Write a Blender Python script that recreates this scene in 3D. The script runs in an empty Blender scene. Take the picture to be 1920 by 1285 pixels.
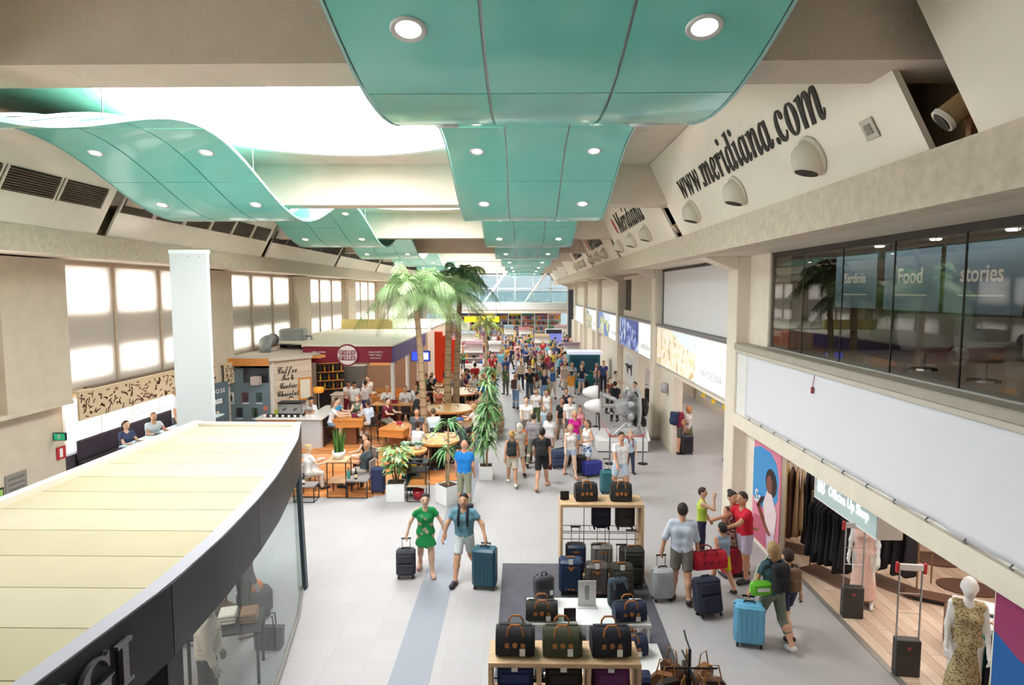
import bpy, math, random
import numpy as np
from mathutils import Vector, Matrix

# ------------------------------------------------------------------ camera, world, light, exposure
scene = bpy.context.scene
COL = scene.collection
FPX, CAM_H, PCX, PCY = 1150.0, 5.7, 960.0, 642.5
PIT, YAW = math.atan(95.5 / FPX), math.atan(19.0 / FPX)
cam_data = bpy.data.cameras.new('camera')
cam_data.sensor_width = 36.0
cam_data.lens = 36.0 * FPX / 1920.0
cam_data.clip_start, cam_data.clip_end = 0.05, 400.0
camera = bpy.data.objects.new('camera', cam_data)
COL.objects.link(camera)
camera.location = (0, 0, CAM_H)
camera.rotation_euler = (math.pi / 2 - PIT, 0, YAW)
scene.camera = camera
vs = scene.view_settings
vs.view_transform, vs.look, vs.gamma, vs.use_curve_mapping = 'Standard', 'None', 1.0, False
vs.exposure = -0.2
scene.cycles.max_bounces = 5
scene.cycles.diffuse_bounces = 3
scene.cycles.glossy_bounces = 3
scene.cycles.transparent_max_bounces = 12
scene.cycles.adaptive_threshold = 0.1
scene.cycles.use_light_tree = False
scene.cycles.sample_clamp_indirect = 6.0
scene.cycles.caustics_reflective = False
scene.cycles.caustics_refractive = False

world = bpy.data.worlds.new('sky'); scene.world = world
world.use_nodes = True
_bg = world.node_tree.nodes['Background']
_bg.inputs[0].default_value = (0.93, 0.96, 1.0, 1)
_bg.inputs[1].default_value = 10.5

BAY, BEAM0 = 8.9, 5.6          # structural grid along the hall
DOME_X, DOME_R = -3.5, 3.05
DOME_BAYS = (0, 1, 3, 4, 5, 6, 7)

def area_light(name, loc, rot, sx, sy, power, col=(1, 1, 1), shape='RECTANGLE'):
    l = bpy.data.lights.new(name, 'AREA')
    l.shape = shape; l.size = sx
    if shape in ('RECTANGLE', 'ELLIPSE'): l.size_y = sy
    l.energy = power; l.color = col
    o = bpy.data.objects.new(name, l); COL.objects.link(o)
    o.location = loc; o.rotation_euler = rot
    return o

for _k in DOME_BAYS:            # daylight falling through the round rooflights
    area_light('daylight_rooflight', (DOME_X, BEAM0 + .3 + BAY * (_k + .5), 9.3), (0, 0, 0), 5.7, 5.7, 880, (1.0, .965, .93), 'DISK')

# ceiling lamps of the shops, the lounge, the passage and the kiosks
area_light('shop_ceiling_lamp', (8.2, 10.0, 2.84), (0, 0, 0), 4.6, 6.5, 210, (1, .93, .85))
area_light('lounge_ceiling_lamp', (7.6, 9.5, 6.4), (0, 0, 0), 3.0, 7.0, 14, (1, .92, .8))
area_light('window_spot_row', (5.5, 9.3, 6.4), (0, -.15, 0), .12, 5.0, 22, (1, .95, .88))
area_light('passage_ceiling_lamp', (7.4, 19.0, 2.84), (0, 0, 0), 3.0, 6.0, 120, (1, .95, .9))
area_light('pavilion_ceiling_lamp', (-4.9, 7.6, 2.44), (0, 0, 0), 1.6, 6.0, 70, (1, .95, .88))
area_light('kiosk_ceiling_lamp', (-7.3, 29.0, 2.92), (0, 0, 0), 3.0, 6.0, 120, (1, .9, .78))
for _y in (28, 37, 46, 55): area_light('shop_ceiling_lamp', (7.4, _y, 2.84), (0, 0, 0), 3.0, 6.0, 90, (1, .95, .9))

# ------------------------------------------------------------------ pixel rays (real-place finding)
def ray(x, y):
    a, b = (x - PCX) / FPX, -(y - PCY) / FPX
    d = (a, math.cos(PIT) + b * math.sin(PIT), -math.sin(PIT) + b * math.cos(PIT))
    c, s = math.cos(YAW), math.sin(YAW)
    return Vector((d[0] * c - d[1] * s, d[0] * s + d[1] * c, d[2]))
def atz(x, y, z=0.0):
    d = ray(x, y); t = (z - CAM_H) / d.z
    return Vector((d.x * t, d.y * t, z))
def atx(x, y, X):
    d = ray(x, y); t = X / d.x
    return Vector((X, d.y * t, CAM_H + d.z * t))
def aty(x, y, Y):
    d = ray(x, y); t = Y / d.y
    return Vector((d.x * t, Y, CAM_H + d.z * t))

# ------------------------------------------------------------------ materials
def lin(h):
    if not isinstance(h, str): return tuple(h)[:3]
    h = h.lstrip('#'); v = [int(h[i:i + 2], 16) / 255 for i in (0, 2, 4)]
    return tuple(c / 12.92 if c <= .04045 else ((c + .055) / 1.055) ** 2.4 for c in v)
_M = {}
def mat(name, col='#808080', rough=.6, metal=0.0, var=.0, vscale=6.0, bump=0.0, bscale=60.0, emit=None, estr=0.0, coat=0.0, stretch=None, spec=None, trans=0.0):
    """principled material; var mixes in a noise-driven lighter/darker tone of the same colour"""
    if name in _M: return _M[name]
    m = bpy.data.materials.new(name); m.use_nodes = True
    nt = m.node_tree; p = nt.nodes['Principled BSDF']; L = nt.links.new
    c = lin(col)
    p.inputs['Base Color'].default_value = (*c, 1)
    p.inputs['Roughness'].default_value = rough
    p.inputs['Metallic'].default_value = metal
    if spec is not None: p.inputs['Specular IOR Level'].default_value = spec
    if coat: p.inputs['Coat Weight'].default_value = coat
    if trans: p.inputs['Transmission Weight'].default_value = trans
    if var or bump:
        tc = nt.nodes.new('ShaderNodeTexCoord'); mp = nt.nodes.new('ShaderNodeMapping')
        L(tc.outputs['Object'], mp.inputs['Vector'])
        if stretch: mp.inputs['Scale'].default_value = stretch
    if var:
        n = nt.nodes.new('ShaderNodeTexNoise'); n.inputs['Scale'].default_value = vscale; n.inputs['Detail'].default_value = 5
        L(mp.outputs[0], n.inputs['Vector'])
        r = nt.nodes.new('ShaderNodeValToRGB')
        r.color_ramp.elements[0].position, r.color_ramp.elements[1].position = .3, .7
        r.color_ramp.elements[0].color = (*[max(0, x * (1 - var)) for x in c], 1)
        r.color_ramp.elements[1].color = (*[min(1, x * (1 + var)) for x in c], 1)
        L(n.outputs['Fac'], r.inputs[0]); L(r.outputs[0], p.inputs['Base Color'])
    if bump:
        n2 = nt.nodes.new('ShaderNodeTexNoise'); n2.inputs['Scale'].default_value = bscale
        L(mp.outputs[0], n2.inputs['Vector'])
        b = nt.nodes.new('ShaderNodeBump'); b.inputs['Strength'].default_value = bump; b.inputs['Distance'].default_value = .02
        L(n2.outputs['Fac'], b.inputs['Height']); L(b.outputs[0], p.inputs['Normal'])
    if emit:
        p.inputs['Emission Color'].default_value = (*lin(emit), 1)
        p.inputs['Emission Strength'].default_value = estr
    if emit: m.cycles.emission_sampling = 'NONE'
    _M[name] = m
    return m
def cmat(hexcol, kind='cloth'):
    """plain fabric / plastic of one colour"""
    k = {'cloth': (.85, .10, 40), 'plastic': (.35, .04, 8), 'skin': (.6, .05, 20), 'hair': (.7, .25, 60), 'leaf': (.55, .35, 14), 'leather': (.5, .12, 30), 'metal': (.35, .05, 10)}[kind]
    return mat(kind + '_' + hexcol.lstrip('#').lower(), hexcol, k[0], .8 if kind == 'metal' else 0, k[1], k[2])
def glass_mat(name, tint=(1, 1, 1), refl=.08, rough=0.0, mx_=.75):
    if name in _M: return _M[name]
    m = bpy.data.materials.new(name); m.use_nodes = True
    nt = m.node_tree; nt.nodes.clear(); N = nt.nodes.new; L = nt.links.new
    o = N('ShaderNodeOutputMaterial'); t = N('ShaderNodeBsdfTransparent'); g = N('ShaderNodeBsdfGlossy'); mx = N('ShaderNodeMixShader'); lw = N('ShaderNodeLayerWeight')
    lw.inputs[0].default_value = .5
    pw = N('ShaderNodeMath'); pw.operation = 'POWER'; pw.inputs[1].default_value = 5.0
    ad = N('ShaderNodeMath'); ad.operation = 'MULTIPLY_ADD'; ad.use_clamp = True; ad.inputs[1].default_value = mx_ - refl; ad.inputs[2].default_value = refl
    t.inputs[0].default_value = (*tint, 1); g.inputs[1].default_value = rough
    L(lw.outputs['Facing'], pw.inputs[0]); L(pw.outputs[0], ad.inputs[0]); L(ad.outputs[0], mx.inputs[0]); L(t.outputs[0], mx.inputs[1]); L(g.outputs[0], mx.inputs[2]); L(mx.outputs[0], o.inputs[0])
    _M[name] = m; return m
def blind_mat(name, col, t):
    """thin fabric that lets daylight through"""
    if name in _M: return _M[name]
    m = bpy.data.materials.new(name); m.use_nodes = True
    nt = m.node_tree; nt.nodes.clear(); N = nt.nodes.new; L = nt.links.new
    o = N('ShaderNodeOutputMaterial'); d = N('ShaderNodeBsdfDiffuse'); tr = N('ShaderNodeBsdfTranslucent'); mx = N('ShaderNodeMixShader')
    d.inputs[0].default_value = (*lin(col), 1); tr.inputs[0].default_value = (*lin(col), 1); mx.inputs[0].default_value = t
    L(d.outputs[0], mx.inputs[1]); L(tr.outputs[0], mx.inputs[2]); L(mx.outputs[0], o.inputs[0])
    _M[name] = m; return m
def pattern_mat(name, base, spots, scale=10.0, rough=.8, thr=.5, kind='noise', estr=0.0):
    """base colour with blotches of other colours (printed fabric, photograph prints, stock on shelves)"""
    if name in _M: return _M[name]
    m = bpy.data.materials.new(name); m.use_nodes = True
    nt = m.node_tree; p = nt.nodes['Principled BSDF']; L = nt.links.new; N = nt.nodes.new
    p.inputs['Roughness'].default_value = rough
    tc = N('ShaderNodeTexCoord'); v = N('ShaderNodeTexVoronoi' if kind == 'voronoi' else 'ShaderNodeTexNoise')
    v.inputs['Scale'].default_value = scale
    L(tc.outputs['Object'], v.inputs['Vector'])
    r = N('ShaderNodeValToRGB'); e = r.color_ramp.elements
    r.color_ramp.interpolation = 'CONSTANT' if kind == 'voronoi' else 'LINEAR'
    cols = [base] + list(spots); n = len(cols)
    if kind == 'voronoi':
        sp = N('ShaderNodeSeparateColor'); L(v.outputs['Color'], sp.inputs[0]); L(sp.outputs[0], r.inputs[0])
        pos = [i / n for i in range(n)]
    else:
        v.inputs['Detail'].default_value = 3
        L(v.outputs['Fac'], r.inputs[0]); pos = [0] + [thr + .06 * i for i in range(n - 1)]
    for i, c in enumerate(cols):
        el = e[i] if i < 2 else e.new(pos[i]); el.position = pos[i]; el.color = (*lin(c), 1)
    L(r.outputs[0], p.inputs['Base Color'])
    if estr:
        L(r.outputs[0], p.inputs['Emission Color']); p.inputs['Emission Strength'].default_value = estr; m.cycles.emission_sampling = 'NONE'
    _M[name] = m; return m

# ------------------------------------------------------------------ mesh builder
class MB:
    def __init__(self): self.v, self.f = [], []
    def add(self, vs_, fs_):
        o = len(self.v); self.v += [tuple(p) for p in vs_]; self.f += [tuple(i + o for i in f) for f in fs_]; return self
    def box(self, x0, x1, y0, y1, z0, z1, bev=0.0):
        if bev > 0:
            b = min(bev, (x1 - x0) * .49, (y1 - y0) * .49, (z1 - z0) * .49); vs_ = []
            for sx in (0, 1):
                for sy in (0, 1):
                    for sz in (0, 1):
                        X, Y, Z = (x1 if sx else x0), (y1 if sy else y0), (z1 if sz else z0)
                        ix, iy, iz = (-b if sx else b), (-b if sy else b), (-b if sz else b)
                        vs_ += [(X, Y + iy, Z + iz), (X + ix, Y, Z + iz), (X + ix, Y + iy, Z)]
            def i(sx, sy, sz, a): return (sx * 4 + sy * 2 + sz) * 3 + a
            fs = [(i(0,0,0,0), i(0,0,1,0), i(0,1,1,0), i(0,1,0,0)), (i(1,0,0,0), i(1,1,0,0), i(1,1,1,0), i(1,0,1,0)),
                  (i(0,0,0,1), i(1,0,0,1), i(1,0,1,1), i(0,0,1,1)), (i(0,1,0,1), i(0,1,1,1), i(1,1,1,1), i(1,1,0,1)),
                  (i(0,0,0,2), i(0,1,0,2), i(1,1,0,2), i(1,0,0,2)), (i(0,0,1,2), i(1,0,1,2), i(1,1,1,2), i(0,1,1,2))]
            for s in (0, 1):
                for t in (0, 1):
                    fs += [(i(0,s,t,1), i(1,s,t,1), i(1,s,t,2), i(0,s,t,2)), (i(s,0,t,0), i(s,1,t,0), i(s,1,t,2), i(s,0,t,2)), (i(s,t,0,0), i(s,t,1,0), i(s,t,1,1), i(s,t,0,1))]
                    for u in (0, 1): fs.append((i(s,t,u,0), i(s,t,u,1), i(s,t,u,2)))
            return self.add(vs_, fs)
        vs_ = [(x, y, z) for z in (z0, z1) for y in (y0, y1) for x in (x0, x1)]
        return self.add(vs_, [(0, 2, 3, 1), (4, 5, 7, 6), (0, 1, 5, 4), (2, 6, 7, 3), (0, 4, 6, 2), (1, 3, 7, 5)])
    def hexa(self, a):   # 8 corner points: bottom 4 (ccw) then top 4
        return self.add(a, [(3, 2, 1, 0), (4, 5, 6, 7), (0, 1, 5, 4), (1, 2, 6, 5), (2, 3, 7, 6), (3, 0, 4, 7)])
    def tube(self, pts, r, n=8, cap=True, flat=1.0):
        pts = [Vector(p) for p in pts]; m = len(pts)
        rs = r if isinstance(r, (list, tuple)) else [r] * m
        vs_, fs = [], []
        up = None
        for i, p in enumerate(pts):
            t = (pts[min(i + 1, m - 1)] - pts[max(i - 1, 0)])
            t = t.normalized() if t.length > 1e-9 else Vector((0, 0, 1))
            if up is None: up = Vector((0, 0, 1)) if abs(t.z) < .9 else Vector((1, 0, 0))
            a = t.cross(up); a = a.normalized() if a.length > 1e-6 else t.orthogonal().normalized(); b = a.cross(t).normalized(); up = b
            for k in range(n):
                w = 2 * math.pi * k / n
                vs_.append(p + a * (math.cos(w) * rs[i]) + b * (math.sin(w) * rs[i] * flat))
        for i in range(m - 1):
            for k in range(n):
                k2 = (k + 1) % n; fs.append((i * n + k, i * n + k2, (i + 1) * n + k2, (i + 1) * n + k))
        if cap: fs += [tuple(range(n - 1, -1, -1)), tuple((m - 1) * n + k for k in range(n))]
        return self.add(vs_, fs)
    def lathe(self, prof, c=(0, 0, 0), n=20, sx=1.0, sy=1.0, axis='z', cap=True):
        vs_, fs = [], []; m = len(prof)
        for r, z in prof:
            for k in range(n):
                w = 2 * math.pi * k / n; x, y = r * math.cos(w) * sx, r * math.sin(w) * sy
                q = (x, y, z) if axis == 'z' else ((z, x, y) if axis == 'x' else (x, z, y))
                vs_.append((c[0] + q[0], c[1] + q[1], c[2] + q[2]))
        for i in range(m - 1):
            for k in range(n):
                k2 = (k + 1) % n; f = (i * n + k, i * n + k2, (i + 1) * n + k2, (i + 1) * n + k)
                fs.append(f if axis != 'y' else f[::-1])
        e = [tuple(range(n - 1, -1, -1)), tuple((m - 1) * n + k for k in range(n))]
        if cap and prof[0][0] > 1e-6: fs.append(e[0] if axis != 'y' else e[0][::-1])
        if cap and prof[-1][0] > 1e-6: fs.append(e[1] if axis != 'y' else e[1][::-1])
        return self.add(vs_, fs)
    def ball(self, c, rx, ry=None, rz=None, n=12, m=8):
        ry = rx if ry is None else ry; rz = rx if rz is None else rz
        vs_, fs = [], []
        for i in range(m + 1):
            a = math.pi * i / m
            for k in range(n):
                w = 2 * math.pi * k / n
                vs_.append((c[0] + rx * math.sin(a) * math.cos(w), c[1] + ry * math.sin(a) * math.sin(w), c[2] - rz * math.cos(a)))
        for i in range(m):
            for k in range(n): fs.append((i * n + k, i * n + (k + 1) % n, (i + 1) * n + (k + 1) % n, (i + 1) * n + k))
        return self.add(vs_, fs)
    def prism(self, poly, d0, d1, axis='z'):
        """polygon (list of 2-D points) extruded from d0 to d1 along an axis"""
        n = len(poly)
        def q(p, d): return (p[0], p[1], d) if axis == 'z' else ((d, p[0], p[1]) if axis == 'x' else (p[0], d, p[1]))
        vs_ = [q(p, d0) for p in poly] + [q(p, d1) for p in poly]
        fs = [tuple(range(n - 1, -1, -1)), tuple(range(n, 2 * n))] + [(i, (i + 1) % n, n + (i + 1) % n, n + i) for i in range(n)]
        return self.add(vs_, fs)
    def sheet(self, grid, th=0.0):
        """grid[i][j] of points -> surface; th>0 makes it a slab (thickened along local normals)"""
        a = len(grid); b = len(grid[0]); P = [[Vector(p) for p in r] for r in grid]
        vs_ = [p for r in P for p in r]
        fs = [(i * b + j, i * b + j + 1, (i + 1) * b + j + 1, (i + 1) * b + j) for i in range(a - 1) for j in range(b - 1)]
        if th:
            nn = []
            for i in range(a):
                for j in range(b):
                    u = P[min(i + 1, a - 1)][j] - P[max(i - 1, 0)][j]; w = P[i][min(j + 1, b - 1)] - P[i][max(j - 1, 0)]
                    c = w.cross(u); nn.append(c.normalized() if c.length > 1e-9 else Vector((0, 0, 1)))
            o = a * b
            vs_ = vs_ + [vs_[i] - nn[i] * th for i in range(o)]
            fs += [tuple(reversed([i + o for i in f])) for f in fs]
            bd = [j for j in range(b)] + [i * b + b - 1 for i in range(1, a)] + [(a - 1) * b + j for j in range(b - 2, -1, -1)] + [i * b for i in range(a - 2, 0, -1)]
            for i in range(len(bd)): p, q_ = bd[i], bd[(i + 1) % len(bd)]; fs.append((q_, p, p + o, q_ + o))
        return self.add(vs_, fs)
    def xf(self, mtx):
        self.v = [tuple(mtx @ Vector(p)) for p in self.v]; return self
    def mesh(self, name, m, smooth=False):
        me = bpy.data.meshes.new(name); me.from_pydata(self.v, [], self.f); me.validate(verbose=False)
        if m is not None:
            for x in (m if isinstance(m, (list, tuple)) else [m]): me.materials.append(x)
        if smooth: me.shade_smooth()
        me.update(); return me
def smooth_by(me, ang=40):
    me.shade_smooth()
    try: me.set_sharp_from_angle(angle=math.radians(ang))
    except Exception: pass

# ------------------------------------------------------------------ scene objects
def link(name, data, parent=None, loc=None, rz=None):
    o = bpy.data.objects.new(name, data); COL.objects.link(o)
    if parent is not None: o.parent = parent
    if loc is not None: o.location = loc
    if rz is not None: o.rotation_euler = (0, 0, rz)
    return o
def tag(o, label=None, cat=None, group=None, kind=None):
    if label: o['label'] = label
    if cat: o['category'] = cat
    if group: o['group'] = group
    if kind: o['kind'] = kind
    return o
def thing(name, label, cat, loc=(0, 0, 0), rz=0.0, group=None):
    return tag(link(name, None, None, loc, rz), label, cat, group)
def part(name, mb, m, parent, label=None, smooth=False, loc=None, rz=None, ang=None):
    me = mb.mesh(name, m, smooth) if isinstance(mb, MB) else mb
    if ang: smooth_by(me, ang)
    o = link(name, me, parent, loc, rz)
    if label: o['label'] = label
    return o
def solo(name, mb, m, label, cat, group=None, smooth=False, loc=None, rz=None, ang=None):
    o = part(name, mb, m, None, None, smooth, loc, rz, ang); return tag(o, label, cat, group)
def struct(name, mb, m, parent=None, loc=None, smooth=False):
    o = part(name, mb, m, parent, None, smooth, loc)
    if parent is None: o['kind'] = 'structure'
    return o
def sroot(name, loc=(0, 0, 0)):
    o = link(name, None, None, loc); o['kind'] = 'structure'; return o
def copy_tree(o, parent=None, loc=None, rz=None, label=None, group=None):
    c = o.copy(); COL.objects.link(c); c.parent = parent
    if loc is not None: c.location = loc
    if rz is not None: c.rotation_euler = (0, 0, rz)
    if label: c['label'] = label
    if group: c['group'] = group
    for ch in list(o.children): copy_tree(ch, c)
    return c
def text_mesh(s, size, depth=.004, shear=0.0, xs=1.0, align='CENTER', bold=0.0, spacing=1.0, width=None):
    """lettering as a mesh lying in the local XZ plane, reading towards -Y"""
    cu = bpy.data.curves.new('lettering', 'FONT'); cu.body = s; cu.size = size; cu.extrude = depth; cu.shear = shear
    cu.align_x = align; cu.align_y = 'CENTER'; cu.offset = bold; cu.space_character = spacing; cu.resolution_u = 3
    o = bpy.data.objects.new('lettering', cu)
    me = bpy.data.meshes.new_from_object(o)
    bpy.data.objects.remove(o); bpy.data.curves.remove(cu)
    if width:
        xsx = [v.co.x for v in me.vertices]; xs = width / max(1e-6, max(xsx) - min(xsx))
    me.transform(Matrix.Rotation(math.pi / 2, 4, 'X') @ Matrix.Diagonal((xs, 1, 1, 1)))
    return me
def lettering(name, s, size, m, parent, loc, rot=(0, 0, 0), label=None, **kw):
    me = text_mesh(s, size, **kw); me.materials.clear(); me.materials.append(m)
    o = link(name, me, parent, loc); o.rotation_euler = rot
    if label: o['label'] = label
    return o
R = math.radians
def serif(s, base=0x1D44E, cap=0x1D434):
    """the same letters in the serif italic alphabet"""
    return ''.join(chr(base + ord(c) - 97) if 'a' <= c <= 'z' else chr(cap + ord(c) - 65) if 'A' <= c <= 'Z' else c for c in s)
rnd = random.Random(7)
# ================================================================== STRUCTURE
HALL_END = 74.0
XL, XR = -9.75, 3.74          # inner faces of the two long edge beams
WL, WR = -11.6, 5.55          # window wall on the left, shop fronts on the right
COLF = 5.0                    # front face of the right-hand columns
ZB0, ZB1, ZBM, ZS = 6.48, 7.0, 7.72, 8.62   # edge beam bottom/top, cross beam bottom, slab
M_conc = mat('concrete_beige', '#e5d5c4', .85, var=.06, vscale=2.2, bump=.25, bscale=25)
M_conc2 = mat('concrete_edge_beam', '#dfcfba', .9, var=.10, vscale=9, bump=.5, bscale=70)
M_plaster = mat('plaster_cream', '#f0e4d3', .8, var=.04, vscale=3)
M_white = mat('white_paint', '#f1efec', .6, var=.02)
M_white_s = mat('white_satin', '#f6f5f4', .35, var=.015)
M_dark = mat('dark_metal', '#26262a', .45, .3)
M_black = mat('black_plastic', '#141416', .4)
M_chrome = mat('chrome', '#c9c9cc', .2, 1.0)
M_grey = mat('grey_metal', '#8d8d92', .4, .6)
M_wood = mat('wood_oak', '#d9b48c', .55, var=.16, vscale=5, stretch=(1, 9, 9))
M_worange = mat('wood_amber', '#d98f45', .5, var=.15, vscale=5, stretch=(1, 9, 9))
M_wdark = mat('wood_brown', '#8a5a3a', .55, var=.18, vscale=5, stretch=(1, 9, 9))
M_glass = glass_mat('clear_glass', (.96, .985, .98), .05)
M_glass_d = glass_mat('smoked_glass', (.68, .69, .70), .07)

def floor_material():
    m = bpy.data.materials.new('terrazzo_floor'); m.use_nodes = True
    nt = m.node_tree; p = nt.nodes['Principled BSDF']; N = nt.nodes.new; L = nt.links.new
    tc = N('ShaderNodeTexCoord')
    n1 = N('ShaderNodeTexNoise'); n1.inputs['Scale'].default_value = 1.3; n1.inputs['Detail'].default_value = 8
    n2 = N('ShaderNodeTexNoise'); n2.inputs['Scale'].default_value = 90; n2.inputs['Detail'].default_value = 2
    br = N('ShaderNodeTexBrick'); br.inputs['Scale'].default_value = 1.0; br.offset = 0.0
    br.inputs['Brick Width'].default_value = .6; br.inputs['Row Height'].default_value = .6; br.inputs['Mortar Size'].default_value = .004
    br.inputs['Color1'].default_value = (.475, .455, .458, 1); br.inputs['Color2'].default_value = (.505, .487, .49, 1); br.inputs['Mortar'].default_value = (.415, .40, .402, 1)
    for n in (n1, n2, br): L(tc.outputs['Object'], n.inputs['Vector'])
    r = N('ShaderNodeValToRGB'); r.color_ramp.elements[0].position = .36; r.color_ramp.elements[1].position = .6
    r.color_ramp.elements[0].color = (.78, .77, .76, 1); r.color_ramp.elements[1].color = (1.05, 1.04, 1.03, 1)
    L(n2.outputs['Fac'], r.inputs[0])
    mx = N('ShaderNodeMix'); mx.data_type = 'RGBA'; mx.blend_type = 'MULTIPLY'; mx.inputs[0].default_value = 1
    L(br.outputs['Color'], mx.inputs[6]); L(r.outputs[0], mx.inputs[7]); L(mx.outputs[2], p.inputs['Base Color'])
    mr = N('ShaderNodeMapRange'); mr.inputs[3].default_value = .42; mr.inputs[4].default_value = .58; p.inputs['Specular IOR Level'].default_value = .35
    L(n1.outputs['Fac'], mr.inputs[0]); L(mr.outputs[0], p.inputs['Roughness'])
    return m
M_floor = floor_material()
struct('floor', MB().box(-14, 13, -3, 90, -.2, 0), M_floor)
# pale grey inlaid strip
struct('floor_strip', MB().hexa([(-1.95, 7.5, .001), (-1.35, 7.5, .001), (-1.42, 60, .001), (-2.02, 60, .001), (-1.95, 7.5, .004), (-1.35, 7.5, .004), (-1.42, 60, .004), (-2.02, 60, .004)]), mat('grey_inlay', '#9196a0', .55, var=.05, vscale=30))

# ---- ceiling: slab with round holes, cross beams, edge beams
def slab_with_hole(y0, y1, hole):
    mb = MB(); x0, x1 = XL - .2, XR + .4
    if not hole: return mb.box(x0, x1, y0, y1, ZS, ZS + .25)
    cx, cy, n = DOME_X, (y0 + y1) / 2, 48
    inner = [(cx + DOME_R * math.cos(2 * math.pi * k / n), cy + DOME_R * math.sin(2 * math.pi * k / n)) for k in range(n)]
    outer = []
    for k in range(n):
        a = 2 * math.pi * k / n; c, s = math.cos(a), math.sin(a); t = 1e9
        if c > 1e-6: t = min(t, (x1 - cx) / c)
        if c < -1e-6: t = min(t, (x0 - cx) / c)
        if s > 1e-6: t = min(t, (y1 - cy) / s)
        if s < -1e-6: t = min(t, (y0 - cy) / s)
        outer.append((cx + c * t, cy + s * t))
    vs_ = [(*p, ZS) for p in inner] + [(*p, ZS) for p in outer] + [(*p, ZS + .25) for p in inner] + [(*p, ZS + .25) for p in outer]
    fs = []
    for k in range(n):
        k2 = (k + 1) % n
        fs += [(k, k2, n + k2, n + k), (2 * n + k, 3 * n + k, 3 * n + k2, 2 * n + k2), (k, 2 * n + k, 2 * n + k2, k2)]
    mb.add(vs_, fs)
    for (X, Y) in ((x0, y0), (x1, y0), (x0, y1), (x1, y1)):   # corner wedges
        ks = sorted(range(n), key=lambda k: (outer[k][0] - X) ** 2 + (outer[k][1] - Y) ** 2)[:2]
        a, b = sorted(ks) if abs(ks[0] - ks[1]) == 1 else ks
        mb.add([(*outer[a], ZS), (*outer[b], ZS), (X, Y, ZS), (*outer[a], ZS + .25), (*outer[b], ZS + .25), (X, Y, ZS + .25)], [(0, 1, 2), (3, 5, 4)])
    return mb
ceil_root = sroot('ceiling')
NB = 8
for k in range(-1, NB):
    y0 = BEAM0 + BAY * k + .3; y1 = y0 + BAY
    part('ceiling_slab', slab_with_hole(y0, y1, k in DOME_BAYS), M_conc, ceil_root)
for k in range(-1, NB + 1):
    y0 = BEAM0 + BAY * k
    part('cross_beam', MB().prism([(y0, ZBM), (y0 + .62, ZBM), (y0 + .74, ZS), (y0 - .12, ZS)], XL - .3, XR + .6, 'x'), M_conc, ceil_root)
# round rooflights: kerb ring and glazing bars, each its own fitting in the roof
M_kerb = mat('white_rooflight_kerb', '#f3efe8', .7)
M_rglass = glass_mat('rooflight_glazing', (.97, .98, 1.0), .02)
for k in DOME_BAYS:
    cy = BEAM0 + .3 + BAY * (k + .5)
    d = sroot('window_%d' % (20 + k), (DOME_X, cy, ZS))
    n = 48; vs_, fs = [], []
    for (r, z) in ((DOME_R - .002, .0), (DOME_R - .002, .9), (DOME_R + .12, .9), (DOME_R + .12, .26)):
        vs_ += [(r * math.cos(2 * math.pi * j / n), r * math.sin(2 * math.pi * j / n), z) for j in range(n)]
    for i in range(3):
        for j in range(n): fs.append((i * n + j, (i + 1) * n + j, (i + 1) * n + (j + 1) % n, i * n + (j + 1) % n))
    part('kerb_ring', MB().add(vs_, fs), M_kerb, d, smooth=False)
    part('trim_ring', MB().add([((DOME_R + dr) * math.cos(2 * math.pi * j / n), (DOME_R + dr) * math.sin(2 * math.pi * j / n), -.02) for dr in (-.05, .1) for j in range(n)], [(j, (j + 1) % n, n + (j + 1) % n, n + j) for j in range(n)]), M_kerb, d)
    part('glazing', MB().lathe([(DOME_R, .9), (DOME_R * .93, .96), (DOME_R * .8, 1.0), (.01, 1.06)], n=40), M_rglass, d, smooth=True)
    for a in range(4):
        w = math.pi * a / 4
        part('glazing_bar', MB().tube([(-DOME_R * math.cos(w), -DOME_R * math.sin(w), .88), (DOME_R * math.cos(w), DOME_R * math.sin(w), .88)], .025, 6), M_white, d)
# edge beams (cast concrete), soffits
struct('edge_beam_right', MB().box(XR, XR + .42, 2.5, HALL_END, ZB0, ZB1), M_conc2)
struct('edge_beam_left', MB().box(XL - .42, XL, -2, HALL_END, ZB0, ZB1), M_conc2)
struct('soffit_right', MB().box(XR + .42, WR + 4.2, 2.5, HALL_END, ZB0 + .04, ZB0 + .2), M_plaster)
struct('soffit_left', MB().box(WL - .3, XL - .42, -2, HALL_END, ZB0 + .04, ZB0 + .2), M_plaster)

struct('roof_outer', MB().box(XR + .4, 12.5, -3, 76, ZS + .05, ZS + .25).box(-14, XL - .2, -3, 76, ZS + .05, ZS + .25), M_conc)
# sloping panels over the edge beams
def slope_panel(side, y0, y1):
    xb = XR + .03 if side > 0 else XL - .03; xt = xb - side * .86
    nx, nz = side * .05, .03
    return MB().hexa([(xb, y0, ZB1), (xb, y1, ZB1), (xb + nx, y1, ZB1 + nz), (xb + nx, y0, ZB1 + nz), (xt, y0, ZS - .02), (xt, y1, ZS - .02), (xt + nx, y1, ZS - .02 + nz), (xt + nx, y0, ZS - .02 + nz)])
M_panel = mat('panel_cream', '#fdf0e0', .7, var=.03, vscale=2)
M_slope_back = mat('recess_concrete', '#d9c7aa', .9, var=.1)
SLOPE = math.atan2(ZS - .02 - ZB1, .86)
def frame_on_slope(y, up, side=1):
    """point on the sloping panel: distance 'up' along the slope from its lower edge"""
    xb = XR + .03 if side > 0 else XL - .03
    return Vector((xb - side * up * math.cos(SLOPE), y, ZB1 + up * math.sin(SLOPE)))
panels_r = []
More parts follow.
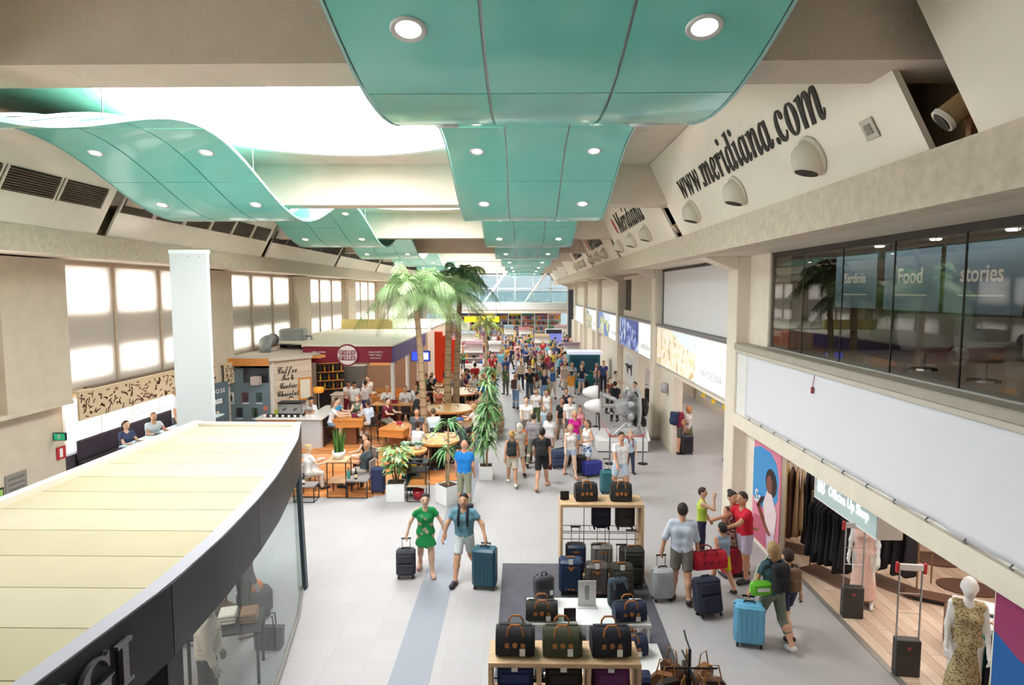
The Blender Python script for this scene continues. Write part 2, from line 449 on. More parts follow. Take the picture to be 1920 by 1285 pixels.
for k in range(-1, NB):
    y0, y1 = BEAM0 + BAY * k, BEAM0 + BAY * (k + 1)
    pr = sroot('wall_upper_right' if k == -1 else 'wall_upper_right.%03d' % (k + 1))
    pa, pb = (y0 + .26 if k == 0 else y0 + .72), (y1 - .35 if k == -1 else y1 + .14)
    part('sloping_panel', slope_panel(1, pa, pb), M_panel, pr)
    part('recess_wall', MB().box(XR + .5, XR + .6, y0, y1, ZB1, ZS), M_slope_back, pr)
    panels_r.append(pr)
    pl = sroot('wall_upper_left' if k == -1 else 'wall_upper_left.%03d' % (k + 1))
    part('sloping_panel', slope_panel(-1, y0 - .06, y1 - .42), M_panel, pl)
    part('recess_wall', MB().box(XL - .6, XL - .5, y0, y1, ZB1, ZS), M_slope_back, pl)
# ---- left: window wall
M_lwall = mat('left_wall_cream', '#d3c4b0', .85, var=.05, vscale=3)
M_blind = blind_mat('roller_blind_fabric', '#f6efe9', .62)
M_frame = mat('window_frame_beige', '#c7b096', .6)
wl = sroot('wall_left')
WY = [15.05, 22.25]
def left_bay(k):
    """a bay of three blinds between two piers; openings upper and lower behind the blinds"""
    y0 = 15.1 + BAY * k - (0 if k else 0); y1 = y0 + 6.6
    xo = WL - .02
    # wall with openings, set behind the blinds
    xw0, xw1 = WL - .42, WL - .12
    zs = [(2.9, 3.42), (4.15, 5.15), (6.3, 6.6)]
    for a, b in zs: part('wall_band', MB().box(xw0, xw1, y0, y1, a, b), M_lwall, wl)
    w = (y1 - y0) / 3
    for j in range(4):
        yy = y0 + w * j; part('mullion', MB().box(xw0, xw1, yy - .2, yy + .2, 3.42, 6.3), M_lwall, wl)
    # piers either side
    part('pier', MB().box(WL - .45, WL + .32, y1 + .25, y0 + BAY - .25, 0, ZB0), M_lwall, wl)
    part('pier_face', MB().box(WL - .45, WL + .02, y1, y1 + .25, 2.9, ZB0), M_lwall, wl)
    part('pier_face', MB().box(WL - .45, WL + .02, y0 + BAY - .25, y0 + BAY, 2.9, ZB0), M_lwall, wl)
    part('window_board', MB().box(WL - .25, WL + .12, y0, y1, 3.05, 3.14), M_lwall, wl)
    for j in range(3):
        a, b = y0 + w * j + .02, y0 + w * (j + 1) - .02
        bl = sroot('window_%d' % (1 + 3 * k + j))
        part('blind', MB().box(WL - .03, WL - .026, a + .03, b - .03, 3.2, 6.4), M_blind, bl)
        part('bottom_bar', MB().box(WL - .045, WL - .015, a + .03, b - .03, 3.15, 3.2), M_frame, bl)
        part('roller', MB().tube([(WL - .03, a, 6.42), (WL - .03, b, 6.42)], .04, 8), M_frame, bl)
        for yy in (a, b): part('side_frame', MB().box(WL - .06, WL + .01, yy - .02, yy + .02, 3.15, 6.44), M_frame, bl)
        part('pane', MB().box(xw0 + .08, xw0 + .09, a, b, 3.42, 6.3), M_glass, bl)
for k in range(0, 6): left_bay(k)
# lower left wall: solid beyond the seating bay, low wall near
part('lower_wall', MB().box(WL - .45, WL, -3.1, 15.1, 0, 3.0), M_lwall, wl)
part('pier', MB().box(WL - .45, WL + .32, 13.1, 15.05, 3.0, ZB0), M_lwall, wl)
part('pier', MB().box(WL - .45, WL + .1, 12.2, 13.1, 3.0, ZB0), M_lwall, wl)
part('lower_wall', MB().box(WL - .45, WL, 22.0, 74, 0, 2.9), M_lwall, wl)
part('upper_wall', MB().box(WL - .45, WL - .1, -3.1, 12.3, 3.0, 3.45), M_lwall, wl)
part('upper_wall', MB().box(WL - .45, WL - .1, -3.1, 12.3, 6.2, ZB0), M_lwall, wl)
for i_, (a_, b_) in enumerate(((-3.1, -2.4), (3.9, 6.2), (11.9, 12.3))): part('pier', MB().box(WL - .45, WL - .1, a_, b_, 3.45, 6.2), M_lwall, wl)
for i_, a_ in enumerate((-2.4, -.3, 1.8, 6.2, 8.1, 10.0)):        # window bays further back, blinds drawn up
    w_ = sroot('window_%d' % (60 + i_)); b_ = a_ + (2.1 if i_ < 3 else 1.9)
    part('pane', MB().box(WL - .34, WL - .33, a_ + .05, b_ - .05, 3.5, 6.15), M_glass, w_)
    part('frame', MB().box(WL - .38, WL - .28, a_ - .05, a_ + .05, 3.45, 6.2).box(WL - .38, WL - .28, a_, b_, 4.7, 4.76), M_frame, w_)
    part('blind_roll', MB().tube([(WL - .2, a_ + .05, 6.1), (WL - .2, b_ - .05, 6.1)], .07, 10), M_blind, w_)
part('attic_wall', MB().box(WL - .45, WL - .3, -3.1, 76, ZB0, ZS + .1), M_lwall, wl)
part('upper_wall', MB().box(WL - .45, WL, 68.5, 74, 2.9, ZB0), M_lwall, wl)
part('window_ledge', MB().box(WL, WL + .35, 5, 15.05, 2.9, 3.0), M_lwall, wl)
# back of the hall behind the camera and mezzanine floor the camera stands on: keeps the daylight honest
struct('wall_back', MB().box(-14, 12, -3.2, -3, 0, ZS), M_plaster)
struct('mezzanine_floor', MB().box(-11.6, 9, -3, 1.2, 3.8, 4.1), M_plaster)
struct('wall_right_outer', MB().box(12.2, 12.5, -3, 74, 0, ZS), M_plaster)

# ---- far end: bridge, glazed end wall
M_fglass = glass_mat('bridge_glass', (.80, .90, .90), .06)
br = sroot('bridge_floor')
yb = 68.0
part('bridge_slab', MB().box(WL, WR + 1, yb, yb + 3.5, 3.7, 4.45), M_white, br)
part('bridge_soffit', MB().box(WL, WR + 1, yb + .1, yb + 3.4, 3.3, 3.7), M_plaster, br)
for i in range(8):
    a = WL + 2.14 * i; part('balustrade_pane', MB().box(a + .03, a + 2.1, yb + .05, yb + .07, 4.45, 5.65), M_fglass, br)
part('handrail', MB().box(WL, WR, yb + .02, yb + .1, 5.65, 5.72), M_grey, br)
we = sroot('wall_end')
M_end = mat('end_wall_steel', '#dfe6e6', .5)
for i in range(9):
    a = WL + 2.15 * i; part('end_mullion', MB().box(a - .06, a + .06, 74.0, 74.15, 0, ZS), M_end, we)
for z in (0.0, 3.4, 4.4, 6.0, 7.6): part('end_transom', MB().box(WL, WR + 4, 74.0, 74.15, z, z + .14), M_end, we)
for i in range(8):
    a = WL + 2.15 * i; part('end_pane', MB().box(a + .06, a + 2.09, 74.06, 74.08, 0.1, ZS), glass_mat('solar_glass', (.27, .30, .305), .05), we)
for (xa, xb) in ((-9.5, -6.6), (-4.5, -1.6), (.4, 3.2)): part('diagonal_brace', MB().tube([(xa, 73.6, 4.5), (xb, 73.6, 8.4)], .16, 8), M_white, we)
part('end_bulkhead', MB().box(WL, WR + 4, 73.7, 74.0, 7.9, ZS), M_plaster, we)

# ---- right: columns, mezzanine band, shop bays
M_col = mat('column_cream', '#efe2d0', .75, var=.03, vscale=2)
cols = []
for k in range(1, 8):
    y = BEAM0 + BAY * k
    c = sroot('column_right_%d' % k)
    part('shaft', MB().box(COLF, COLF + .5, y - .1, y + .55, 0, ZB0 + .04, .02), M_col, c)
    part('rear_shaft', MB().box(COLF + .5, WR + .6, y - .1, y + .95, 0, ZB0 + .04), M_plaster, c)
    part('haunch', MB().prism([(XR + .42, ZB0 + .04), (COLF - .002, ZB0 + .04), (COLF - .002, ZB0 - .28)], y - .1, y + .55, 'y'), M_plaster, c)
    part('skirting', MB().box(COLF - .015, COLF + .52, y - .115, y + .565, 0, .14), mat('skirting_grey', '#b9b0a6', .5), c)
# ================================================================== turquoise wave canopies
M_teal = mat('turquoise_lacquer', '#7edccf', .2, var=.03, vscale=1.5, coat=.3)
M_tedge = mat('turquoise_edge', '#a8d8d2', .4)
M_rib = mat('aluminium_rib', '#c9cfcd', .35, .7)
M_ring = mat('white_downlight_ring', '#f4f4f2', .4)
M_lamp = mat('downlight_lamp', '#ffffff', .5, emit='#fff6e6', estr=14.0)
YB = BEAM0 + .3
def wave(y): return 7.4 + .5 * (1 - math.cos(2 * math.pi * (y - YB) / BAY))
def wslope(y): return math.atan(.5 * 2 * math.pi / BAY * math.sin(2 * math.pi * (y - YB) / BAY))
JOINTS = [-9.3 + BAY, -6.65 + BAY, -4.45 + BAY, -2.25 + BAY, -.4 + BAY]      # panel joints, measured from a crest over a beam
LIGHTS = [-1.3 + BAY, -3.35 + BAY, -5.55 + BAY, -7.9 + BAY]
def make_canopy(label, xc, w, nper):
    root = thing('wave_canopy', label, 'canopy', (xc, YB, 0), 0, 'turquoise wave canopies')
    third = w / 3; meshes = {}
    for per in range(-1, nper):
        for j in range(4):
            a, b = JOINTS[j] + .008, JOINTS[j + 1] - .008
            for c in range(3):
                key = (j, c)
                if key not in meshes:
                    x0, x1 = -w / 2 + third * c + .014, -w / 2 + third * (c + 1) - .014
                    g = [[(x, a + (b - a) * i / 7, wave(YB + a + (b - a) * i / 7)) for x in (x0, x1)] for i in range(8)]
                    me = MB().sheet(g, -.035).mesh('panel', [M_teal], True); smooth_by(me, 35); meshes[key] = me
                if YB + BAY * per + b < .6: continue
                link('panel', meshes[key], root, (0, BAY * per, 0))
        for r in (0, 1):
            key = ('rib', r)
            if key not in meshes:
                x = -w / 2 + third * (r + 1)
                g = [[(x + dx, BAY * i / 28, wave(YB + BAY * i / 28) + .045) for dx in (-.03, .03)] for i in range(29)]
                meshes[key] = MB().sheet(g, -.05).mesh('rib', [M_rib], False)
            link('rib', meshes[key], root, (0, BAY * per, 0))
        for s in (0, 1):
            key = ('edge', s)
            if key not in meshes:
                x = (-w / 2 - .012) if s == 0 else (w / 2 + .012)
                g = [[(x + dx, BAY * i / 28, wave(YB + BAY * i / 28) - .005) for dx in (-.012, .012)] for i in range(29)]
                meshes[key] = MB().sheet(g, -.055).mesh('edge_trim', [M_tedge], False)
            link('edge_trim', meshes[key], root, (0, BAY * per, 0))
        for li, ly in enumerate(LIGHTS):
            if YB + BAY * per + ly < 1: continue
            for sx in (-1, 1):
                kk = ('ring',)
                if kk not in meshes:
                    meshes[kk] = MB().lathe([(.085, -.002), (.125, -.02), (.135, -.004), (.135, .02)], n=20).mesh('downlight', [M_ring], True)
                    meshes[('lamp',)] = MB().lathe([(.001, -.006), (.095, -.006), (.095, .012)], n=16).mesh('lamp', [M_lamp], False)
                o = link('downlight', meshes[kk], root, (sx * third, BAY * per + ly, wave(YB + ly)))
                o.rotation_euler = (wslope(YB + ly), 0, 0)
                link('lamp', meshes[('lamp',)], o)
    for per in range(0, nper):     # hangers up to the slab
        for sx in (-1, 1):
            y = BAY * per + 2.2
            part('hanger_wire', MB().tube([(sx * w * .45, y, wave(YB + y)), (sx * w * .45, y, ZS)], .008, 5), M_grey, root)
            y = BAY * per + 6.7
            part('hanger_wire', MB().tube([(sx * w * .45, y, wave(YB + y)), (sx * w * .45, y, ZS)], .008, 5), M_grey, root)
    return root
make_canopy('turquoise panelled wave canopy hanging along the middle of the hall', .24, 3.2, 7)
make_canopy('turquoise panelled wave canopy hanging over the left café side under the round rooflights', -6.85, 3.1, 7)

# ================================================================== fittings on the sloping panels
M_grille = mat('grille_bronze', '#6e5f52', .6, .2)
M_gback = mat('grille_dark_back', '#3f372f', .9)
for k in range(-1, 6):          # ventilation grilles, upper left
    y1 = BEAM0 + BAY * (k + 1) - .66
    n = 6; w = 1.4
    for j in range(n):
        ya, ybb = y1 - w * (n - j) + .04, y1 - w * (n - j - 1) - .04
        if ybb < 7.5: continue
        where = ['first', 'second', 'third', 'fourth', 'fifth', 'sixth', 'nearest'][k]
        g = thing('vent_grille', 'bronze vent grille on the left slope, %s bay, %s from its near beam' % (where, ['first', 'second', 'third', 'fourth', 'fifth', 'sixth'][j]), 'grille', frame_on_slope((ya + ybb) / 2, .88, -1), 0, 'vent grilles on the left slope')
        g.rotation_euler = (0, math.pi / 2 - SLOPE, 0)     # local z runs up the slope, local x out of it
        h = (ybb - ya) / 2
        part('backing', MB().box(.012, .02, -h, h, -.24, .24), M_gback, g)
        if k < 2:
            for i in range(9): part('slat', MB().box(.02, .05, -h + .02, h - .02, -.215 + .05 * i, -.19 + .05 * i), M_grille, g)
            for yy in (-h, h - .03): part('frame', MB().box(.012, .055, yy, yy + .03, -.25, .25), M_panel, g)
for k in range(1, 6):           # spotlight cylinders sitting in the gaps of the left slope
    y = BEAM0 + BAY * k - .24
    c = thing('spotlight', 'stubby brown spotlight in the gap of the left slope, %s along the row' % ['', 'nearest', 'second', 'third', 'fourth', 'fifth'][k], 'spotlight', (XL - .22, y, ZB1), 0, 'left slope spotlights')
    part('body', MB().tube([(-.12, .03, .32), (0, 0, .2), (.13, -.04, .1)], [.075, .08, .075], 12), M_wdark, c, ang=40)
    part('foot', MB().box(-.08, .08, -.08, .08, 0, .14), M_wdark, c)
# ---- right slope: lettering, eyeball nozzles, sensor plate, spotlights
ROTR = (-(math.pi / 2 - SLOPE), 0, -math.pi / 2)       # letters read from the hall
def slope_matrix(y, up):
    n = Vector((-math.sin(SLOPE), 0, -math.cos(SLOPE)))            # out of the panel, towards the hall
    u = Vector((-math.cos(SLOPE), 0, math.sin(SLOPE)))             # up the slope
    r = Vector((0, -1, 0))                                        # reading direction
    m = Matrix((r, -n, u)).transposed().to_4x4(); m.translation = frame_on_slope(y, up) + n * .012
    return m
M_ink = mat('lettering_charcoal', '#332e2b', .6)
M_red = mat('emblem_red', '#c2504a', .6)
def slope_text(s, size, y, up, parent, name, **kw):
    me = text_mesh(s, size, **kw); me.materials.clear(); me.materials.append(M_ink)
    o = link(name, me, parent); o.matrix_world = slope_matrix(y, up); return o
slope_text(serif('www.meridiana.com', 0x1D482, 0x1D468), .86, 10.1, 1.0, panels_r[1], 'lettering', width=6.1, depth=.004)
for k in (1, 2, 3):
    yc = BEAM0 + BAY * (k + .5)
    slope_text(serif('Meridiana', 0x1D482, 0x1D468), 1.0, yc + .25, 1.1, panels_r[k + 1], 'lettering', width=4.2, depth=.004)
    me = MB().lathe([(.001, 0), (.3, 0), (.3, .006)], n=20, sx=.6, axis='y').mesh('emblem', [M_red])
    o = link('emblem', me, panels_r[k + 1]); o.matrix_world = slope_matrix(yc + 2.85, 1.12)
M_nozzle = mat('nozzle_cream', '#e7dccb', .5)
def nozzle(y, idx, bayname):
    t = thing('air_nozzle', 'cream eyeball air nozzle low on the %s, %s from the front' % (bayname, ['first', 'second', 'third', 'fourth'][idx]), 'air nozzle', (0, 0, 0), 0, 'eyeball air nozzles')
    t.matrix_world = slope_matrix(y, .42)
    part('collar', MB().lathe([(.001, .02), (.24, .02), (.26, 0), (.25, -.03)], n=24, axis='y'), M_nozzle, t, smooth=True)
    ax = Matrix.Translation((0, -.02, .0)) @ Matrix.Rotation(R(48), 4, 'X')
    part('eyeball', MB().lathe([(.001, .2), (.14, .17), (.215, .06), (.23, -.02), (.2, -.12), (.16, -.2), (.135, -.21)], n=24, axis='y').xf(ax), M_nozzle, t, smooth=True)
    part('outlet', MB().lathe([(.001, -.195), (.135, -.2), (.137, -.216)], n=24, axis='y').xf(ax), M_gback, t)
for i, y in enumerate((7.75, 10.36, 12.95)): nozzle(y, i, 'nearest lettered panel')
for k, nm in ((1, 'second lettered panel'), (2, 'third lettered panel'), (3, 'fourth lettered panel')):
    for i, f in enumerate((.36, .62, .9)): nozzle(BEAM0 + BAY * (k + f), i, nm)
t = thing('sensor_plate', 'small square grey sensor plate on the lettered slope right of the nozzles', 'sensor')
t.matrix_world = slope_matrix(6.51, .42)
part('plate', MB().box(-.11, .11, -.012, 0, -.11, .11, .004), mat('plate_grey', '#c9c0b4', .5), t)
part('lens', MB().box(-.055, .055, -.022, -.012, -.055, .055, .004), mat('plate_dark', '#8f887e', .4), t)
for k in range(0, 6):
    y = BEAM0 + BAY * k + (-.05 if k == 0 else .45)
    c = thing('spotlight', '%s brown spotlight cylinder in the gap of the right slope' % ['nearest large', 'second', 'third', 'fourth', 'fifth', 'sixth'][k], 'spotlight', (XR + .02, y, ZB1), 0, 'right slope spotlights')
    part('body', MB().tube([(.26, -.16, .52), (-.08, 0, .2)], [.1, .11], 18), mat('spot_body', '#a8865f', .5), c, ang=40)
    part('front_ring', MB().tube([(-.075, 0, .205), (-.1, .01, .18)], [.12, .115], 18), M_nozzle, c, ang=40)
    part('lens', MB().tube([(-.098, .01, .182), (-.105, .013, .176)], [.095, .095], 18), M_black, c)
    part('bracket', MB().box(.08, .14, -.1, -.04, 0, .34), M_wdark, c)
# ================================================================== figures: bodies grown as one blended surface
def _cap(P, a, b, ra, rb, cut):
    a = np.asarray(a, float); b = np.asarray(b, float); ba = b - a; L2 = max(ba @ ba, 1e-12)
    t = (P - a) @ ba / L2; h = np.clip(t, 0, 1)
    d = np.linalg.norm(P - a - h[:, None] * ba, axis=1) - (ra + (rb - ra) * h)
    if cut:
        Lb = math.sqrt(L2)
        if cut & 1: d = np.maximum(d, (t - 1) * Lb)
        if cut & 2: d = np.maximum(d, -t * Lb)
    return d
def _sdf(P, prims, infl, k):
    D = None
    for p in prims:
        if p[0] == 'c': d = _cap(P, p[1], p[2], p[3], p[4], p[5] if len(p) > 5 else 0)
        elif p[0] == 'e':
            q = (P - np.asarray(p[1])) ; 
            if len(p) > 3: q = q @ p[3]
            r = np.asarray(p[2], float); k0 = np.linalg.norm(q / r, axis=1); k1 = np.linalg.norm(q / (r * r), axis=1)
            d = k0 * (k0 - 1) / np.maximum(k1, 1e-9)
        else:
            q = np.abs((P - np.asarray(p[1])) @ p[4]) - np.asarray(p[2]) + p[3]
            d = np.linalg.norm(np.maximum(q, 0), axis=1) + np.minimum(q.max(axis=1), 0) - p[3]
        d = d - infl
        if D is None: D = d
        else:
            h = np.maximum(k - np.abs(D - d), 0) / k
            D = np.minimum(D, d) - h * h * k * .25
    return D
def _nets(D, o, h):
    S = D < 0; nx, ny, nz = D.shape
    cnt = sum(S[i:nx - 1 + i, j:ny - 1 + j, l:nz - 1 + l].astype(np.int8) for i in (0, 1) for j in (0, 1) for l in (0, 1))
    act = (cnt > 0) & (cnt < 8); I, J, K = np.nonzero(act); n = len(I)
    idx = -np.ones(act.shape, np.int64); idx[I, J, K] = np.arange(n)
    acc = np.zeros((n, 3)); c = np.zeros(n)
    for ax in range(3):
        o1, o2 = [a for a in range(3) if a != ax]
        for u in (0, 1):
            for w in (0, 1):
                p0 = [0, 0, 0]; p0[o1] = u; p0[o2] = w; p1 = list(p0); p1[ax] = 1
                d0 = D[I + p0[0], J + p0[1], K + p0[2]]; d1 = D[I + p1[0], J + p1[1], K + p1[2]]
                cr = (d0 < 0) != (d1 < 0); t = np.where(cr, d0 / np.where(cr, d0 - d1, 1), 0)
                q = np.zeros((n, 3)); q[:] = p0; q[:, ax] = t
                acc += np.where(cr[:, None], q, 0); c += cr
    V = (np.stack([I, J, K], 1) + acc / c[:, None]) * h + o
    Q = []
    for ax in range(3):
        o1, o2 = (ax + 1) % 3, (ax + 2) % 3
        sl0 = [slice(None)] * 3; sl1 = [slice(None)] * 3; sl0[ax] = slice(0, -1); sl1[ax] = slice(1, None)
        s0, s1 = S[tuple(sl0)], S[tuple(sl1)]; cr = s0 != s1
        E = np.stack(np.nonzero(cr), 1)
        E = E[(E[:, o1] > 0) & (E[:, o2] > 0) & (E[:, o1] < D.shape[o1] - 1) & (E[:, o2] < D.shape[o2] - 1)]
        if not len(E): continue
        fl = s0[E[:, 0], E[:, 1], E[:, 2]]
        def cell(a, b):
            e = E.copy(); e[:, o1] -= a; e[:, o2] -= b; return idx[e[:, 0], e[:, 1], e[:, 2]]
        q = np.stack([cell(1, 1), cell(0, 1), cell(0, 0), cell(1, 0)], 1)
        q[~fl] = q[~fl][:, ::-1]; Q.append(q)
    return V, np.concatenate(Q)
def blob_mesh(name, prims, m, h=.02, infl=0.0, k=.03, cuts=(), scale=1.0, extra=None, smooth=True):
    """closed surface around blended primitives; cuts = half-spaces (point, outward normal) trimmed off, or balls removed"""
    lo, hi = np.full(3, 1e9), np.full(3, -1e9)
    for p in prims:
        if p[0] == 'c': pts = [np.asarray(p[1]) - p[3], np.asarray(p[1]) + p[3], np.asarray(p[2]) - p[4], np.asarray(p[2]) + p[4]]
        elif p[0] == 'e': r = max(p[2]); pts = [np.asarray(p[1]) - r, np.asarray(p[1]) + r]
        else: r = float(np.linalg.norm(p[2])); pts = [np.asarray(p[1]) - r, np.asarray(p[1]) + r]
        for q in pts: lo = np.minimum(lo, q); hi = np.maximum(hi, q)
    lo -= infl + 2 * h; hi += infl + 2 * h
    g = [np.arange(lo[i], hi[i] + h, h) for i in range(3)]
    P = np.stack(np.meshgrid(*g, indexing='ij'), -1); sh = P.shape[:3]; P = P.reshape(-1, 3)
    D = _sdf(P, prims, infl, k)
    for c in cuts:
        if not isinstance(c[1], float): D = np.maximum(D, (P - np.asarray(c[0])) @ np.asarray(c[1]))
        else: D = np.maximum(D, c[1] - np.linalg.norm(P - np.asarray(c[0]), axis=1))
    D = D.reshape(sh); D[0], D[-1] = 1, 1; D[:, 0], D[:, -1] = 1, 1; D[:, :, 0], D[:, :, -1] = 1, 1
    if not (D < 0).any(): return None
    V, Q = _nets(D, lo, h); V = V * scale
    if extra:
        o = len(V); V = np.concatenate([V, np.asarray(extra.v) * scale]); Q = [tuple(q) for q in Q] + [tuple(i + o for i in f) for f in extra.f]
    else: Q = Q.tolist()
    me = bpy.data.meshes.new(name); me.from_pydata(V.tolist(), [], Q if not isinstance(Q, list) else Q)
    if m is not None: me.materials.append(m)
    if smooth: me.shade_smooth()
    me.update(); return me

def _dir(pitch, abd=0.0):
    p, a = R(pitch), R(abd); return np.array([math.sin(a) * math.cos(p), -math.sin(p), -math.cos(p) * math.cos(a)])
STAND = dict(L=(3, 4), Rr=(-3, 4), la=(4, 8, 14), ra=(4, 8, 14), lean=2)
POSES = {
    'stand': STAND,
    'walk': dict(L=(24, 8), Rr=(-16, 22), la=(-20, 8, 18), ra=(22, 8, 22), lean=4),
    'walk2': dict(L=(-15, 26), Rr=(22, 6), la=(20, 8, 20), ra=(-22, 8, 14), lean=4),
    'pull': dict(L=(20, 6), Rr=(-14, 22), la=(10, 8, 18), ra=(-30, 14, 6), lean=5),
    'push': dict(L=(16, 8), Rr=(-12, 18), la=(35, 6, 30), ra=(35, 6, 30), lean=8),
    'phone': dict(L=(4, 4), Rr=(-2, 4), la=(28, 6, 95), ra=(6, 8, 12), lean=2),
    'face': dict(L=(4, 4), Rr=(-2, 4), la=(10, 8, 20), ra=(70, 10, 110), lean=0),
    'crossed': dict(L=(3, 4), Rr=(-3, 4), la=(22, 10, 85), ra=(22, 10, 85), lean=1, cross=1),
    'hip': dict(L=(4, 4), Rr=(-4, 4), la=(8, 36, 70), ra=(8, 8, 20), lean=1),
    'reach': dict(L=(6, 6), Rr=(-6, 8), la=(50, 4, 30), ra=(55, 4, 25), lean=8),
    'work': dict(L=(4, 4), Rr=(-4, 4), la=(35, 8, 55), ra=(35, 8, 55), lean=14),
    'sit': dict(L=(84, 82), Rr=(80, 80), la=(32, 10, 60), ra=(32, 10, 60), lean=8, seat=.46),
    'sit2': dict(L=(84, 70), Rr=(78, 84), la=(45, 12, 45), ra=(22, 10, 75), lean=16, seat=.46),
    'sitback': dict(L=(82, 62), Rr=(82, 75), la=(30, 14, 60), ra=(30, 14, 60), lean=-8, seat=.44),
    'sithigh': dict(L=(70, 72), Rr=(66, 76), la=(42, 10, 50), ra=(42, 10, 50), lean=14, seat=.76),
}
def skeleton(pose, female=False, child=False):
    po = dict(STAND); po.update(POSES[pose] if isinstance(pose, str) else pose)
    u = np.array([0, -math.sin(R(po['lean'])), math.cos(R(po['lean']))]); x = np.array([1., 0, 0])
    P = np.array([0., 0, .535]); J = {'pelvis': P, 'u': u}
    sw = .094 if female else .104
    if child: sw = .098
    J['waist'] = P + u * .085; J['chest'] = P + u * .195; J['neck'] = P + u * .285
    hl = R(po['lean'] * .4 + po.get('nod', 0)); J['hu'] = np.array([0, -math.sin(hl), math.cos(hl)])
    J['head'] = J['neck'] + J['hu'] * (.118 if not child else .125)
    for s, nm, leg, arm in ((1, 'L', po['L'], po['la']), (-1, 'R', po['Rr'], po['ra'])):
        hip = P + x * (.052 * s) - np.array([0, 0, .015])
        sp = po.get('spread', 3) * s
        kn = hip + _dir(leg[0], sp) * .245; an = kn + _dir(leg[0] - leg[1], sp) * .235
        fp = leg[2] if len(leg) > 2 else (0 if po.get('seat') else max(0, (leg[1] - leg[0]) * .75 if leg[0] < 0 else -leg[0] * .25))
        toe = an + np.array([.018 * s, -math.cos(R(fp)) * .105, -math.sin(R(fp)) * .105 - .022])
        heel = an + np.array([0, .02, -.022])
        sh = P + u * .268 + x * (sw * s)
        el = sh + _dir(arm[0], arm[1] * s) * .165
        ab2 = arm[1] * s * .5 - (45 * s if po.get('cross') else 0) - (arm[3] * s if len(arm) > 3 else 0)
        if pose == 'hip' and s == 1: ab2 = -50
        fd = _dir(arm[0] + arm[2], ab2); wr = el + fd * .145; hd = wr + fd * .05
        J.update({'hip' + nm: hip, 'knee' + nm: kn, 'ank' + nm: an, 'toe' + nm: toe, 'heel' + nm: heel, 'sh' + nm: sh, 'el' + nm: el, 'wr' + nm: wr, 'hand' + nm: hd, 'fd' + nm: fd})
    if po.get('seat'): dz = po['seat'] / po.get('scale', 1.7) + .065 - .535
    else: dz = -min(min(J['toe' + n][2], J['heel' + n][2], J['ank' + n][2]) - .018 for n in 'LR')
    for k_ in J:
        if k_ not in ('u', 'hu', 'fdL', 'fdR'): J[k_] = J[k_] + np.array([0, 0, dz])
    return J
def body_prims(J, female, fat=1.0, head=1.0):
    x = np.array([1., 0, 0]); B = {}
    cw, cr = (.042, .058) if female else (.054, .064)
    ww, wr_ = (.032, .049) if female else (.042, .056)
    pw, prr = (.046, .06) if female else (.042, .058)
    cr *= fat; wr_ *= fat * (1.06 if fat > 1 else 1); prr *= fat
    ch, wa, pe = J['chest'], J['waist'], J['pelvis']
    B['torso'] = [('c', ch - x * cw, ch + x * cw, cr, cr), ('c', wa - x * ww, wa + x * ww, wr_, wr_), ('c', ch - x * cw, wa - x * ww, cr, wr_), ('c', ch + x * cw, wa + x * ww, cr, wr_),
                  ('c', J['shL'] * .9 + J['shR'] * .1, J['shR'] * .9 + J['shL'] * .1, .033, .033)]
    if female: B['torso'] += [('e', ch + x * .034 * s + np.array([0, -.045, -.012]), (.032, .03, .032)) for s in (-1, 1)]
    B['pelvis'] = [('c', pe - x * pw, pe + x * pw, prr, prr), ('c', pe - x * pw, wa - x * ww, prr, wr_), ('c', pe + x * pw, wa + x * ww, prr, wr_)]
    B['neck'] = [('c', J['neck'] - J['u'] * .02, J['head'] - J['hu'] * .03, .033 if not female else .028, .031 if not female else .027)]
    hs = head
    B['head'] = [('e', J['head'] + J['hu'] * .012, (.046 * hs, .056 * hs, .060 * hs)), ('e', J['head'] + np.array([0, -.014, -.03]) * hs, (.035 * hs, .040 * hs, .040 * hs))]
    B['face'] = [('c', J['head'] + np.array([0, -.052, .004]) * hs, J['head'] + np.array([0, -.064, -.012]) * hs, .006 * hs, .009 * hs)] + [('e', J['head'] + np.array([.047 * s, .004, -.004]) * hs, (.008 * hs, .013 * hs, .017 * hs)) for s in (-1, 1)]
    for n in 'LR':
        B['uarm' + n] = [('c', J['sh' + n], J['el' + n], .031 * fat if not female else .027, .025 if not female else .021)]
        B['farm' + n] = [('c', J['el' + n], J['wr' + n], .025 if not female else .021, .0165 if not female else .014)]
        B['palm' + n] = [('c', J['wr' + n], J['hand' + n], .016, .019)]
        B['thigh' + n] = [('c', J['hip' + n], J['knee' + n], .054 * fat if not female else .056, .036)]
        B['shin' + n] = [('c', J['knee' + n], J['knee' + n] * .65 + J['ank' + n] * .35 + np.array([0, .008, 0]), .036, .035), ('c', J['knee' + n] * .65 + J['ank' + n] * .35 + np.array([0, .008, 0]), J['ank' + n], .035, .021)]
        B['foot' + n] = [('c', J['heel' + n], J['toe' + n], .022, .019), ('c', J['ank' + n], J['heel' + n], .021, .022)]
    return B
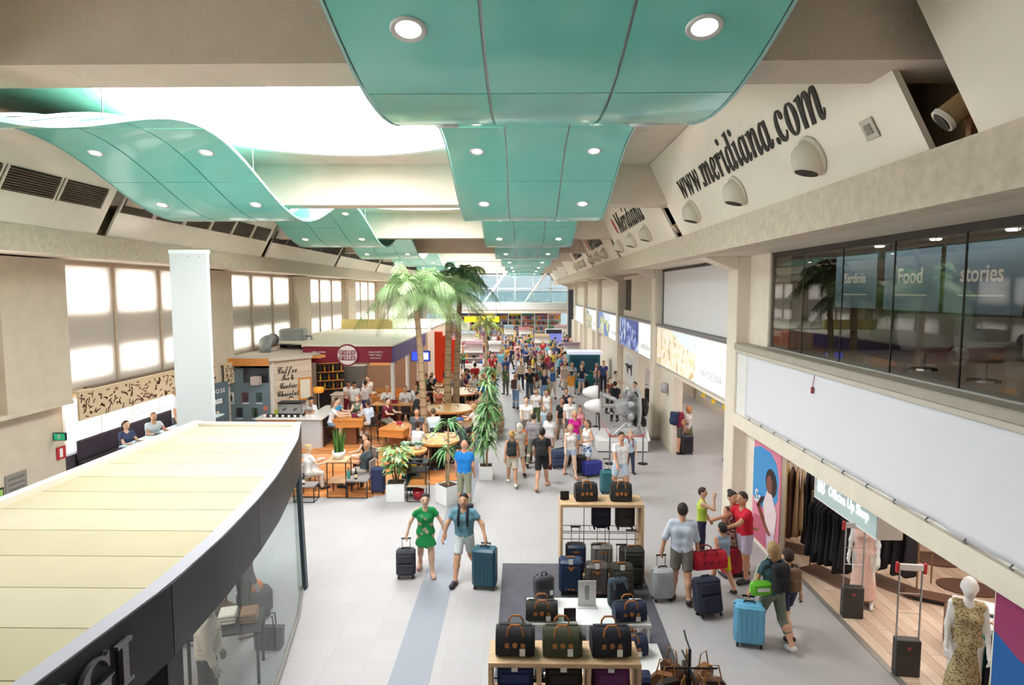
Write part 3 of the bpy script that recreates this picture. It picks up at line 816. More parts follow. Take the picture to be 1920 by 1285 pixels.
def fingers(J, grip=.5):
    mb = MB()
    for n, s in (('L', 1), ('R', -1)):
        f = Vector(J['fd' + n]).normalized(); side = Vector((0, 1, 0)) - f * f.y
        side = side.normalized() if side.length > .2 else Vector((1, 0, 0)); palm = f.cross(side).normalized() * 1.0
        inward = Vector((-s, 0, 0)); 
        if palm.dot(inward) < 0: palm = -palm
        h0 = Vector(J['hand' + n])
        for i, (off, ln) in enumerate(((-.016, .036), (-.0055, .044), (.0055, .046), (.016, .040))):
            p = h0 + side * (-off) + f * .010; pts = [p]; a = R(12 + 25 * grip)
            for seg in range(3):
                dd = f * math.cos(a) + palm * math.sin(a); p = p + dd * (ln * (.42, .32, .26)[seg]); pts.append(p); a += R(8 + 52 * grip)
            mb.tube(pts, [.0056, .0054, .005, .0038], 5)
        th = h0 - f * .022 - side * (.016); d1 = (f * .7 - side * .6 + palm * .35).normalized(); d2 = (f * .95 - side * .05 + palm * .4).normalized()
        mb.tube([th, th + d1 * .02, th + d1 * .02 + d2 * .02, th + d1 * .02 + d2 * .036], [.0075, .0066, .006, .0045], 5)
    return mb
_shape_cache = {}
def build_shape(key, pose, female, child, top, bottom, hair, shoes, fat, det, grip, sleeve):
    """all meshes of one figure, normalised to a height of 1"""
    ck = (str(pose), female, child, top, bottom, hair, shoes, fat, det, grip, sleeve)
    if key is None and ck in _shape_cache: return _shape_cache[ck]
    hd = 1.32 if child else 1.06
    J = skeleton(pose, female, child); B = body_prims(J, female, fat, hd)
    h = {2: .0105, 1: .0145, 0: .022}[det]; out = {}
    skin = [p for k_ in B for p in B[k_]]
    out['body'] = blob_mesh('body', skin, None, h, 0, .022, extra=fingers(J, grip) if det >= 1 else None)
    if det >= 1:
        e = MB(); c = Vector(J['head'])
        for s in (-1, 1):
            e.ball(c + Vector((.0185 * s, -.0505, .006)) * hd, .0075 * hd, .004 * hd, .0042 * hd, 8, 6)
            e.tube([c + Vector((.009 * s, -.0535, .0175)) * hd, c + Vector((.028 * s, -.0475, .0175)) * hd], .0022 * hd, 5)
        out['eyes'] = e.mesh('eyes', None)
        out['mouth'] = MB().ball(c + Vector((0, -.0525, -.034)) * hd, .0135 * hd, .005 * hd, .0042 * hd, 8, 6).mesh('mouth', None)
    # ---- top
    dn = -J['u']
    def limb(p, f0, f1, dr=0.0):
        a, b = np.asarray(p[1]), np.asarray(p[2]); return ('c', a + (b - a) * f0, a + (b - a) * f1, p[3] + (p[4] - p[3]) * f0, p[3] + (p[4] - p[3]) * f1 + dr, 1)
    if top:
        T = list(B['torso']) + list(B['pelvis'])
        if sleeve > 0:
            for n in 'LR': T.append(limb(B['uarm' + n][0], 0, min(1, sleeve), .004))
            if sleeve > 1:
                for n in 'LR': T.append(limb(B['farm' + n][0], 0, sleeve - 1, .003))
        cuts = []
        if top == 'dress':
            hem = J['pelvis'] * .38 + (J['kneeL'] + J['kneeR']) * .31 
            T += [('c', J['pelvis'], hem, .07, .092, 1), ('c', J['pelvis'], (J['hipL'] * .35 + J['kneeL'] * .65), .065, .066, 1), ('c', J['pelvis'], (J['hipR'] * .35 + J['kneeR'] * .65), .065, .066, 1)]
        elif top == 'longdress':
            hem = J['pelvis'] * .08 + (J['ankL'] + J['ankR']) * .46
            T += [('c', J['pelvis'], hem, .068, .12, 1)]
        else: cuts.append((J['pelvis'] + dn * .035, dn))
        cuts.append((J['neck'] + np.array([0, -.03, .012]), .034))
        out['top'] = blob_mesh('top', T, None, h, .007, .013, cuts)
    if bottom:
        T = list(B['pelvis'])[:1]
        if bottom == 'skirt':
            T += [('c', J['pelvis'], J['pelvis'] * .3 + (J['kneeL'] + J['kneeR']) * .35, .066, .098, 1)]
        else:
            f = {'shorts': .78, 'hot': .42, 'trousers': 1, 'capri': 1}[bottom]
            for n in 'LR':
                T.append(limb(B['thigh' + n][0], 0, f, .006 if bottom == 'shorts' else 0) if f < 1 else B['thigh' + n][0])
                if bottom in ('trousers', 'capri'):
                    fr = .95 if bottom == 'trousers' else .55
                    a, b = J['knee' + n], J['ank' + n]; T.append(('c', a, a + (b - a) * fr, .036, .03, 1))
        out['bottom'] = blob_mesh('bottom', T, None, h, .0075, .018, [(J['waist'] - dn * .005, -dn)])
    if shoes:
        T = [p for n in 'LR' for p in B['foot' + n]]
        cuts = []
        for n in 'LR': out['shoe' + n] = blob_mesh('shoe', [B['foot' + n][0]], None, h * .85, .0105, .01)
    # ---- hair
    hc = J['head'] + J['hu'] * .012; T = [('e', hc, (.046 * hd, .056 * hd, .060 * hd))]
    nb = np.array([0, -.80, -.60])
    cuts = [(hc + np.array([0, -.030, .022]) * hd, nb / np.linalg.norm(nb))]
    if hair == 'bald': pass
    elif hair == 'cap':
        T = [('e', hc + np.array([0, 0, .012]), (.05 * hd, .06 * hd, .054 * hd)), ('c', hc + np.array([-.012, -.05, .018]) * hd, hc + np.array([-.010, -.095, .010]) * hd, .012, .01), ('c', hc + np.array([.012, -.05, .018]) * hd, hc + np.array([.010, -.095, .010]) * hd, .012, .01)]
        out['hair'] = blob_mesh('hair', T, None, h * .8, .004, .01, [(hc + np.array([0, 0, .008]), np.array([0, .0, -1.]))])
    else:
        kk = []
        if hair in ('long', 'bob'):
            ln = .15 if hair == 'long' else .085
            T += [('c', hc + np.array([.03 * s, .022, .0]) * hd, hc + np.array([.032 * s, .035, -ln]) * 1.0, .03, .022) for s in (-1, 1)] + [('c', hc + np.array([0, .03, 0]), hc + np.array([0, .045, -ln]), .034, .024)]
        if hair == 'pony': T += [('c', hc + np.array([0, .05, .015]), hc + np.array([0, .075, -.05]), .016, .018), ('c', hc + np.array([0, .075, -.05]), hc + np.array([0, .07, -.12]), .018, .008)]
        if hair == 'bun': T += [('e', hc + np.array([0, .045, .05]), (.026, .026, .024))]
        out['hair'] = blob_mesh('hair', T, None, h * .8, .0055, .012, cuts)
    out['J'] = J
    if key is None: _shape_cache[ck] = out
    return out
PARTNAME = {'top': 'shirt', 'bottom': 'trousers', 'hair': 'hair', 'shoes': 'shoes', 'eyes': 'eyes', 'mouth': 'mouth'}
SKINS = ['#e3b79a', '#d6a283', '#e9c3aa', '#c99474']
def put_mesh(name, me, m, parent):
    o = bpy.data.objects.new(name, me); COL.objects.link(o); o.parent = parent
    if not me.materials: me.materials.append(None)
    o.material_slots[0].link = 'OBJECT'; o.material_slots[0].material = m
    return o
def person(label, loc, face, height=1.72, pose='stand', female=False, child=False, top='tee', topc='#ffffff', bottom='shorts', botc='#555555', hair='short', hairc='#3a2a20', shoes=True, shoec='#2c2c30', skin=None, fat=1.0, det=1, grip=.4, sleeve=.55, bag=None, bagc='#202024', group=None, topm=None, botm=None):
    """face: heading in degrees, 0 = towards the camera, 180 = away, 90 = towards the right of the picture"""
    sh = build_shape(None, pose if isinstance(pose, str) else dict(pose), female, child, top, bottom, hair, shoes, fat, det, grip, sleeve)
    t = thing('person', label, 'person', loc, R(face), group); t.scale = (height,) * 3
    skin = skin or SKINS[len(label) % 4]
    put_mesh('body', sh['body'], cmat(skin, 'skin'), t)
    if 'eyes' in sh: put_mesh('eyes', sh['eyes'], cmat('#2a1c16', 'hair'), t); put_mesh('mouth', sh['mouth'], cmat('#a8524a', 'skin'), t)
    if 'top' in sh and sh['top']: put_mesh('dress' if 'dress' in top else 'shirt', sh['top'], topm or cmat(topc), t)
    if 'bottom' in sh and sh['bottom']: put_mesh({'skirt': 'skirt', 'shorts': 'shorts', 'hot': 'shorts'}.get(bottom, 'trousers'), sh['bottom'], botm or cmat(botc), t)
    if sh.get('hair'): put_mesh('cap' if hair == 'cap' else 'hair', sh['hair'], cmat(hairc, 'cloth' if hair == 'cap' else 'hair'), t)
    for n in 'LR':
        if sh.get('shoe' + n): put_mesh('shoe', sh['shoe' + n], cmat(shoec, 'leather'), t)
    J = sh['J']
    if bag == 'backpack':
        ck = ('bp', str(pose), female, child)
        if ck not in _shape_cache:
            c = J['chest'] - J['u'] * .015 + np.array([0, .115, 0]); Rm = np.array([[1, 0, 0], [0, J['u'][2], -J['u'][1]], [0, J['u'][1], J['u'][2]]]).T
            mb = MB()
            for s in (-1, 1):
                q = [J['chest'] + np.array([.05 * s, y, z]) for y, z in ((.07, .085), (.02, .122), (-.045, .105), (-.086, .03), (-.072, -.07), (.03, -.1), (.08, -.09))]
                mb.tube(q, .013, 6)
            me = blob_mesh('backpack', [('b', c, (.085, .052, .135), .035, Rm), ('b', c + np.array([0, .05, -.045]), (.06, .03, .06), .02, Rm)], None, .014, 0, .02, extra=mb)
            _shape_cache[ck] = me
        put_mesh('backpack', _shape_cache[ck], cmat(bagc), t)
    t['J'] = [float(v) for v in np.concatenate([J['handL'], J['handR']])]
    return t
def hand_world(t, which='R'):
    v = list(t['J']); p = Vector(v[:3] if which == 'L' else v[3:]) * t.scale[0]
    return Matrix.Translation(t.location) @ Matrix.Rotation(t.rotation_euler.z, 4, 'Z') @ p
# ================================================================== RIGHT SIDE: shop bay, mezzanine window, light boxes
M_ledge = mat('ledge_stone', '#b3a99b', .6, var=.06)
wr = sroot('wall_right')
Y0, Y1 = 3.0, 14.4
part('pier', MB().box(5.3, 5.75, 13.3, 14.4, 4.4, ZB0 + .04), M_plaster, wr)
part('ledge', MB().box(4.96, 5.4, Y0, Y1, 4.36, 4.5, .02), M_ledge, wr)
part('ledge_moulding', MB().box(5.0, 5.4, Y0, Y1, 4.28, 4.36), mat('ledge_light', '#cfc6ba', .6), wr)
part('parapet', MB().box(5.06, 5.4, Y0, Y1, 2.86, 4.28), M_white, wr)
part('lower_beam', MB().box(4.98, 5.4, Y0, Y1, 2.56, 2.86), M_plaster, wr)
part('shop_ceiling', MB().box(5.4, 12.2, Y0, Y1, 2.86, 3.0), M_white, wr)
part('mezzanine_slab', MB().box(5.4, 12.2, Y0, Y1, 4.2, 4.36), M_plaster, wr)
part('rear_wall', MB().box(11.6, 11.75, Y0, Y1 + 2.5, 0, 2.9), mat('shop_rear_taupe', '#a98d78', .8), wr)
part('upper_rear_wall', MB().box(9.6, 9.75, Y0, Y1, 4.36, ZB0), mat('lounge_wall_dark', '#4a423c', .8, var=.1), wr)
part('side_wall', MB().box(5.75, 9.7, 14.25, 14.4, 4.36, ZB0), mat('lounge_wall_dark'), wr)
part('partition', MB().box(5.6, 11.7, 14.0, 14.15, 0, 2.86), M_plaster, wr)
part('front_pier', MB().box(5.32, 5.40, 12.5, 14.4, 0, 2.56), M_plaster, wr)
part('near_pier', MB().box(5.42, 5.7, 3.0, 6.85, 0, 2.56), M_plaster, wr)
part('jamb', MB().box(5.3, 5.42, 12.4, 12.5, 0, 2.56), M_plaster, wr); part('jamb_strip', MB().box(5.42, 5.45, 12.4, 12.44, 0, 2.56), mat('oak_jamb', '#cfa87e', .5), wr)
# white dust sheet hung over the parapet, with hooks
def drape(y0, y1, z0, z1, x, n=60, m=14):
    g = []
    for i in range(n + 1):
        y = y0 + (y1 - y0) * i / n; row = []
        for j in range(m + 1):
            z = z0 + (z1 - z0) * j / m; near = max(0, (9.0 - y) / 4.0)
            w = .008 * math.sin(y * 7.1) * (1 - j / m) + near * .045 * math.sin((y * 3.3 + (z - z0) * 2.2)) * (1 - .8 * j / m) + near * .02 * math.sin(y * 9 + z * 4)
            row.append((x - .012 - abs(w), y, z + (.035 * math.sin(y * 5.3) * near if j == 0 else 0)))
        g.append(row)
    return MB().sheet(g, .006)
t = thing('dust_sheet', 'long white sheet stretched over the balcony parapet above the clothes shop', 'sheet', (0, 0, 0))
part('cloth', drape(13.75, 4.2, 2.9, 4.27, 5.05), mat('sheet_white', '#eceaf0', .8), t, smooth=True)
for i in range(14): part('hook', MB().tube([(5.02, 13.4 - .66 * i, 2.92), (4.985, 13.4 - .66 * i, 2.885), (5.01, 13.38 - .66 * i, 2.86)], .012, 6), M_grey, t)
part('pull_cord', MB().tube([(5.03, 10.55, 4.27), (5.0, 10.55, 4.05)], .006, 5).box(4.985, 5.015, 10.53, 10.57, 3.95, 4.06), mat('cord_tag_red', '#8a2f2c', .6), t)
# mezzanine window
wn = sroot('window_40')
for i in range(7):
    a = 13.2 - 1.42 * i; part('pane', MB().box(5.34, 5.352, a - 1.4, a, 4.5, ZB0 - .02), M_glass_d, wn)
    part('joint', MB().box(5.336, 5.356, a - 1.42, a - 1.4, 4.5, ZB0 - .02), M_dark, wn)
part('frame', MB().box(5.3, 5.4, 13.2, 13.3, 4.5, ZB0 + .02), M_ledge, wn)
part('head', MB().box(5.32, 5.42, 3.0, 13.3, ZB0 - .06, ZB0 + .04), mat('window_head_dark', '#3c3632', .6), wn)
part('sill', MB().box(5.3, 5.42, 3.0, 13.3, 4.48, 4.52), mat('sill_light', '#b9b7b0', .5), wn)
M_banner = mat('banner_slate', '#7b93a0', .8, var=.05)
M_btext = mat('banner_lettering', '#e9e2cf', .7, emit='#e9e2cf', estr=.15)
for s, (ya, yb_), sz in (('Sardinia', (11.39, 10.1), .24), ('Food', (9.88, 8.58), .32), ('stories', (8.48, 7.15), .3)):
    b = thing('hanging_banner', 'slate blue banner reading %s hanging behind the mezzanine window' % s, 'banner', (5.75, (ya + yb_) / 2, 5.42), -math.pi / 2, 'mezzanine window banners')
    w = (ya - yb_) / 2
    part('cloth', MB().box(-w, w, -.004, .004, 0, .9), M_banner, b)
    part('rod', MB().tube([(-w - .02, 0, .91), (w + .02, 0, .91)], .012, 6), M_dark, b)
    lettering('lettering', s, sz, M_btext, b, (0, -.008, .5), depth=.002, xs=.9, bold=.005)
    part('print_line', MB().box(-w * .6, w * .6, -.007, -.005, .22, .24), M_btext, b)
    part('cord', MB().tube([(-w * .8, 0, .91), (-w * .8, 0, 1.05)], .005, 5).tube([(w * .8, 0, .91), (w * .8, 0, 1.05)], .005, 5), M_dark, b)
# white banquettes and lamp in the lounge behind the glass
for i, y in enumerate((10.6, 9.2, 7.9)):
    b = thing('lounge_chair', 'white rounded lounge chair behind the dark mezzanine glass, %s from the left' % ['first', 'second', 'third'][i], 'chair', (6.9, y, 4.36), 0, 'lounge chairs behind the mezzanine glass')
    part('shell', MB().lathe([(.2, .3), (.34, .34), (.4, .5), (.42, .95), (.38, .95), (.35, .52), (.05, .44)], n=16), mat('lounge_grey', '#a8a49e', .6), b, smooth=True)
    part('foot', MB().lathe([(.22, 0), (.2, .03), (.04, .05), (.04, .3)], n=12), M_chrome, b)
t = thing('table_lamp', 'small glowing table lamp behind the mezzanine glass at the right edge', 'lamp', (5.95, 6.1, 4.36), 0)
part('base', MB().lathe([(.1, 0), (.09, .02), (.02, .04), (.02, .24)], n=12), M_dark, t)
part('shade', MB().lathe([(.05, .24), (.085, .3), (.08, .42), (.02, .45)], n=14), mat('lamp_glow', '#fff1d0', .5, emit='#ffcf8a', estr=5.0), t, smooth=True)
for i in range(4):
    solo('ceiling_spot', MB().lathe([(.001, -.012), (.06, -.012), (.08, 0), (.08, .02)], c=(6.4, 11.2 - 1.5 * i, ZB0 + .02), n=14), mat('spot_glow', '#ffffff', .4, emit='#fff4e0', estr=6.0), 'small ceiling spotlight inside the mezzanine lounge, %s from the left' % ['first', 'second', 'third', 'fourth'][i], 'spotlight', 'lounge ceiling spots')
# ---- shop front posters
def outline(pts, d0, d1): return MB().prism(pts, d0, d1, 'y')
def poster_big():
    p = thing('poster', 'tall pink and blue fashion poster of a seated woman beside the clothes shop', 'poster', (5.30, 13.1, .12), -math.pi / 2)
    w, h = .72, 2.44
    part('sheet', MB().box(-w, w, -.004, .02, 0, h), mat('poster_pink', '#e58aa4', .4), p)
    part('print_sky', outline([(-w, .95), (-w, 2.05), (-.35, 2.16), (.2, 2.16), (.5, 2.0), (.66, 1.7), (.62, 1.25), (.35, .95), (0, .82)], -.008, -.004), mat('poster_blue', '#3f9bdc', .4), p)
    part('print_hair', MB().ball((.28, -.008, 1.52), .3, .006, .3, 20, 12), mat('poster_hair', '#2c1a18', .5), p)
    part('print_face', MB().ball((.2, -.014, 1.46), .15, .006, .2, 18, 12), mat('poster_skin', '#8a5040', .5), p)
    part('print_shirt', outline([(-.1, .95), (.1, 1.3), (.35, 1.28), (.62, .95), (.55, .5), (.1, .45)], -.016, -.010), mat('poster_cream', '#f2dfe0', .5), p)
    part('print_arms', MB().tube([(-.05, -.018, 1.12), (-.3, -.018, .85), (.1, -.018, .55), (.35, -.018, .4)], [.07, .06, .06, .05], 8, flat=.12), mat('poster_skin'), p)
    part('print_legs', outline([(-.68, .02), (-.6, .55), (-.2, .62), (.15, .42), (.1, .02)], -.012, -.008), mat('poster_rose', '#c25c78', .5), p)
    part('print_trouser', outline([(.15, .02), (.12, .5), (.5, .52), (.6, .02)], -.014, -.009), mat('poster_lilac', '#d9c3d8', .5), p)
    lettering('lettering', 'Sa', .42, M_white_s, p, (-.42, -.022, 1.0), shear=.25, depth=.002, bold=.008)
    return p
poster_big()
p = thing('poster', 'large magenta and deep blue poster at the near end of the clothes shop', 'poster', (5.40, 5.75, .1), -math.pi / 2)
part('sheet', MB().box(-1.05, 1.05, -.004, .02, 0, 2.42), mat('poster_deepblue', '#1763ae', .4), p)
part('print_arc', outline([(-1.05, 2.42), (-1.05, 1.75), (-.7, 1.62), (-.2, 1.58), (.4, 1.66), (1.05, 1.9), (1.05, 2.42)], -.008, -.004), mat('poster_magenta', '#a33c6d', .4), p)
part('print_disc', MB().ball((-.55, -.008, .1), .34, .004, .24, 18, 10), mat('poster_wine', '#8c2b4a', .4), p)
# ---- shop floor boards
fl = sroot('floor_shop', (0, 0, 0))
M_boards = [mat('shop_board_%d' % i, c, .45, var=.12, vscale=3, stretch=(9, 1, 9)) for i, c in enumerate(('#d9bda6', '#cfb199', '#e0c6b0'))]
part('threshold', MB().box(5.5, 5.6, 6.8, 12.4, 0, .008), mat('threshold_metal', '#a8a29c', .4, .5), fl)
bi = 0
_bm = {}
for i in range(24):
    x = 5.6 + .2 * i; off = (i % 3) * .7
    y = 4.4 + off
    while y < 13.9:
        L_ = min(2.1, 13.98 - y); key = (round(L_, 2), bi % 3)
        if key not in _bm: _bm[key] = MB().box(.003, .197, .003, L_ - .003, 0, .012).mesh('board', [M_boards[bi % 3]])
        link('board', _bm[key], fl, (x, y, 0)); y += 2.1; bi += 1
part('subfloor', MB().box(5.6, 11.6, 3.5, 14.0, 0, .004), M_wdark, fl)
# ---- hanging shop sign (light box)
t = thing('shop_sign', 'pale grey illuminated sign box reading Officina Up Shop hanging in the shop entrance', 'sign', (5.78, 10.85, 1.66), -math.pi / 2)
part('box', MB().box(-1.07, 1.07, .005, .42, 0, .58, .01), mat('sign_box_grey', '#b9b1a8', .5), t)
part('face', MB().box(-1.04, 1.04, -.006, .004, .025, .555), mat('sign_face', '#b7c9c9', .25, emit='#bcd8d6', estr=.25), t)
part('frame', MB().box(-1.07, 1.07, -.012, .006, .555, .58).box(-1.07, 1.07, -.012, .006, 0, .025).box(-1.07, -1.045, -.012, .006, .025, .555), M_white_s, t)
lettering('lettering', 'Officina Up Shop', .25, mat('sign_white', '#ffffff', .4, emit='#ffffff', estr=.8), t, (.16, -.014, .3), depth=.004, xs=.78, bold=.004)
for i in range(4): part('mark', MB().lathe([(.045, -.02), (.075, -.02), (.075, -.008), (.045, -.008)], c=(-.86 + .13 * (i % 2), 0, .24 + .13 * (i // 2)), n=12, axis='y', cap=False), mat('sign_white'), t)
[part('hanger', MB().tube([(q, .2, .58), (q, .2, 1.14)], .01, 6), M_chrome, t) for q in (-.9, .9)]

# ---- garments and rails
def garment_mesh(w, h, th, seed, sleeves=False):
    r = random.Random(seed); mb = MB(); n = 9; rows = []
    prof = [(0, .12), (.03, .55), (.08, .95), (.14, 1.0), (.35, .86), (.6, .98), (1, 1.12)]
    for i in range(n + 1):
        f = i / n
        for a, b in zip(prof, prof[1:]):
            if a[0] <= f <= b[0]: ww = a[1] + (b[1] - a[1]) * (f - a[0]) / (b[0] - a[0]); break
        row = []
        m = 16
        for k in range(m):
            a = 2 * math.pi * k / m; fold = 1 + .22 * f * math.sin(3 * a + seed) 
            row.append((w / 2 * ww * math.cos(a), th / 2 * (.4 + f) * math.sin(a) * fold, -h * f + (.01 * math.sin(5 * a) if i == n else 0)))
        rows.append(row)
    vs_ = [p for r_ in rows for p in r_]; fs = [(i * 16 + k, (i + 1) * 16 + k, (i + 1) * 16 + (k + 1) % 16, i * 16 + (k + 1) % 16) for i in range(n) for k in range(16)]
    fs += [tuple(range(16)), tuple(n * 16 + k for k in range(15, -1, -1))]
    mb.add(vs_, fs)
    mb.tube([(0, 0, -.005), (0, 0, .05), (.02, 0, .075), (.0, 0, .095)], .005, 5)
    return mb
COLN = {'#17161a': 'black', '#26222a': 'charcoal', '#c6a64a': 'mustard', '#b99a7a': 'tan', '#e9a9b0': 'pale pink', '#c23a40': 'red', '#7c1f2a': 'dark red', '#e0708c': 'rose', '#3c4a86': 'indigo', '#efe9e6': 'ivory', '#8d8a96': 'grey', '#5a3a2e': 'brown', '#7fa06a': 'green', '#c08ac0': 'lilac', '#2b2f45': 'navy', '#e8c9b8': 'nude', '#2f8a78': 'jade', '#d9d04a': 'yellow'}
ORD = ['first', 'second', 'third', 'fourth', 'fifth', 'sixth', 'seventh', 'eighth', 'ninth', 'tenth', 'eleventh', 'twelfth', 'thirteenth', 'fourteenth', 'fifteenth', 'sixteenth', 'seventeenth', 'eighteenth', 'nineteenth', 'twentieth']
_gm = {}
def hang(cols, a, b, z, w, h, where, kind='dress', grp=None):
    """garments side by side along a rail from a to b"""
    a, b = Vector(a), Vector(b); n = len(cols); d = (b - a); ang = math.atan2(d.y, d.x)
    for i, c in enumerate(cols):
        p = a + d * ((i + .5) / n); hh = round(h * (1 + .10 * math.sin(i * 2.3)), 2); key = (w, hh, i % 3)
        if key not in _gm:
            me = garment_mesh(w, hh, .13, i % 3).mesh('garment', [None], True); _gm[key] = me
        o = put_mesh('garment', _gm[key], cmat(c), None)
        o.location = (p.x, p.y, z - .1); o.rotation_euler = (0, 0, ang + math.pi / 2 + .12 * math.sin(i * 1.7))
        tag(o, '%s %s hanging %s along the %s' % (COLN[c], kind, ORD[i % 20], where), kind.split()[-1], grp or 'garments on the ' + where)
def rail(label, a, b, z, base='plate', grp=None):
    a, b = Vector(a), Vector(b); c = (a + b) / 2; L_ = (b - a).length; ang = math.atan2((b - a).y, (b - a).x)
    t = thing('clothes_rail', label, 'clothes rail', (c.x, c.y, .014), ang, grp)
    brass = mat('brass_tube', '#a88a6a', .35, .7)
    part('top_bar', MB().tube([(-L_ / 2, 0, z), (L_ / 2, 0, z)], .014, 8), brass, t)
    for s in (-1, 1): part('upright', MB().tube([(s * L_ / 2, 0, 0), (s * L_ / 2, 0, z)], .016, 8), brass, t)
    if base == 'plate': part('base_plate', MB().box(-L_ / 2 - .05, L_ / 2 + .05, -.26, .26, 0, .03, .01), mat('base_brown', '#6b4a3a', .5), t)
    elif base == 'round':
        part('base_plate', MB().lathe([(.5, 0), (.5, .03), (.48, .04)], n=28, sx=1.0, sy=.7), mat('base_brown', '#6b4a3a', .5), t)
    return t
K = '#17161a'
rail('tall brass clothes rail with long dresses just inside the shop by the tall poster', (5.62, 13.55, 0), (6.5, 13.0, 0), 1.95, 'plate')
hang([K, K, '#c6a64a', '#5a3a2e', '#b99a7a', '#b99a7a', K, '#26222a', K], (5.66, 13.52, 0), (6.46, 13.03, 0), 1.95, .5, 1.45, 'tall rail by the poster', 'long dress')
sh = thing('wall_shelf', 'brown wall shelf with folded bags above the tall dress rail', 'shelf', (6.4, 13.8, 2.3), -.4)
part('board', MB().box(-.6, .6, -.18, .18, 0, .03), mat('base_brown'), sh)
for s in (-.5, .5): part('bracket', MB().box(s - .012, s + .012, -.15, .18, -.12, 0), M_dark, sh)
for i, (cx, cc, cn) in enumerate(((-.35, '#8c6a58', 'brown'), (0, '#b79a88', 'taupe'), (.32, '#6a4a40', 'dark brown'))):
    b = thing('handbag', '%s handbag standing on the shelf above the tall rail' % cn, 'handbag', (6.4 + cx * math.cos(-.4), 13.8 + cx * math.sin(-.4), 2.33), -.4, 'bags on the wall shelf')
    part('body', MB().box(-.13, .13, -.06, .06, 0, .18, .02), cmat(cc, 'leather'), b)
    part('strap', MB().tube([(-.09, 0, .17), (-.07, 0, .27), (.07, 0, .27), (.09, 0, .17)], .01, 6), cmat(cc, 'leather'), b)
rail('low brass clothes rail full of black garments in the shop entrance', (5.95, 12.35, 0), (6.35, 11.45, 0), 1.62, 'plate')
hang([K, K, '#26222a', K, K, '#26222a', K, K], (5.97, 12.3, 0), (6.33, 11.5, 0), 1.62, .5, 1.15, 'entrance rail', 'black coat'.replace('black ', ''))
rail('brass rail with dark garments behind the pink mannequin', (6.9, 12.0, 0), (7.4, 11.2, 0), 1.5, 'plate')
hang([K, '#2b2f45', K, K, '#26222a'], (6.92, 11.97, 0), (7.38, 11.23, 0), 1.5, .5, 1.0, 'rail behind the mannequin', 'jacket')
rail('brass rail with pale pink dresses deep in the shop', (8.3, 12.9, 0), (9.3, 12.6, 0), 1.75, 'round')
hang(['#2b2f45', '#e9a9b0', '#e8c9b8', '#e9a9b0', '#e8c9b8', '#7c1f2a', '#5a3a2e'], (8.32, 12.89, 0), (9.28, 12.61, 0), 1.75, .46, 1.0, 'deep pink rail', 'dress')
rail('brass rail with black and red blouses in the middle of the shop', (8.0, 11.7, 0), (9.1, 11.3, 0), 1.75, 'round')
hang([K, K, '#c23a40', '#c23a40', '#26222a', '#e0708c', '#e0708c'], (8.02, 11.69, 0), (9.08, 11.31, 0), 1.75, .46, .8, 'middle red rail', 'blouse')
rail('brass rail with blue and rose skirts towards the right of the shop', (8.4, 10.6, 0), (9.2, 10.1, 0), 1.55, 'round')
hang(['#8d8a96', '#e9a9b0', '#e0708c', '#3c4a86', '#3c4a86'], (8.42, 10.59, 0), (9.18, 10.11, 0), 1.55, .42, .6, 'right skirt rail', 'skirt')
rail('short brass rail standing free near the rear of the shop', (9.9, 11.9, 0), (10.6, 11.5, 0), 1.5, 'round')
hang(['#efe9e6', '#e9a9b0', '#8d8a96'], (9.95, 11.87, 0), (10.55, 11.53, 0), 1.5, .44, .8, 'rear free rail', 'top')
for i, (x, y, sx, sy) in enumerate(((7.55, 11.0, .85, .32), (8.3, 9.9, .9, .35))):
    t = thing('low_plinth', 'flat dark brown display plinth on the shop boards, %s' % ['behind the first security gate', 'behind the flowered mannequin'][i], 'plinth', (x, y, .014), -.5, 'flat plinths in the shop')
    part('top', MB().box(-sx / 2, sx / 2, -sy / 2, sy / 2, .08, .12, .01), mat('base_brown'), t); part('base', MB().box(-sx / 2 + .05, sx / 2 - .05, -sy / 2 + .04, sy / 2 - .04, 0, .08), M_dark, t)
# near rail of mixed clothes beside the blue poster
rail('crowded rail of mixed clothes next to the blue poster', (6.3, 8.15, 0), (6.8, 7.0, 0), 1.22, 'plate')
hang(['#2f8a78', '#2b2f45', '#d9d04a', K, '#c08ac0', '#e9a9b0', '#efe9e6', '#efe9e6', '#8d8a96', '#efe9e6', K, K], (6.32, 8.12, 0), (6.78, 7.03, 0), 1.22, .48, .8, 'crowded near rail', 'blouse')
t = thing('display_table', 'white display table with folded clothes near the blue poster', 'table', (7.25, 8.55, .014), -.5)
part('top', MB().box(-.5, .5, -.35, .35, .72, .76, .008), M_white_s, t)
for sx in (-.46, .46):
    for sy in (-.31, .31): part('leg', MB().tube([(sx, sy, 0), (sx, sy, .72)], .02, 8), mat('brass_tube'), t)
for i, (dx, dy, c, nm) in enumerate(((-.25, .1, '#e9a9b0', 'pink'), (.05, .1, '#e0708c', 'rose'), (.3, .12, '#efe9e6', 'white'), (-.1, -.15, '#e9a9b0', 'blush'))):
    solo('folded_clothes', MB().box(-.13, .13, -.1, .1, 0, .06, .02), cmat(c), 'folded %s top on the white display table, %s' % (nm, ['left rear', 'middle rear', 'right rear', 'front'][i]), 'clothes', 'folded clothes on the display table', loc=(7.25 + dx * .88 + dy * .48, 8.55 + dy * .88 - dx * .48, .776), rz=-.5)
t = thing('folded_pile', 'grey and white striped folded shirts piled behind the flowered mannequin', 'clothes', (7.2, 9.35, .014), -.5)
part('stool', MB().box(-.45, .45, -.25, .25, 0, .62, .02), mat('base_brown'), t)
for i in range(3): part('shirt', MB().box(-.4 + .02 * i, .4 - .03 * i, -.2, .2, .63 + .055 * i, .68 + .055 * i, .02), cmat(('#d7d5de', '#5b5f72', '#e7e5ec')[i]), t)
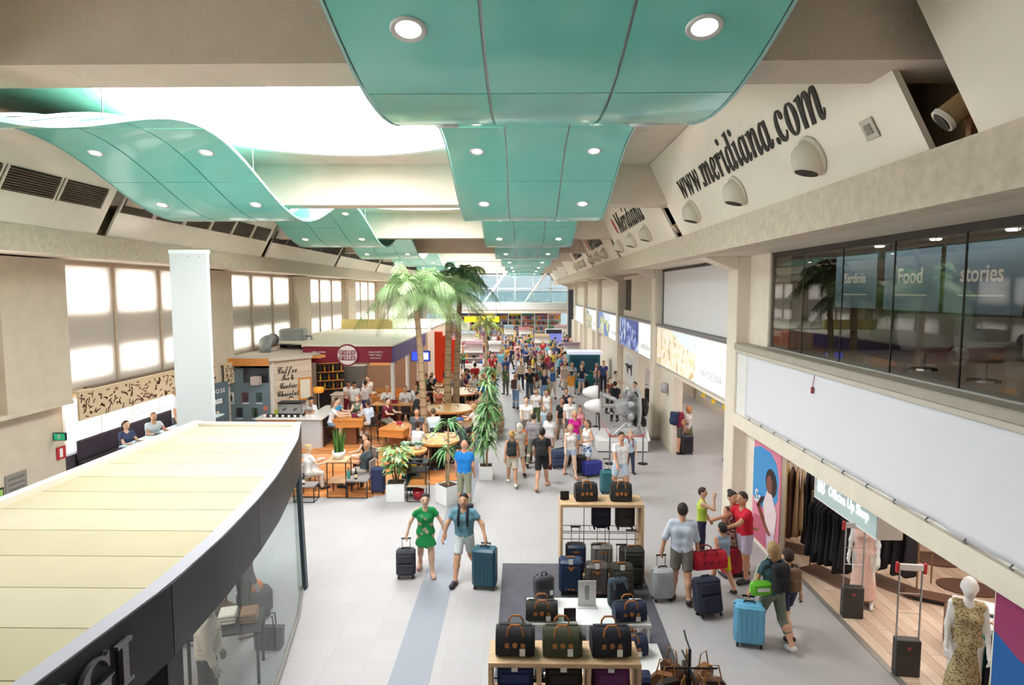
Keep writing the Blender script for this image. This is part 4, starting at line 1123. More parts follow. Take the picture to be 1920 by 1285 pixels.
t = thing('red_bag', 'bright red tote bag standing on the table by the blue poster', 'bag', (7.55, 8.25, .775), .4)
part('body', MB().hexa([(-.18, -.08, 0), (.18, -.08, 0), (.18, .08, 0), (-.18, .08, 0), (-.14, -.03, .34), (.14, -.03, .34), (.14, .03, .34), (-.14, .03, .34)]), cmat('#d01f2e'), t)
part('handle', MB().tube([(-.08, 0, .33), (-.05, 0, .46), (.05, 0, .46), (.08, 0, .33)], .012, 6), cmat('#d01f2e'), t)
# ---- security gates
def gate(label, loc, rz):
    t = thing('security_gate', label, 'security gate', loc, rz, 'anti-theft gates in the shop entrance')
    part('base', MB().box(-.17, .17, -.07, .07, 0, .56, .012), mat('gate_base', '#3a3838', .4), t)
    part('mark', MB().box(-.025, .025, -.076, -.07, .42, .46), mat('gate_mark', '#b04a50', .5), t)
    for s in (-1, 1): part('upright', MB().tube([(s * .155, 0, .55), (s * .155, 0, 1.62)], .014, 8), M_chrome, t)
    part('top_bar', MB().box(-.17, .17, -.02, .02, 1.6, 1.7, .01), mat('gate_clear', '#e4dcd8', .2), t)
    for s in (-1, 1): part('end_cap', MB().box(s * .19 - .02, s * .19 + .02, -.024, .024, 1.56, 1.72, .006), mat('gate_red', '#c8323c', .4), t)
    for z in (.95, 1.25): part('cross_wire', MB().tube([(-.155, 0, z), (.155, 0, z)], .005, 6), M_chrome, t)
gate('tall chrome security gate nearer the pink mannequin', (5.78, 10.42, .012), -.12)
gate('tall chrome security gate nearer the flowered mannequin', (5.72, 8.8, .012), -.12)
# ---- mannequins
def mannequin(label, loc, face, h, dressm, parts_skin='#efebe8', sleeve=0, headless=False, top='longdress', base=True, hair='bald', group='shop mannequins', pose='stand', bottom=None):
    sh_ = build_shape(None, pose, True, False, top, bottom, hair, False, .92, 1, .3, sleeve)
    t = thing('mannequin', label, 'mannequin', loc, R(face), group); t.scale = (h,) * 3
    put_mesh('body', sh_['body'], mat('mannequin_white', '#f1eeec', .3), t); put_mesh('dress' if 'dress' in top else 'jacket', sh_['top'], dressm, t)
    if bottom: put_mesh('trousers', sh_['bottom'], cmat('#5c5550'), t)
    if base: part('stand', MB().lathe([(.11, -.004), (.11, .006), (.01, .012), (.008, .06)], n=20), mat('stand_chrome', '#8d7f76', .3, .5), t)
    return t
mannequin('white mannequin in a long pale pink dress behind the first security gate', (6.2, 10.85, .018), -35, 1.82, cmat('#ecc4b6'))
M_floral = pattern_mat('floral_print', '#a8946c', ['#bfa97c', '#d8c79a', '#7d6b48'], 75, .85, .44)
mannequin('white mannequin in a long flowered khaki dress near the bottom right corner', (5.98, 8.0, .018), -25, 1.86, M_floral)

# ================================================================== bays further down: white shutters, light boxes, shop openings
M_lb_frame = mat('lightbox_frame', '#d9d6d2', .4)
def scenic(name, base, spots, sc): return pattern_mat(name, base, spots, sc, .4, .42, estr=.55)
ADS = [('mountain landscape and white tourism', [('#c9a67c', ['#efdcb8', '#f4ead8', '#fbf6ea', '#cdb48a'], 2.6), ('#bcd9f2', ['#dfeaf6'], 1.0)]),
       ('deep blue waterfront', [('#1e2b5c', ['#2c3f86', '#4a62b8', '#8fa8dc', '#c9d4ee'], 2.2), ('#5c74c4', ['#3a4ea0'], 1.2)]),
       ('violet coast and green garden', [('#8f9fe0', ['#5c74d0', '#6f9a4a', '#d9d2b8'], 1.2), ('#a9c2f0', ['#d9e4f8'], 1.0)]),
       ('grey harbour', [('#a9b6bd', ['#6f7d84', '#c9d0c0', '#b7a878'], 1.4), ('#c9d6dd', ['#eef2f4'], 1.0)]),
       ('pale seaside', [('#dfeef4', ['#a9d2e0', '#ffffff'], 1.2), ('#e8f2f8', ['#ffffff'], 1.0)])]
M_lbwhite = mat('lightbox_white', '#fbfbfb', .4, emit='#ffffff', estr=.7)
M_lbtext = mat('lightbox_text', '#b9b9bd', .5)
DISTW = ['nearest', 'second', 'third', 'fourth', 'fifth']
for k in range(1, 6):
    ya, yb_ = BEAM0 + BAY * k + .58, BEAM0 + BAY * (k + 1) - .12; L_ = yb_ - ya; nm, cc = ADS[k - 1]
    t = thing('advert_lightbox', '%s advertising light box showing %s above the shops' % (DISTW[k - 1], nm), 'light box', (5.12, (ya + yb_) / 2, 2.97), -math.pi / 2, 'wall light boxes')
    part('case', MB().box(-L_ / 2, L_ / 2, .0, .2, 0, 1.44), M_lb_frame, t)
    sp = L_ / 2 - L_ * .36
    part('picture', MB().box(-L_ / 2 + .04, sp, -.012, 0, .05, 1.4), scenic('ad_scene_%d' % k, *cc[0]), t)
    part('sky_print', MB().prism([(-L_ / 2 + L_ * .25, 1.4), (-L_ / 2 + L_ * .45, 1.02), (sp, .85), (sp, 1.4)], -.018, -.012, 'y'), scenic('ad_sky_%d' % k, *cc[1]), t)
    part('white_field', MB().box(sp, L_ / 2 - .04, -.014, 0, .05, 1.4), M_lbwhite, t)
    lettering('lettering', 'SARDEGNA', .3, M_lbtext, t, (sp + L_ * .18, -.018, .42), depth=.002, spacing=1.25)
    part('cap', MB().box(-L_ / 2, L_ / 2, -.05, .2, 1.44, 1.5), M_grey, t)
    r = sroot('wall_right_bay_%d' % k)
    part('mezzanine_edge', MB().box(5.2, 12.2, ya - .1, yb_ + .1, 4.2, 4.47), M_plaster, r)
    part('lintel', MB().box(5.3, 5.6, ya, yb_, 2.75, 3.0), M_plaster, r)
    if k == 1:
        sc_ = thing('roller_screen', 'big white roller screen closing the mezzanine between the first two columns', 'screen', (5.3, (ya + yb_) / 2, 4.47), -math.pi / 2)
        part('fabric', MB().box(-L_ / 2 + .25, L_ / 2 - .05, -.01, 0, .03, 1.98), mat('screen_lilac_white', '#efecee', .8), sc_)
        part('bottom_bar', MB().box(-L_ / 2 + .2, L_ / 2, -.03, .02, -.01, .04), M_grey, sc_)
        part('guide', MB().box(-L_ / 2 + .12, -L_ / 2 + .2, -.04, .04, 0, 2.0), M_grey, sc_); part('guide', MB().box(L_ / 2 - .05, L_ / 2, -.04, .04, 0, 2.0), M_grey, sc_)
        part('roller_box', MB().box(-L_ / 2 + .1, L_ / 2, -.05, .05, 1.96, 2.04), M_dark, sc_)
        part('upper_wall', MB().box(5.42, 5.6, ya, yb_, 4.47, ZB0), M_plaster, r)
    else:
        part('upper_wall', MB().box(5.3, 5.6, ya, yb_ - (2.2 if k == 2 else 0), 4.47, ZB0), M_plaster, r)
        if k == 2:
            part('window_frame', MB().box(5.3, 5.6, yb_ - 2.2, yb_, 4.47, 4.75).box(5.3, 5.6, yb_ - 2.2, yb_, 6.3, ZB0), M_plaster, r)
            part('dark_pane', MB().box(5.42, 5.44, yb_ - 2.2, yb_, 4.75, 6.3), M_glass_d, r)
    # side and rear walls of the opening
    part('rear_wall', MB().box(9.2, 9.35, ya - .1, yb_ + .1, 0, 4.2), mat('bay_rear_cream', '#d8cbb8', .8), r)
    part('opening_ceiling', MB().box(5.6, 9.3, ya - .1, yb_ + .1, 2.86, 3.0), M_white, r)
# wall pieces under the light boxes
rb = sroot('wall_right_lower')
part('pier_wall', MB().box(5.3, 5.6, 21.3, 23.4, 0, 2.75), M_col, rb)
part('pier_wall', MB().box(5.3, 5.6, 27.8, 32.2, 0, 2.75), M_col, rb)
part('pier_wall', MB().box(5.25, 5.6, 32.8, 41.1, 0, 2.75), M_col, rb)
part('pier_wall', MB().box(5.3, 5.6, 46.5, 50, 0, 2.75), M_col, rb)
part('pier_wall', MB().box(5.3, 5.6, 56, 68, 0, 2.75), M_col, rb)
solo('wall_lamp', MB().lathe([(.12, 0), (.15, .06), (.15, .3), (.12, .33)], c=(5.2, 22.2, 2.05), n=16, sy=1.2), mat('wall_lamp_grey', '#b6b2b6', .5), 'grey drum wall lamp on the cream pier under the mountain light box', 'wall lamp', smooth=True)
t = thing('framed_picture', 'white framed picture of a leaping animal on the cream wall behind the engine', 'picture', (5.28, 29.9, 1.15), -math.pi / 2)
part('frame', MB().box(-1.15, 1.15, -.03, .02, 0, 1.5), M_white_s, t)
part('print', MB().box(-1.0, 1.0, -.036, -.03, .2, 1.38), mat('print_pale', '#e9e4e2', .6), t)
part('print_figure', MB().tube([(-.8, -.04, .95), (-.3, -.04, 1.0), (.2, -.04, .85), (.7, -.04, 1.05), (.85, -.04, .95)], [.08, .16, .14, .13, .06], 10, flat=.1).tube([(-.2, -.04, .9), (-.35, -.04, .6), (-.1, -.04, .5)], [.07, .05, .03], 8, flat=.1).tube([(.6, -.04, .95), (.8, -.04, .65), (.55, -.04, .5)], [.07, .05, .03], 8, flat=.1), mat('print_dark', '#4a4648', .6), t)
# duty-free opening in the first bay: red fixtures and yellow hanging sign
for i, (y, x, h) in enumerate(((19.9, 7.3, 1.9), (18.2, 7.4, 1.5))):
    c = thing('display_cabinet', 'dark red display cabinet inside the opening under the mountain light box, %s' % ['rear', 'front'][i], 'cabinet', (x, y, 0), 0, 'red cabinets in the passage')
    part('body', MB().box(-.5, .5, -.55, .55, 0, h, .02), mat('cabinet_red', '#b01f35', .4), c); part('plinth', MB().box(-.52, .52, -.57, .57, 0, .08), M_dark, c); part('top', MB().box(-.52, .52, -.57, .57, h, h + .04), M_white_s, c)
t = thing('hanging_sign', 'yellow and grey hanging direction sign under the mountain light box', 'sign', (5.7, 18.0, 2.38), -math.pi / 2)
part('board', MB().box(-1.5, 1.5, -.04, .04, 0, .36), mat('sign_grey', '#a9a49c', .5), t)
for i in (-1, 0, 1): part('yellow_field', MB().prism([(i * 1.0 - .25, .02), (i * 1.0 + .1, .02), (i * 1.0 + .3, .34), (i * 1.0 - .05, .34)], -.046, -.04, 'y'), mat('sign_yellow', '#f2c81e', .4), t)
for s in (-1, 1): part('hanger', MB().tube([(s * 1.3, 0, .36), (s * 1.3, 0, .48)], .012, 6), M_chrome, t)
# ================================================================== LEFT FOREGROUND: glazed shop pavilion
KZ = 3.15
KC = [(-3.32, 2.2), (-3.2, 3.5), (-3.09, 5.12), (-3.14, 6.2), (-3.26, 7.29), (-3.42, 8.3), (-3.62, 9.2), (-3.9, 10.4), (-4.3, 11.62)]
def kx(y):
    for (x0, y0), (x1, y1) in zip(KC, KC[1:]):
        if y0 <= y <= y1: return x0 + (x1 - x0) * (y - y0) / (y1 - y0)
    return KC[-1][0] if y > 11 else KC[0][0]
M_kroof = [mat('pavilion_roof_%d' % i, c, .75, var=.03, vscale=2) for i, c in enumerate(('#bcb091', '#bfb497', '#b8ac8c'))]
kio = thing('shop_pavilion', 'glazed shop pavilion with pale yellow flat roof and dark curved fascia, left foreground', 'pavilion', (0, 0, 0))
KL = -6.33
ys = [11.5]
while ys[-1] > 2.4: ys.append(ys[-1] - .64)
for i, (b, a) in enumerate(zip(ys, ys[1:])):
    part('roof_board', MB().hexa([(KL + .1, a + .006, KZ - .06), (kx(a) - .13, a + .006, KZ - .06), (kx(b) - .13, b - .006, KZ - .06), (KL + .1, b - .006, KZ - .06), (KL + .1, a + .006, KZ - .03), (kx(a) - .13, a + .006, KZ - .03), (kx(b) - .13, b - .006, KZ - .03), (KL + .1, b - .006, KZ - .03)]), M_kroof[i % 3], kio)
part('roof_deck', MB().prism([(KL + .05, 2.2), (KL + .05, 11.6)] + [(x - .05, y) for x, y in reversed(KC)], KZ - .16, KZ - .07, 'z'), mat('roof_seam_grey', '#a8a294', .8), kio)
M_rim = mat('rim_lilac_grey', '#b9b6c0', .4, .1); M_fascia = mat('fascia_charcoal', '#2a2a30', .4, var=.05)
def strip(ya, yb_, x_in, x_out, z0, z1, n=10):
    g = MB(); r = []
    for i in range(n + 1):
        y = ya + (yb_ - ya) * i / n; x = kx(y)
        r.append([(x + x_in, y, z0), (x + x_out, y, z0), (x + x_out, y, z1), (x + x_in, y, z1)])
    vs_ = [p for q in r for p in q]; fs = []
    for i in range(n):
        for k in range(4): fs.append((i * 4 + k, i * 4 + (k + 1) % 4, (i + 1) * 4 + (k + 1) % 4, (i + 1) * 4 + k))
    fs += [(3, 2, 1, 0), (n * 4, n * 4 + 1, n * 4 + 2, n * 4 + 3)]
    return g.add(vs_, fs)
part('roof_rim', strip(2.2, 11.62, -.13, .02, KZ - .07, KZ + .01, 24), M_rim, kio)
for a, b in ((2.2, 3.4), (3.41, 5.11), (5.12, 7.28), (7.29, 9.4), (9.41, 11.62)): part('fascia_panel', strip(a, b, -.05, .03, 2.5, KZ - .002, 8), M_fascia, kio, ang=30)
part('fascia_soffit', strip(2.2, 11.62, -.6, .0, 2.46, 2.5, 16), M_dark, kio)
part('rear_fascia', MB().box(KL, -4.3, 11.58, 11.66, 2.5, KZ), mat('pavilion_cream', '#e6dfd0', .7), kio)
part('side_parapet', MB().box(KL - .04, KL + .1, 2.2, 11.66, 2.6, KZ + .05), mat('pavilion_cream'), kio)
part('side_wall', MB().box(KL, KL + .08, 2.2, 11.6, 0, 2.6), mat('pavilion_cream'), kio)
part('rear_parapet', MB().box(KL, -4.28, 11.52, 11.66, KZ - .05, KZ + .03), mat('pavilion_cream'), kio)
M_kglass = glass_mat('pavilion_glass', (.93, .96, .96), .02, 0.0, .3)
gy = [5.36, 6.9, 8.35, 10.3, 11.3]
def gx(y): return kx(y) - .12 + .10 * (y - 8) / 3.5
for a, b in zip(gy, gy[1:]):
    part('glass_pane', MB().hexa([(gx(a), a + .01, .06), (gx(a) + .012, a + .01, .06), (gx(b) + .012, b - .01, .06), (gx(b), b - .01, .06), (kx(a) - .1, a + .01, 2.48), (kx(a) - .088, a + .01, 2.48), (kx(b) - .088, b - .01, 2.48), (kx(b) - .1, b - .01, 2.48)]), M_kglass, kio)
part('base_rail', MB().tube([(gx(y), y, .03) for y in (5.3, 6.3, 7.3, 8.35, 9.3, 10.3, 11.3)], .035, 6), mat('base_steel', '#a8a29c', .35, .6), kio)
part('corner_post', MB().hexa([(-4.20, 11.25, 0), (-4.13, 11.25, 0), (-4.13, 11.37, 0), (-4.20, 11.37, 0), (-4.28, 11.25, 2.5), (-4.21, 11.25, 2.5), (-4.21, 11.37, 2.5), (-4.28, 11.37, 2.5)]), mat('post_slate', '#33424c', .4), kio)
part('rear_glass', MB().box(KL + .1, -4.2, 11.3, 11.312, .06, 2.5), M_kglass, kio)
part('door_jamb', MB().box(-3.34, -3.12, 5.1, 5.34, 0, 2.5), M_black, kio)
part('inner_ceiling', MB().prism([(KL + .1, 2.3), (KL + .1, 11.5)] + [(x - .1, y) for x, y in reversed(KC)], 2.5, 2.56, 'z'), mat('pavilion_inner', '#d8d2c8', .8), kio)
M_letter = mat('letter_steel', '#8d8d93', .3, .8)
for ch, y in (('I', 4.47), ('G', 4.18), ('G', 3.78)):
    if ch == 'I': me = MB().box(-.035, .035, -.02, .02, -.17, .17).box(-.085, .085, -.022, .022, .145, .175).box(-.085, .085, -.022, .022, -.175, -.145).mesh('letter', [M_letter])
    else: me = text_mesh(serif(ch, 0x1D41A, 0x1D400), .5, depth=.02); me.materials.clear(); me.materials.append(M_letter)
    o = link('letter', me, kio, (kx(y) + .06, y, 2.84)); o.rotation_euler = (0, 0, math.pi / 2)
# stock inside the pavilion
M_puffer = mat('puffer_cream', '#d9cdbf', .6, var=.05)
def padded(label, loc, face, c):
    sh_ = build_shape(None, 'stand', False, False, 'tee', 'trousers', 'bald', False, 1.0, 1, .3, 1.9)
    t = thing('mannequin', label, 'mannequin', loc, R(face), 'mannequins in the glazed pavilion'); t.scale = (1.78,) * 3
    put_mesh('body', sh_['body'], mat('mannequin_grey', '#b9b0a6', .4), t); put_mesh('jacket', sh_['top'], mat('jacket_' + c[1:], c, .6, var=.06), t); put_mesh('trousers', sh_['bottom'], cmat('#4a4644'), t)
    return t
m_ = padded('mannequin in a quilted cream jacket just behind the pavilion glass', (-4.12, 7.6, 0), 110, '#d9cdbf')
for i in range(6): part('quilt_roll', MB().lathe([(.085, 0), (.098, .015), (.085, .03)], c=(0, -.01, .56 + .035 * i), n=18, sx=1.25, sy=.95), M_puffer, m_, smooth=True)
padded('mannequin in a dark grey coat towards the pavilion corner', (-4.62, 9.75, 0), 130, '#57534f')
solo('orange_hat', MB().lathe([(.14, 0), (.145, .04), (.13, .11), (.07, .16), (.001, .18)], c=(-4.72, 10.35, .462), n=16), cmat('#e8823a'), 'bright orange hat lying on the pouf near the pavilion corner', 'hat', smooth=True)
t = thing('pouf', 'low dark grey pouf near the pavilion corner', 'pouf', (-4.72, 10.35, 0)); part('cushion', MB().lathe([(.26, .04), (.3, .1), (.3, .38), (.26, .45), (.001, .455)], n=20), cmat('#4a4a50'), t, smooth=True); part('foot_ring', MB().lathe([(.24, 0), (.24, .05)], n=16), M_dark, t)
padded('mannequin in a black jacket deeper inside the pavilion', (-5.5, 9.2, 0), 90, '#26262a')
t = thing('display_table', 'dark display table with folded clothes inside the glazed pavilion', 'table', (-4.35, 8.6, 0), .3)
part('top', MB().box(-.5, .5, -.35, .35, .8, .84, .01), M_dark, t)
for sx in (-.45, .45):
    for sy in (-.3, .3): part('leg', MB().box(sx - .02, sx + .02, sy - .02, sy + .02, 0, .8), M_dark, t)
for i, (dx, dy, c, nm) in enumerate(((-.3, 0, '#3a3f48', 'slate'), (0, .05, '#e7e0d6', 'cream'), (.3, 0, '#8f6a4a', 'tan'))):
    b = thing('folded_clothes', '%s folded pullovers on the dark table in the pavilion' % nm, 'clothes', (-4.35 + dx, 8.6 + dy + dx * .3, .842), .3, 'folded clothes in the pavilion')
    for j in range(3): part('pullover', MB().box(-.12, .12, -.15, .15, .05 * j, .05 * j + .045, .015), cmat(c), b)
for i, (x, y, c, nm) in enumerate(((-4.05, 9.35, '#2b2b2f', 'black'), (-3.95, 7.0, '#e9e4dc', 'white'), (-4.55, 6.8, '#3c3a3c', 'charcoal'))):
    b = thing('handbag', '%s leather shopping bag on the floor behind the pavilion glass' % nm, 'bag', (x, y, 0), .5 * i, 'bags in the pavilion')
    part('body', MB().hexa([(-.2, -.09, 0), (.2, -.09, 0), (.2, .09, 0), (-.2, .09, 0), (-.24, -.05, .36), (.24, -.05, .36), (.24, .05, .36), (-.24, .05, .36)]), cmat(c, 'leather'), b)
    for s in (-.05, .05): part('handle', MB().tube([(-.1, s, .35), (-.08, s, .55), (.08, s, .55), (.1, s, .35)], .012, 6), cmat(c, 'leather'), b)
rail('dark clothes rail with black coats inside the glazed pavilion', (-6.0, 9.7, 0), (-5.4, 10.7, 0), 1.7, 'plate')
hang(['#26222a', '#17161a', '#2b2f45', '#8d8a96', '#17161a', '#26222a'], (-5.98, 9.73, 0), (-5.42, 10.67, 0), 1.7, .5, 1.0, 'rail in the pavilion', 'coat')

# ================================================================== white pillar, patterned valance, low left wall fittings
t = thing('white_pillar', 'tall free-standing white clad pillar behind the pavilion roof', 'pillar', (-7.06, 13.0, 0))
part('cladding', MB().box(-.4, .4, -.06, .06, 0, 6.56, .01), mat('pillar_white', '#cdd0d0', .45), t)
part('top_cap', MB().box(-.41, .41, -.07, .07, 6.5, 6.58), mat('pillar_cap', '#e2e6e4', .4), t)
for s in (-.25, 0, .25): part('fixing', MB().ball((s, -.062, 6.44), .012, .006, .012, 8, 5), M_grey, t)
# patterned pelmet with cut-out style dashes: base board plus raised pieces
M_val = mat('pelmet_sand', '#dcc3a0', .7, var=.03); M_dash = mat('pelmet_brown', '#6a3f2c', .7)
def valance(label, y0, y1, z0, z1, x):
    t = thing('patterned_pelmet', label, 'pelmet', (x, (y0 + y1) / 2, z0), -math.pi / 2 + math.pi, 'sand coloured pelmets')
    L_ = (y1 - y0); h = z1 - z0
    part('board', MB().box(-L_ / 2, L_ / 2, 0, .06, 0, h), M_val, t)
    part('cap', MB().box(-L_ / 2, L_ / 2, -.02, .2, h, h + .05), M_val, t)
    r = random.Random(5); mb = MB(); n = int(L_ * h * 44)
    for i in range(n):
        cx, cz = -L_ / 2 + .06 + (L_ - .12) * r.random(), .05 + (h - .1) * r.random(); a = r.choice((.5, -.5, 1.2, .1)) + r.uniform(-.3, .3)
        if r.random() < .3: ln, wd = .035, .03
        else: ln, wd = r.uniform(.06, .09), .016
        c, s = math.cos(a), math.sin(a)
        q = [(cx + c * u * ln - s * v * wd, cz + s * u * ln + c * v * wd) for u, v in ((-1, -.6), (-.7, -1), (.7, -1), (1, -.6), (1, .6), (.7, 1), (-.7, 1), (-1, .6))]
        mb.prism(q, -.006, 0.0, 'y')
    o = part('dash_pattern', mb, M_dash, t); o['kind'] = 'stuff'
    return t
valance('long sand pelmet with brown dash pattern under the left windows', 15.15, 22.2, 2.42, 3.12, -11.2)
valance('shorter sand pelmet with brown dash pattern behind the white pillar', 22.6, 25.2, 2.2, 2.95, -11.1)
vent = thing('linear_vent', 'long dark linear vent on the sill above the sand pelmet', 'vent', (-11.42, 18.4, 3.145), math.pi / 2)
part('tray', MB().box(-2.6, 2.6, -.12, .12, 0, .03), M_gback, vent)
for i in range(26): part('slat', MB().box(-2.58 + .2 * i, -2.42 + .2 * i, -.11, .11, .03, .045), M_grille, vent)
# terrace glazing below the pelmet
tw = sroot('window_50')
for i in range(5):
    a = 15.2 + 1.36 * i; part('pane', MB().box(-11.7, -11.69, a + .03, a + 1.33, 1.5, 2.4), M_glass, tw)
    part('mullion', MB().box(-11.75, -11.64, a - .03, a + .03, 0, 2.45), M_white, tw)
part('sill_wall', MB().box(-11.8, -11.6, 15.1, 22, 0, 1.5), mat('sill_dark', '#4a4048', .7), tw)
part('transom', MB().box(-11.75, -11.66, 18.0, 22, 1.95, 2.0), M_white, tw)
# wall fittings
t = thing('exit_sign', 'green lit emergency exit sign projecting from the left wall', 'exit sign', (-11.58, 14.75, 2.0), 0); t.scale = (.62,) * 3
part('case', MB().box(0, .5, -.05, .05, .04, .36, .01), M_dark, t); part('lit_face', MB().box(.03, .47, -.056, -.05, .07, .33), mat('exit_green', '#18a06a', .4, emit='#2fd6a0', estr=.35), t)
part('running_figure', MB().box(.2, .26, -.06, -.056, .12, .24).box(.15, .31, -.06, -.056, .22, .25).ball((.24, -.058, .28), .03, .003, .03, 8, 6), M_white_s, t)
t = thing('fire_hose_sign', 'small red and white fire equipment sign below the exit sign', 'sign', (-11.59, 14.95, 1.5), math.pi / 2)
part('plate', MB().box(-.15, .15, -.01, .0, 0, .32), mat('fire_red', '#c3303a', .5), t); part('symbol', MB().box(-.05, .05, -.014, -.01, .05, .27), M_white_s, t)
t = thing('notice_plate', 'grey metal notice plate on the left wall near the bottom of the pelmet wall', 'notice', (-11.59, 13.55, .95), math.pi / 2)
part('plate', MB().box(-.3, .3, -.02, 0, 0, .62, .006), mat('notice_grey', '#9d978f', .4, .3), t)
for i in range(4): part('print_line', MB().box(-.22, .22, -.024, -.02, .12 + .12 * i, .16 + .12 * i), mat('notice_dark', '#6f6a66', .5), t)
t = thing('green_notice', 'tall green framed notice on the left wall at the picture edge', 'notice', (-11.59, 12.9, .5), math.pi / 2)
part('frame', MB().box(-.3, .3, -.02, 0, 0, .85, .006), M_dark, t); part('field', MB().box(-.26, .26, -.026, -.02, .04, .81), mat('notice_green', '#9dc86a', .5), t)
t = thing('fire_extinguisher', 'red fire extinguisher standing by the end of the left wall', 'fire extinguisher', (-11.2, 14.6, 0), 0)
part('bottle', MB().lathe([(.09, 0), (.1, .03), (.1, .5), (.06, .58), (.03, .62)], n=16), mat('fire_red'), t, smooth=True); part('valve', MB().box(-.05, .05, -.03, .03, .62, .7), M_black, t); part('hose', MB().tube([(.05, 0, .66), (.14, 0, .6), (.13, 0, .3)], .015, 6), M_black, t)
TZ = .85
struct('floor_terrace', MB().box(-11.6, -9.5, 15.15, 22.0, 0, TZ), mat('terrace_grey', '#b9b4ae', .6))
# ---- terrace seating: dark bench, table, guests
t = thing('bench', 'long dark upholstered bench under the bright terrace window', 'bench', (-11.25, 17.6, TZ), math.pi / 2)
part('seat', MB().box(-2.2, 2.2, -.28, .28, .3, .46, .03), cmat('#3a2f3a'), t); part('back', MB().box(-2.2, 2.2, .2, .3, .46, 1.0, .03), cmat('#3a2f3a'), t); part('plinth', MB().box(-2.15, 2.15, -.2, .25, 0, .3), M_black, t)
for i, y in enumerate((16.4, 18.0, 19.6)):
    t = thing('cafe_table', 'pale café table by the terrace bench, %s from the left' % ORD[i], 'table', (-10.35, y, TZ), 0, 'terrace café tables')
    part('top', MB().box(-.35, .35, -.6, .6, .72, .76, .008), mat('table_pale_teal', '#b9d3d6', .4), t); part('stem', MB().tube([(0, 0, 0), (0, 0, .72)], .035, 8), M_dark, t); part('foot', MB().box(-.25, .25, -.25, .25, 0, .02), M_dark, t)
person('guest in a pale grey shirt bending over the terrace table by the window', (-10.85, 17.5, TZ), 60, 1.7, 'sit2', topc='#c9d2d6', botc='#5a5a66', bottom='trousers', hairc='#8a6a50', det=0)
person('guest in white standing behind the terrace bench at the bright window', (-10.75, 18.7, TZ), 90, 1.75, 'stand', topc='#eef0f2', hairc='#a87a5a', bottom='trousers', det=0)
person('guest in a light top seated at the far terrace table', (-10.8, 20.4, TZ), 60, 1.65, 'sit', True, topc='#dfe3e6', hair='bob', hairc='#6a4a34', bottom='trousers', botc='#44506a', det=0)
person('guest in a dark blue top seated at the nearest terrace table', (-10.85, 16.3, TZ), 70, 1.68, 'sit', True, topc='#3a4668', hair='long', hairc='#4a342a', bottom='trousers', det=0)
person('guest in pink seated opposite on the hall side of the terrace', (-9.85, 17.9, TZ), -90, 1.66, 'sit', True, topc='#d98a94', hair='bob', hairc='#6a4a34', bottom='trousers', det=0)
solo('red_pot', MB().lathe([(.09, 0), (.13, .05), (.15, .14), (.12, .2)], c=(-10.3, 19.8, TZ + .76), n=14), cmat('#b02a40', 'plastic'), 'dark red bowl on the far terrace table', 'bowl', smooth=True)
# ---- grey blackboard walls with bottle pictures
M_slate = mat('slate_wall', '#6d7b83', .7, var=.04)
t = thing('menu_board', 'slate menu board reading CHOO and Glass under the pelmet', 'board', (-10.9, 21.3, .7), math.pi / 2 - .25)
part('board', MB().box(-.7, .7, -.02, .03, 0, 1.75), mat('slate_dark', '#56666e', .7), t)
lettering('lettering', 'CHOOSE', .22, M_white_s, t, (0, -.028, 1.45), depth=.002, spacing=1.3); lettering('lettering', 'Glass', .34, M_white_s, t, (0, -.028, 1.12), depth=.002, bold=.01)
for i in range(5): part('bottle_print', MB().lathe([(.04, 0), (.04, .2), (.015, .26), (.015, .34)], c=(-.45 + .22 * i, -.03, .1), n=8, sy=.2), mat('bottle_print_dark', '#3a3032', .6), t)
t = thing('picture_wall', 'slate blue wall with two rows of bottle pictures beside the coffee bar', 'wall panel', (-10.65, 23.3, 0), 0)
part('panel', MB().box(-.95, .9, 0, .1, 0, 2.75), M_slate, t); part('dark_header', MB().box(-.1, .88, -.012, 0, 2.2, 2.74), M_black, t)
part('drum', MB().box(.28, .62, -.3, 0, 2.12, 2.46, .03), mat('drum_taupe', '#b9a8a0', .6), t)
for i, (px_, pz, c) in enumerate(((-.62, 1.45, '#e9ece8'), (-.05, 1.45, '#6a2a3a'), (.48, 1.45, '#2f4440'), (-.8, .85, '#dfe8e6'), (-.3, .85, '#2a3438'), (.3, .85, '#4a5a40'))):
    part('picture', MB().box(px_ - .12, px_ + .12, -.012, 0, pz, pz + .36), cmat(c, 'plastic'), t); part('caption', MB().box(px_ - .13, px_ + .13, -.012, 0, pz - .08, pz - .05), M_white_s, t)
    part('bottle_print', MB().lathe([(.045, .02), (.045, .2), (.015, .26), (.015, .33)], c=(px_ + .03, -.014, pz), n=8, sy=.2), cmat('#1f2a28', 'plastic'), t)
for i, c in enumerate(('#d9766a', '#c23a50')): part('price_disc', MB().lathe([(.001, -.016), (.09, -.016), (.09, 0)], c=(.72, 0, 1.2 - .28 * i), n=14, axis='y'), cmat(c, 'plastic'), t)
# ================================================================== CAFÉ: coffee bar, grill kiosk, deck, furniture, plants
M_cream = mat('kiosk_roof_cream', '#f1ead6', .75, var=.02)
M_maroon = mat('fascia_maroon', '#8a1830', .5, var=.04); M_purple = mat('fascia_purple', '#5a4a8c', .5)
M_stone = mat('counter_stone', '#cfd0d2', .5, var=.03)
dk = sroot('floor_deck')
M_deck = [mat('deck_board_%d' % i, c, .5, var=.12, vscale=3, stretch=(1, 9, 9)) for i, c in enumerate(('#d48a4c', '#c97f42', '#dd9658'))]
